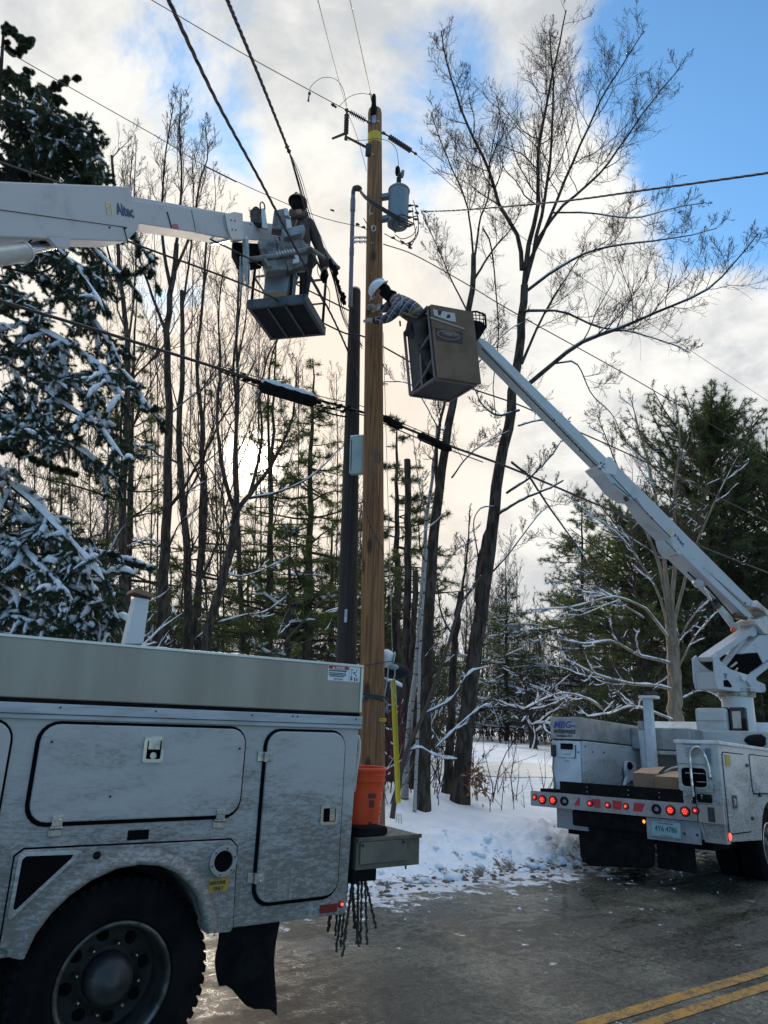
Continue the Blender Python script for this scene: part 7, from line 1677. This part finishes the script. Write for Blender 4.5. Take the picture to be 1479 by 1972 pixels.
lw('forked dark tree whose limbs spread in front of the sun', [(395, 1250), (410, 1180), (430, 1110), (448, 1040), (455, 985)], .115, .08, 14, 44, [
    ([(455, 990), (440, 950), (425, 880), (418, 800), (425, 700), (420, 600), (430, 520)], .050, .012, .4, 1.1), ([(457, 985), (490, 940), (520, 900), (550, 840), (565, 790), (572, 700)], .055, .012, -.3, 1.1),
    ([(457, 980), (455, 880), (455, 780), (450, 700), (462, 600), (470, 500)], .050, .012, .7, 1.1), ([(480, 955), (495, 900), (505, 830), (500, 760), (515, 690), (540, 640)], .040, .012, .1, 1.0),
    ([(480, 960), (530, 950), (580, 930), (620, 900), (655, 862)], .028, .008, -.3, .7), ([(430, 1100), (460, 1110), (500, 1100), (560, 1070)], .018, .006, -.2, .7),
    ([(420, 1200), (470, 1185), (510, 1178), (550, 1150)], .020, .007, -.5, .6), ([(440, 1060), (415, 1000), (400, 960), (392, 900)], .020, .008, 0, .7)], lv=(10, 8, 6), ang=(30, 34, 36), up=(.6, .4, .3), lf=(.36, .44, .5), tw=.0, rmin=.004)
lw('pale grey trunk rising behind the forked tree', [(468, 1250), (464, 1150), (460, 1050), (452, 900), (458, 780), (456, 640), (462, 500)], .09, .03, 18, 45, [
    ([(458, 700), (475, 600), (480, 500), (486, 420)], .025, .008, .5, 1.1)], lv=(9, 8, 6), **up_)
lw('tall slim trunk passing behind the long splice closure', [(520, 1250), (523, 1100), (520, 950), (517, 830), (520, 700), (540, 640), (550, 600)], .08, .022, 19, 46, [
    ([(518, 800), (505, 740), (490, 700), (470, 670)], .018, .006, .2, .9)], lv=(9, 7, 5), **up_)
lw('leaning trunk seen through the spruce left of the thickest trunk', [(240, 1240), (238, 1120), (236, 1000), (242, 880), (246, 760), (244, 640), (230, 520), (225, 420), (215, 300)], .12, .03, 14, 47, [
    ([(240, 700), (255, 600), (262, 500), (258, 400), (262, 280)], .03, .009, .4, 1.2), ([(232, 560), (205, 470), (195, 380), (190, 260)], .028, .008, .2, 1.2)], lv=(10, 8, 6), **up_)
for i, (x, y0_, x2, y2_, r_, Y_) in enumerate([(60, 1230, 62, 760, .06, 17), (35, 1230, 28, 700, .07, 18), (95, 1235, 86, 640, .05, 19), (165, 1235, 170, 820, .05, 18), (285, 1245, 288, 620, .05, 20), (420, 1245, 398, 600, .05, 21), (500, 1248, 492, 660, .05, 22), (560, 1255, 575, 700, .055, 21), (430, 1245, 415, 500, .045, 23), (640, 1262, 648, 720, .05, 22), (345, 1244, 372, 480, .045, 22), (140, 1238, 120, 700, .045, 21), (200, 1240, 205, 500, .05, 22), (300, 1244, 296, 400, .05, 23), (480, 1250, 500, 480, .04, 24)]):
    lw(['slim hardwood', 'young bare tree', 'thin grey tree'][i % 3]+' in the left wood seen '+['beneath the lowest spruce boughs at left', 'at the far left edge behind the spruce', 'through the gap between the spruce boughs', 'below the middle of the spruce', 'left of the thickest trunk', 'between the grey trunks left of the sun', 'just right of the sun glow', 'below the long splice closure', 'against the sky between the grey trunks', 'just left of the black pole', 'beside the thickest trunk, rising to the boom', 'behind the lower spruce snow', 'between the spruce and the thickest trunk', 'close behind the thickest trunk', 'rising towards the left platform'][i],
       [(x, y0_), ((x+x2)/2+6, (y0_+y2_)/2), (x2, y2_)], r_*.75, .010, Y_, 60+i, lv=(11, 7, 5), tw=1.6, rmin=.005, group='bare trees in the left wood', **up_)

# conifers of the middle distance
def pine_at(label, x, ybase, ytop, Y, rad, seed, **k):
    b = W(x, ybase, Y); z0 = TZ(b); top = W(k.pop('xt', x), ytop, Y); b[2] = z0; H = top[2]-z0
    return conifer(label, b, H, rad, seed, lean=((top[0]-b[0])/H, 0), **k)
pine_at('sparse tall pine standing left of the black pole', 600, 1260, 690, 17, 2.0, 71, r0=.13, nb=95, sub=9, tuft=(3, 7, .13, .012), m_needle=PINE, low=.18, dens=.9, xt=604)
pine_at('thin pine with light foliage behind the long splice closure', 526, 1255, 640, 19, 1.7, 72, r0=.10, nb=70, sub=8, tuft=(3, 7, .13, .013), m_needle=PINE, low=.15, dens=.8, xt=530)
pine_at('dark pine rising between the brown pole and the snag', 768, 1400, 800, 18, 2.2, 73, r0=.13, nb=60, sub=9, tuft=(5, 7, .13, .013), m_needle=PINE2, low=.15, xt=764)
pine_at('low bushy pine behind the truck sticker corner', 560, 1280, 1000, 16, 1.8, 74, r0=.08, nb=46, sub=9, tuft=(4, 7, .12, .012), m_needle=PINE, low=.05, snow=.25)
pine_at('pine with thin crown in the left wood behind the left boom', 262, 1245, 560, 20, 2.4, 75, r0=.14, nb=56, sub=8, tuft=(4, 7, .15, .014), m_needle=PINE, low=.25, dens=.75)
pine_at('pale sparse pine behind the thickest left trunk', 395, 1245, 700, 22, 2.2, 76, r0=.12, nb=44, sub=8, tuft=(4, 6, .15, .014), m_needle=PINE, low=.15, dens=.6)
pine_at('big dense white pine on the right behind the leaning boom', 1368, 1330, 835, 27, 3.9, 77, r0=.30, nb=230, sub=14, tuft=(5, 8, .17, .017), m_needle=PINE2, low=.08, droop=.10, upturn=.5, irregular=.30, rnd=True)
pine_at('second white pine at the right edge beyond the big one', 1478, 1330, 890, 29, 3.7, 78, r0=.28, nb=170, sub=13, tuft=(4, 8, .18, .018), m_needle=PINE2, low=.10, droop=.1, upturn=.5, irregular=.4, rnd=True)
pine_at('rounded green pine left of the boom elbow', 1235, 1330, 1010, 25, 3.0, 79, r0=.2, nb=150, sub=12, tuft=(4, 7, .16, .016), m_needle=PINE2, low=.05, droop=.05, xt=1230, rnd=True)
pine_at('lacy pine whose tip shows right of the leaning tree', 1120, 1330, 945, 36, 4.0, 80, r0=.15, nb=130, sub=11, tuft=(4, 7, .19, .018), m_needle=PINE2, low=.05, droop=-.05, snow=.25)
pine_at('small frosted blue-green spruce beside the leaning tree', 975, 1340, 1110, 36, 3.2, 81, r0=.12, nb=90, sub=10, tuft=(4, 7, .17, .018), m_needle=PINE2, low=.05, snow=.6)
for i, (x, yt, Y_, rd) in enumerate([(1180, 1040, 42, 4.0), (1300, 980, 36, 3.6), (1420, 960, 35, 3.6), (700, 1050, 30, 3.0), (640, 980, 27, 2.6), (480, 1060, 28, 2.6), (120, 900, 26, 3.0), (20, 960, 24, 3.0), (1500, 1000, 33, 3.4), (180, 1060, 24, 2.4), (330, 1080, 27, 2.4), (740, 1120, 24, 2.0), (1380, 1080, 31, 3.0)]):
    pine_at('dark evergreen in the wood '+['behind the rounded green pine', 'behind the big white pine', 'between the two white pines', 'behind the brown pole', 'behind the black pole', 'behind the forked tree', 'behind the middle spruce boughs', 'at the left edge behind the spruce', 'beyond the right edge pine', 'under the left spruce boughs', 'behind the thickest left trunk base', 'low between pole and snag', 'low under the big white pine'][i],
            x, 1330, yt, Y_, rd, 90+i, r0=.14, nb=80, sub=9, tuft=(3, 6, .20, .022), m_needle=PINE2, low=.04, group='dark evergreens deep in the wood', snow=.0)

# snow-laden maple on the right
Y = 17.0
ml = [(rooted(1300, Y, [(1302, 1425), (1300, 1330), (1296, 1240), (1290, 1180)], Y), .20, .13, .0)]
for q, a, b, dy, s_ in [([(1292, 1200), (1280, 1080), (1262, 960), (1240, 860), (1215, 770)], .065, .012, .5, 1.6), ([(1290, 1190), (1270, 1090), (1235, 1000), (1190, 900), (1150, 800)], .055, .010, -.5, 1.6),
    ([(1293, 1180), (1300, 1060), (1300, 940), (1310, 850), (1300, 760)], .06, .012, .6, 1.5), ([(1298, 1200), (1330, 1080), (1370, 980), (1420, 880)], .045, .010, .2, 1.4), ([(1290, 1220), (1262, 1130), (1200, 1040), (1150, 1000), (1100, 960)], .04, .010, -1, 1.4),
    ([(1296, 1240), (1262, 1195), (1240, 1170), (1180, 1150), (1110, 1168), (1060, 1172), (1015, 1175)], .034, .010, -2, 1.0), ([(1240, 1190), (1200, 1165), (1160, 1145), (1120, 1140)], .022, .008, -1.5, .9),
    ([(1296, 1280), (1265, 1270), (1230, 1262), (1180, 1235), (1130, 1240), (1075, 1230)], .040, .012, -2.2, 1.0), ([(1300, 1330), (1260, 1320), (1220, 1318), (1150, 1300), (1100, 1275), (1070, 1262)], .040, .012, -2.5, 1.0),
    ([(1302, 1390), (1260, 1372), (1215, 1360), (1180, 1372), (1130, 1380)], .030, .012, -2.8, .9), ([(1160, 1365), (1130, 1345), (1085, 1335), (1050, 1345), (1010, 1365)], .030, .010, -3, .9),
    ([(1298, 1270), (1310, 1230), (1340, 1180), (1375, 1150)], .035, .010, -1, 1.2), ([(1300, 1300), (1330, 1240), (1360, 1200), (1385, 1175)], .028, .010, 0, 1.), ([(1305, 1350), (1350, 1330), (1390, 1345)], .022, .010, -.5, 1.)]:
    ml.append((WL(q, Y, Y+dy), a, b, s_))
bare_tree('many-stemmed maple with snow lying along its low limbs on the right', ml, 51, lv=(11, 9, 5), lf=(.32, .42, .5), ang=(32, 34, 36), up=(.35, .3, .25), snow=.8, snow_thick=.012, rmin=.005, mat_t=mat('pale_maple_bark', (.15, .125, .10), .9, c2=(.26, .21, .155), scale=9, stretch=(1, 1, .3), bump=.6), mat_c=TWIG2, snow_lv=2)
bare_tree('squat dark stump-like trunk standing in the snow field', [(rooted(1022, 30, [(1024, 1408), (1018, 1370), (1012, 1330)], 30), .17, .12, 1.2)], 52, lv=(9, 9, 6), lf=(1.2, .6, .5), ang=(60, 45, 40), up=(.0, .1, .1), snow=.8, snow_thick=.03, rmin=.008)

# far wood: bare trees, each its own, copied
def copy_tree(o):
    c = o.copy(); COL.objects.link(c)
    for ch in list(o.children): d = ch.copy(); COL.objects.link(d); d.parent = c
    return c
protos = []
for i in range(4):
    b = np.array([0., 0, 0]); H = 9+i
    protos.append(bare_tree('far bare tree', [([b, b+np.array([.1, 0, H*.3]), b+np.array([-.1+.1*i, .1, H*.6]), b+np.array([.2, 0, H])], .11, .012, 1.6), ([b+np.array([0, 0, H*.35]), b+np.array([.5, .3, H*.55]), b+np.array([.9, .2, H*.85])], .05, .01, 1.3)], 110+i,
                            lv=(16, 8, 4), lf=(.36, .42, .5), ang=(30, 34, 36), up=(.6, .4, .3), snow=.4, snow_thick=.016, rmin=.009, mat_c=TWIG2, snow_lv=1, base=(0, 0, 0)))
rg = random.Random(77); n_ = 0
for i in range(145):
    Y_ = rg.uniform(25, 62); x = rg.uniform(-60, 1540)
    if i > 100: x = rg.uniform(820, 1160); Y_ = rg.uniform(40, 66)
    P = W(x, 1380, Y_); P[2] = TZ(P)-.1
    if 880 < x < 1110 and Y_ < 40 or (x < 800 and rg.random() < .45): continue
    n_ += 1
    if n_ <= 4: o = protos[n_-1]
    else: o = copy_tree(protos[rg.randrange(4)])
    o.location = P; o.rotation_euler = (0, 0, rg.uniform(0, 6.28)); s_ = rg.uniform(.65, 1.15) if x < 800 else rg.uniform(.45, .95); o.scale = (s_, s_, s_)
    tag(o, 'slender bare tree among the many standing deep in the wood behind the road', 'tree', 'bare trees deep in the wood')

# brush and saplings under the trees
def brush(name, n, s0, s1, q0, q1, h0, h1, seed, m_, rmin=.004, snow=.0, lv=(5, 4), avoid=None, lf=.42):
    rs = np.random.RandomState(seed); s = rs.uniform(s0, s1, n*2); q = rs.uniform(q0, q1, n*2)
    ok = np.ones(len(s), bool) if avoid is None else ~avoid(s, q); s, q = s[ok][:n], q[ok][:n]; n = len(s)
    z = terr(s, q)-.05; P0 = DR[None]*s[:, None]+DN[None]*q[:, None]+np.stack([0*z, 0*z, z], 1); d = _norm(rs.randn(n, 3)*.22+np.array([0, 0, 1])); ln = rs.uniform(h0, h1, n); m = 7; Q = [P0]; cur = P0
    for k in range(m-1): d = _norm(d+rs.randn(n, 3)*.10); cur = cur+d*(ln/(m-1))[:, None]; Q.append(cur)
    Q = np.stack(Q, 1); R = (rmin*2+ln*.004)[:, None]*np.linspace(1, .3, m)[None]; parts = [tubes(Q, R, 4)]; sn = []
    L_ = (Q, R)
    for i, c in enumerate(lv):
        L_ = sprout(rs, L_[0], L_[1], c, 5, lf, 42, .3, .2, .12, 1., .6, .5, rmin); parts.append(tubes(L_[0], L_[1], 3))
        if snow: s_ = snowline(rs, L_[0], L_[1], 1., .012, snow, .75, 4); sn += [s_] if s_ else []
    V, F = joined(parts); o = fast(name, V, F, m_, smooth=False); tag(o, kind='stuff')
    if sn: V, F = joined(sn); tag(fast('snow_on_brush', V, F, SNOWT), kind='stuff')
def drv(s, q):
    X, Y_ = DR[0]*s+DN[0]*q, DR[1]*s+DN[1]*q; r = X/np.maximum(Y_, .1); return ((r > .085) & (r < .50) & (Y_ < 33)) | (r > .085) & (Y_ < 20)
brush('undergrowth', 950, 2, 34, 15, 34, 1.2, 4.2, 120, TWIG, .006, .30, (6, 5), drv)
brush('undergrowth', 500, -22, 4, 10.5, 30, 1.2, 4.5, 121, TWIG2, .006, .25, (6, 4), drv)
brush('undergrowth', 700, 24, 70, 22, 50, 1.5, 5.0, 124, TWIG, .010, .30, (6, 4))
brush('brushwood', 85, 6.4, 9.3, 9.3, 12.0, .5, 1.9, 122, TWIG, .0035, .15, (4, 3))
brush('dry_stems', 34, 7.0, 12.5, 8.6, 11.0, .25, .8, 123, TWIG2, .003, 0, (3, 2))
# dead oak leaves caught on a low shoot
rs = np.random.RandomState(5); c0_ = W(916, 1500, 12.0)
V, F = leafblades(rs, c0_+rs.randn(90, 3)*np.array([.10, .1, .13]), rs.randn(90, 3), 1, .10, .06)
o = fast('dead_leaves', V-c0_, F, mat('dead_oak_leaves', (.30, .13, .05), .8, c2=(.18, .08, .035), scale=20), smooth=False); o.location = c0_
tag(o, 'clump of brown dead leaves by the foot of the leaning tree', 'leaves')
# ------------------------------------------------------------ snow-laden spruce in the left foreground
def spruce():
    rs = np.random.RandomState(12); Yt = 9.9; tb0 = W(-40, 1240, Yt); base = np.array([tb0[0], tb0[1], TZ(tb0)-.2])
    t = thing('spruce_tree', 'big spruce with heavy snow on its drooping boughs at the left edge', 'tree', base)
    top = W(5, 60, Yt); top[2] += .15
    B = []
    def b(pts, dY, sc=1., sn=1.):      # every bough grows out of the trunk
        P = WL(pts, Yt, Yt+dY); z = P[0][2]+.12; a = base+(top-base)*min(.99, (z-base[2])/(top[2]-base[2]))
        B.append(([a]+(P if pts[0][0] > 30 else P[1:]), sc, sn))
    b([(5, 40), (25, 62), (55, 82)], -.3, .55, .4); b([(0, 90), (30, 100), (62, 78)], .2, .5, .4); b([(0, 120), (-20, 150), (30, 150), (58, 135)], .2, .5, .4)
    b([(0, 150), (60, 175), (110, 165), (150, 148)], .3, .30, .1); b([(0, 190), (70, 205), (130, 235), (165, 268)], -.6, .8, .5); b([(0, 215), (80, 240), (150, 270), (205, 318)], -1.0, 1., .8)
    b([(0, 250), (70, 270), (130, 300), (195, 345)], -.4, 1., .7); b([(0, 280), (60, 300), (110, 330), (165, 372)], -.8, 1., .3); b([(0, 300), (30, 330), (80, 350), (130, 375)], .5, .9, .3); b([(-10, 330), (20, 360), (60, 385)], -.8, .9, .3)
    b([(0, 400), (70, 420), (140, 450), (210, 510), (262, 560)], -.6, .8, .8); b([(0, 420), (60, 440), (110, 480), (165, 540), (200, 600)], -1.2, .9, .8); b([(0, 430), (120, 420), (220, 440), (275, 480), (300, 545)], .2, .55, .9)
    b([(0, 500), (50, 520), (120, 560), (180, 620), (232, 700)], -.9, .9, .9); b([(0, 540), (40, 570), (80, 620), (120, 680)], -.3, .8, .7)
    b([(0, 600), (60, 630), (120, 660), (180, 700), (238, 770)], -1.3, 1., 1.2); b([(0, 640), (50, 680), (100, 720), (160, 760), (205, 830)], -.6, 1., 1.2); b([(0, 680), (60, 730), (120, 780), (180, 820), (240, 888)], -1.2, 1.05, 1.3)
    b([(0, 740), (50, 790), (110, 840), (170, 880), (228, 925)], -.7, .9, 1.1); b([(0, 790), (40, 830), (80, 850)], -1.5, .8, 1.2); b([(60, 800), (120, 735), (200, 722), (245, 728), (280, 780), (312, 818)], -.4, .48, 1.2)
    b([(0, 900), (50, 960), (100, 1010), (150, 1060), (200, 1120)], -1.3, 1., 1.4); b([(0, 950), (60, 1010), (120, 1070), (180, 1140), (222, 1200)], -.7, 1., 1.4); b([(0, 1010), (40, 1060), (90, 1110), (140, 1160)], -1.5, .95, 1.4)
    b([(0, 1060), (60, 1100), (130, 1130), (190, 1160), (228, 1195)], -1., 1., 1.3); b([(0, 1120), (60, 1160), (120, 1190), (180, 1210)], -.9, .9, 1.2); b([(80, 1040), (160, 1060), (230, 1075), (290, 1098)], .2, .55, 1.2); b([(0, 1180), (50, 1200), (110, 1215)], -1.2, .9, 1.)
    b([(0, 860), (60, 880), (110, 900), (150, 915)], .6, .3, .2); b([(0, 350), (-80, 380), (-160, 430)], -.8, 1., .8)
    for (y0_, x1, x2) in ((150, 60, 120), (205, 100, 175), (235, 110, 190), (290, 120, 195), (318, 90, 180), (365, 60, 120), (465, 110, 200)):
        j = rs.uniform(-12, 12); b([(0, y0_), (x1*.6, y0_+14+j), (x1, y0_+30+j), (x2, y0_+(72 if y0_ > 400 else 52)+j)], rs.uniform(-1.1, .6), .95, rs.uniform(.1, .9))
    for i in range(26):                # the sides away from the camera
        z = rs.uniform(.08, .93); a = rs.uniform(.6, 3.9); S = base+(top-base)*z; ln = 2.6*(1-z)**.7+.3; d = np.array([cos(a+.6), sin(a+.6), 0])
        B.append(([S, S+d*ln*.5+np.array([0, 0, -.10*ln]), S+d*ln+np.array([0, 0, -.45*ln])], .8, .8))
    tr = [tubes(resamp([base, base+(top-base)*.5, top], 20)[None], (np.linspace(.17, .02, 20))[None], 12)]
    Pb = np.stack([resamp(p, 14) for p, _, _ in B]); sc = np.array([s for _, s, _ in B]); sn = np.array([s for _, _, s in B])
    Rb = .030*np.linspace(1, .2, 14)[None]*(.6+.4*sc[:, None]); tr.append(tubes(Pb, Rb, 6)); V, F = joined(tr); fast('trunk', V-base, F, BARK, t)
    q, r = sprout(rs, Pb, Rb, 26, 7, .21, 52, -.22, .10, .08, 1.0, .5, .4, .003, plane=.40, lenpow=.35); k = np.repeat(sc, 26); S0 = q[:, :1]; q = S0+(q-S0)*k[:, None, None]
    q2, r2 = sprout(rs, q, r, 8, 5, .42, 44, -.20, .12, .08, 1., .6, .5, .003, plane=.6, lenpow=.3)
    V, F = joined([tubes(q, r, 4), tubes(q2, r2, 3)]); fast('branchlets', V-base, F, TWIG, t, smooth=False)
    nd = []
    for P, per, cnt, ln in ((Pb[:, 4:], 60, 7, .06), (q, 36, 9, .058), (q2, 20, 9, .052)):
        C, Dn = anchors(rs, P, per, .0); nd.append(leafblades(rs, C, Dn, cnt, ln, .0075, .75, .9))
    V, F = joined(nd); fast('needles', V-base, F, NEEDLE, t, smooth=False)
    # snow: soft pads along the boughs and finger-like lumps on the side twigs
    out = []; w1 = np.repeat(sn, 26); 
    sel = rs.rand(len(q)) < .50*w1+.03; Ps = q[sel]; w_ = w1[sel]
    m = 9; u = np.linspace(0, 1, m)*(Ps.shape[1]-1); i = np.minimum(u.astype(int), Ps.shape[1]-2); f = (u-i)[None, :, None]; Ps = Ps[:, i]*(1-f)+Ps[:, i+1]*f
    rr = (.013+.016*np.minimum(w_, 1.4))[:, None]*(.55+.9*rs.rand(len(Ps), m))*np.sin(np.linspace(.25, pi-.12, m))[None]**.5
    C = Ps+np.array([0, 0, 1.])*rr[..., None]*.75+rs.randn(len(Ps), m, 3)*.006; out.append(tubes(C, rr*1.15, 7))
    w2 = np.repeat(w1, 8); sel = rs.rand(len(q2)) < .26*w2; Ps = q2[sel]; m = Ps.shape[1]
    rr = .015*(.5+.9*rs.rand(len(Ps), m))*np.array([.35, .9, 1., .9, .4])[None]*np.clip(w2[sel], .6, 1.3)[:, None]; out.append(tubes(Ps+np.array([0, 0, 1.])*rr[..., None]*.8, rr, 6))
    sel = sn > .35; Ps = Pb[sel][:, 3:]; m = Ps.shape[1]; rr = (.030*np.clip(sn[sel], .5, 1.3))[:, None]*(.5+.8*rs.rand(len(Ps), m)); rr[:, 0] = rr[:, -1] = .006
    out.append(tubes(Ps+np.array([0, 0, 1.])*(rr[..., None]*.7+.02), rr, 8))
    V, F = joined(out); fast('snow_cover', V-base, F, SNOWT, t)
spruce()
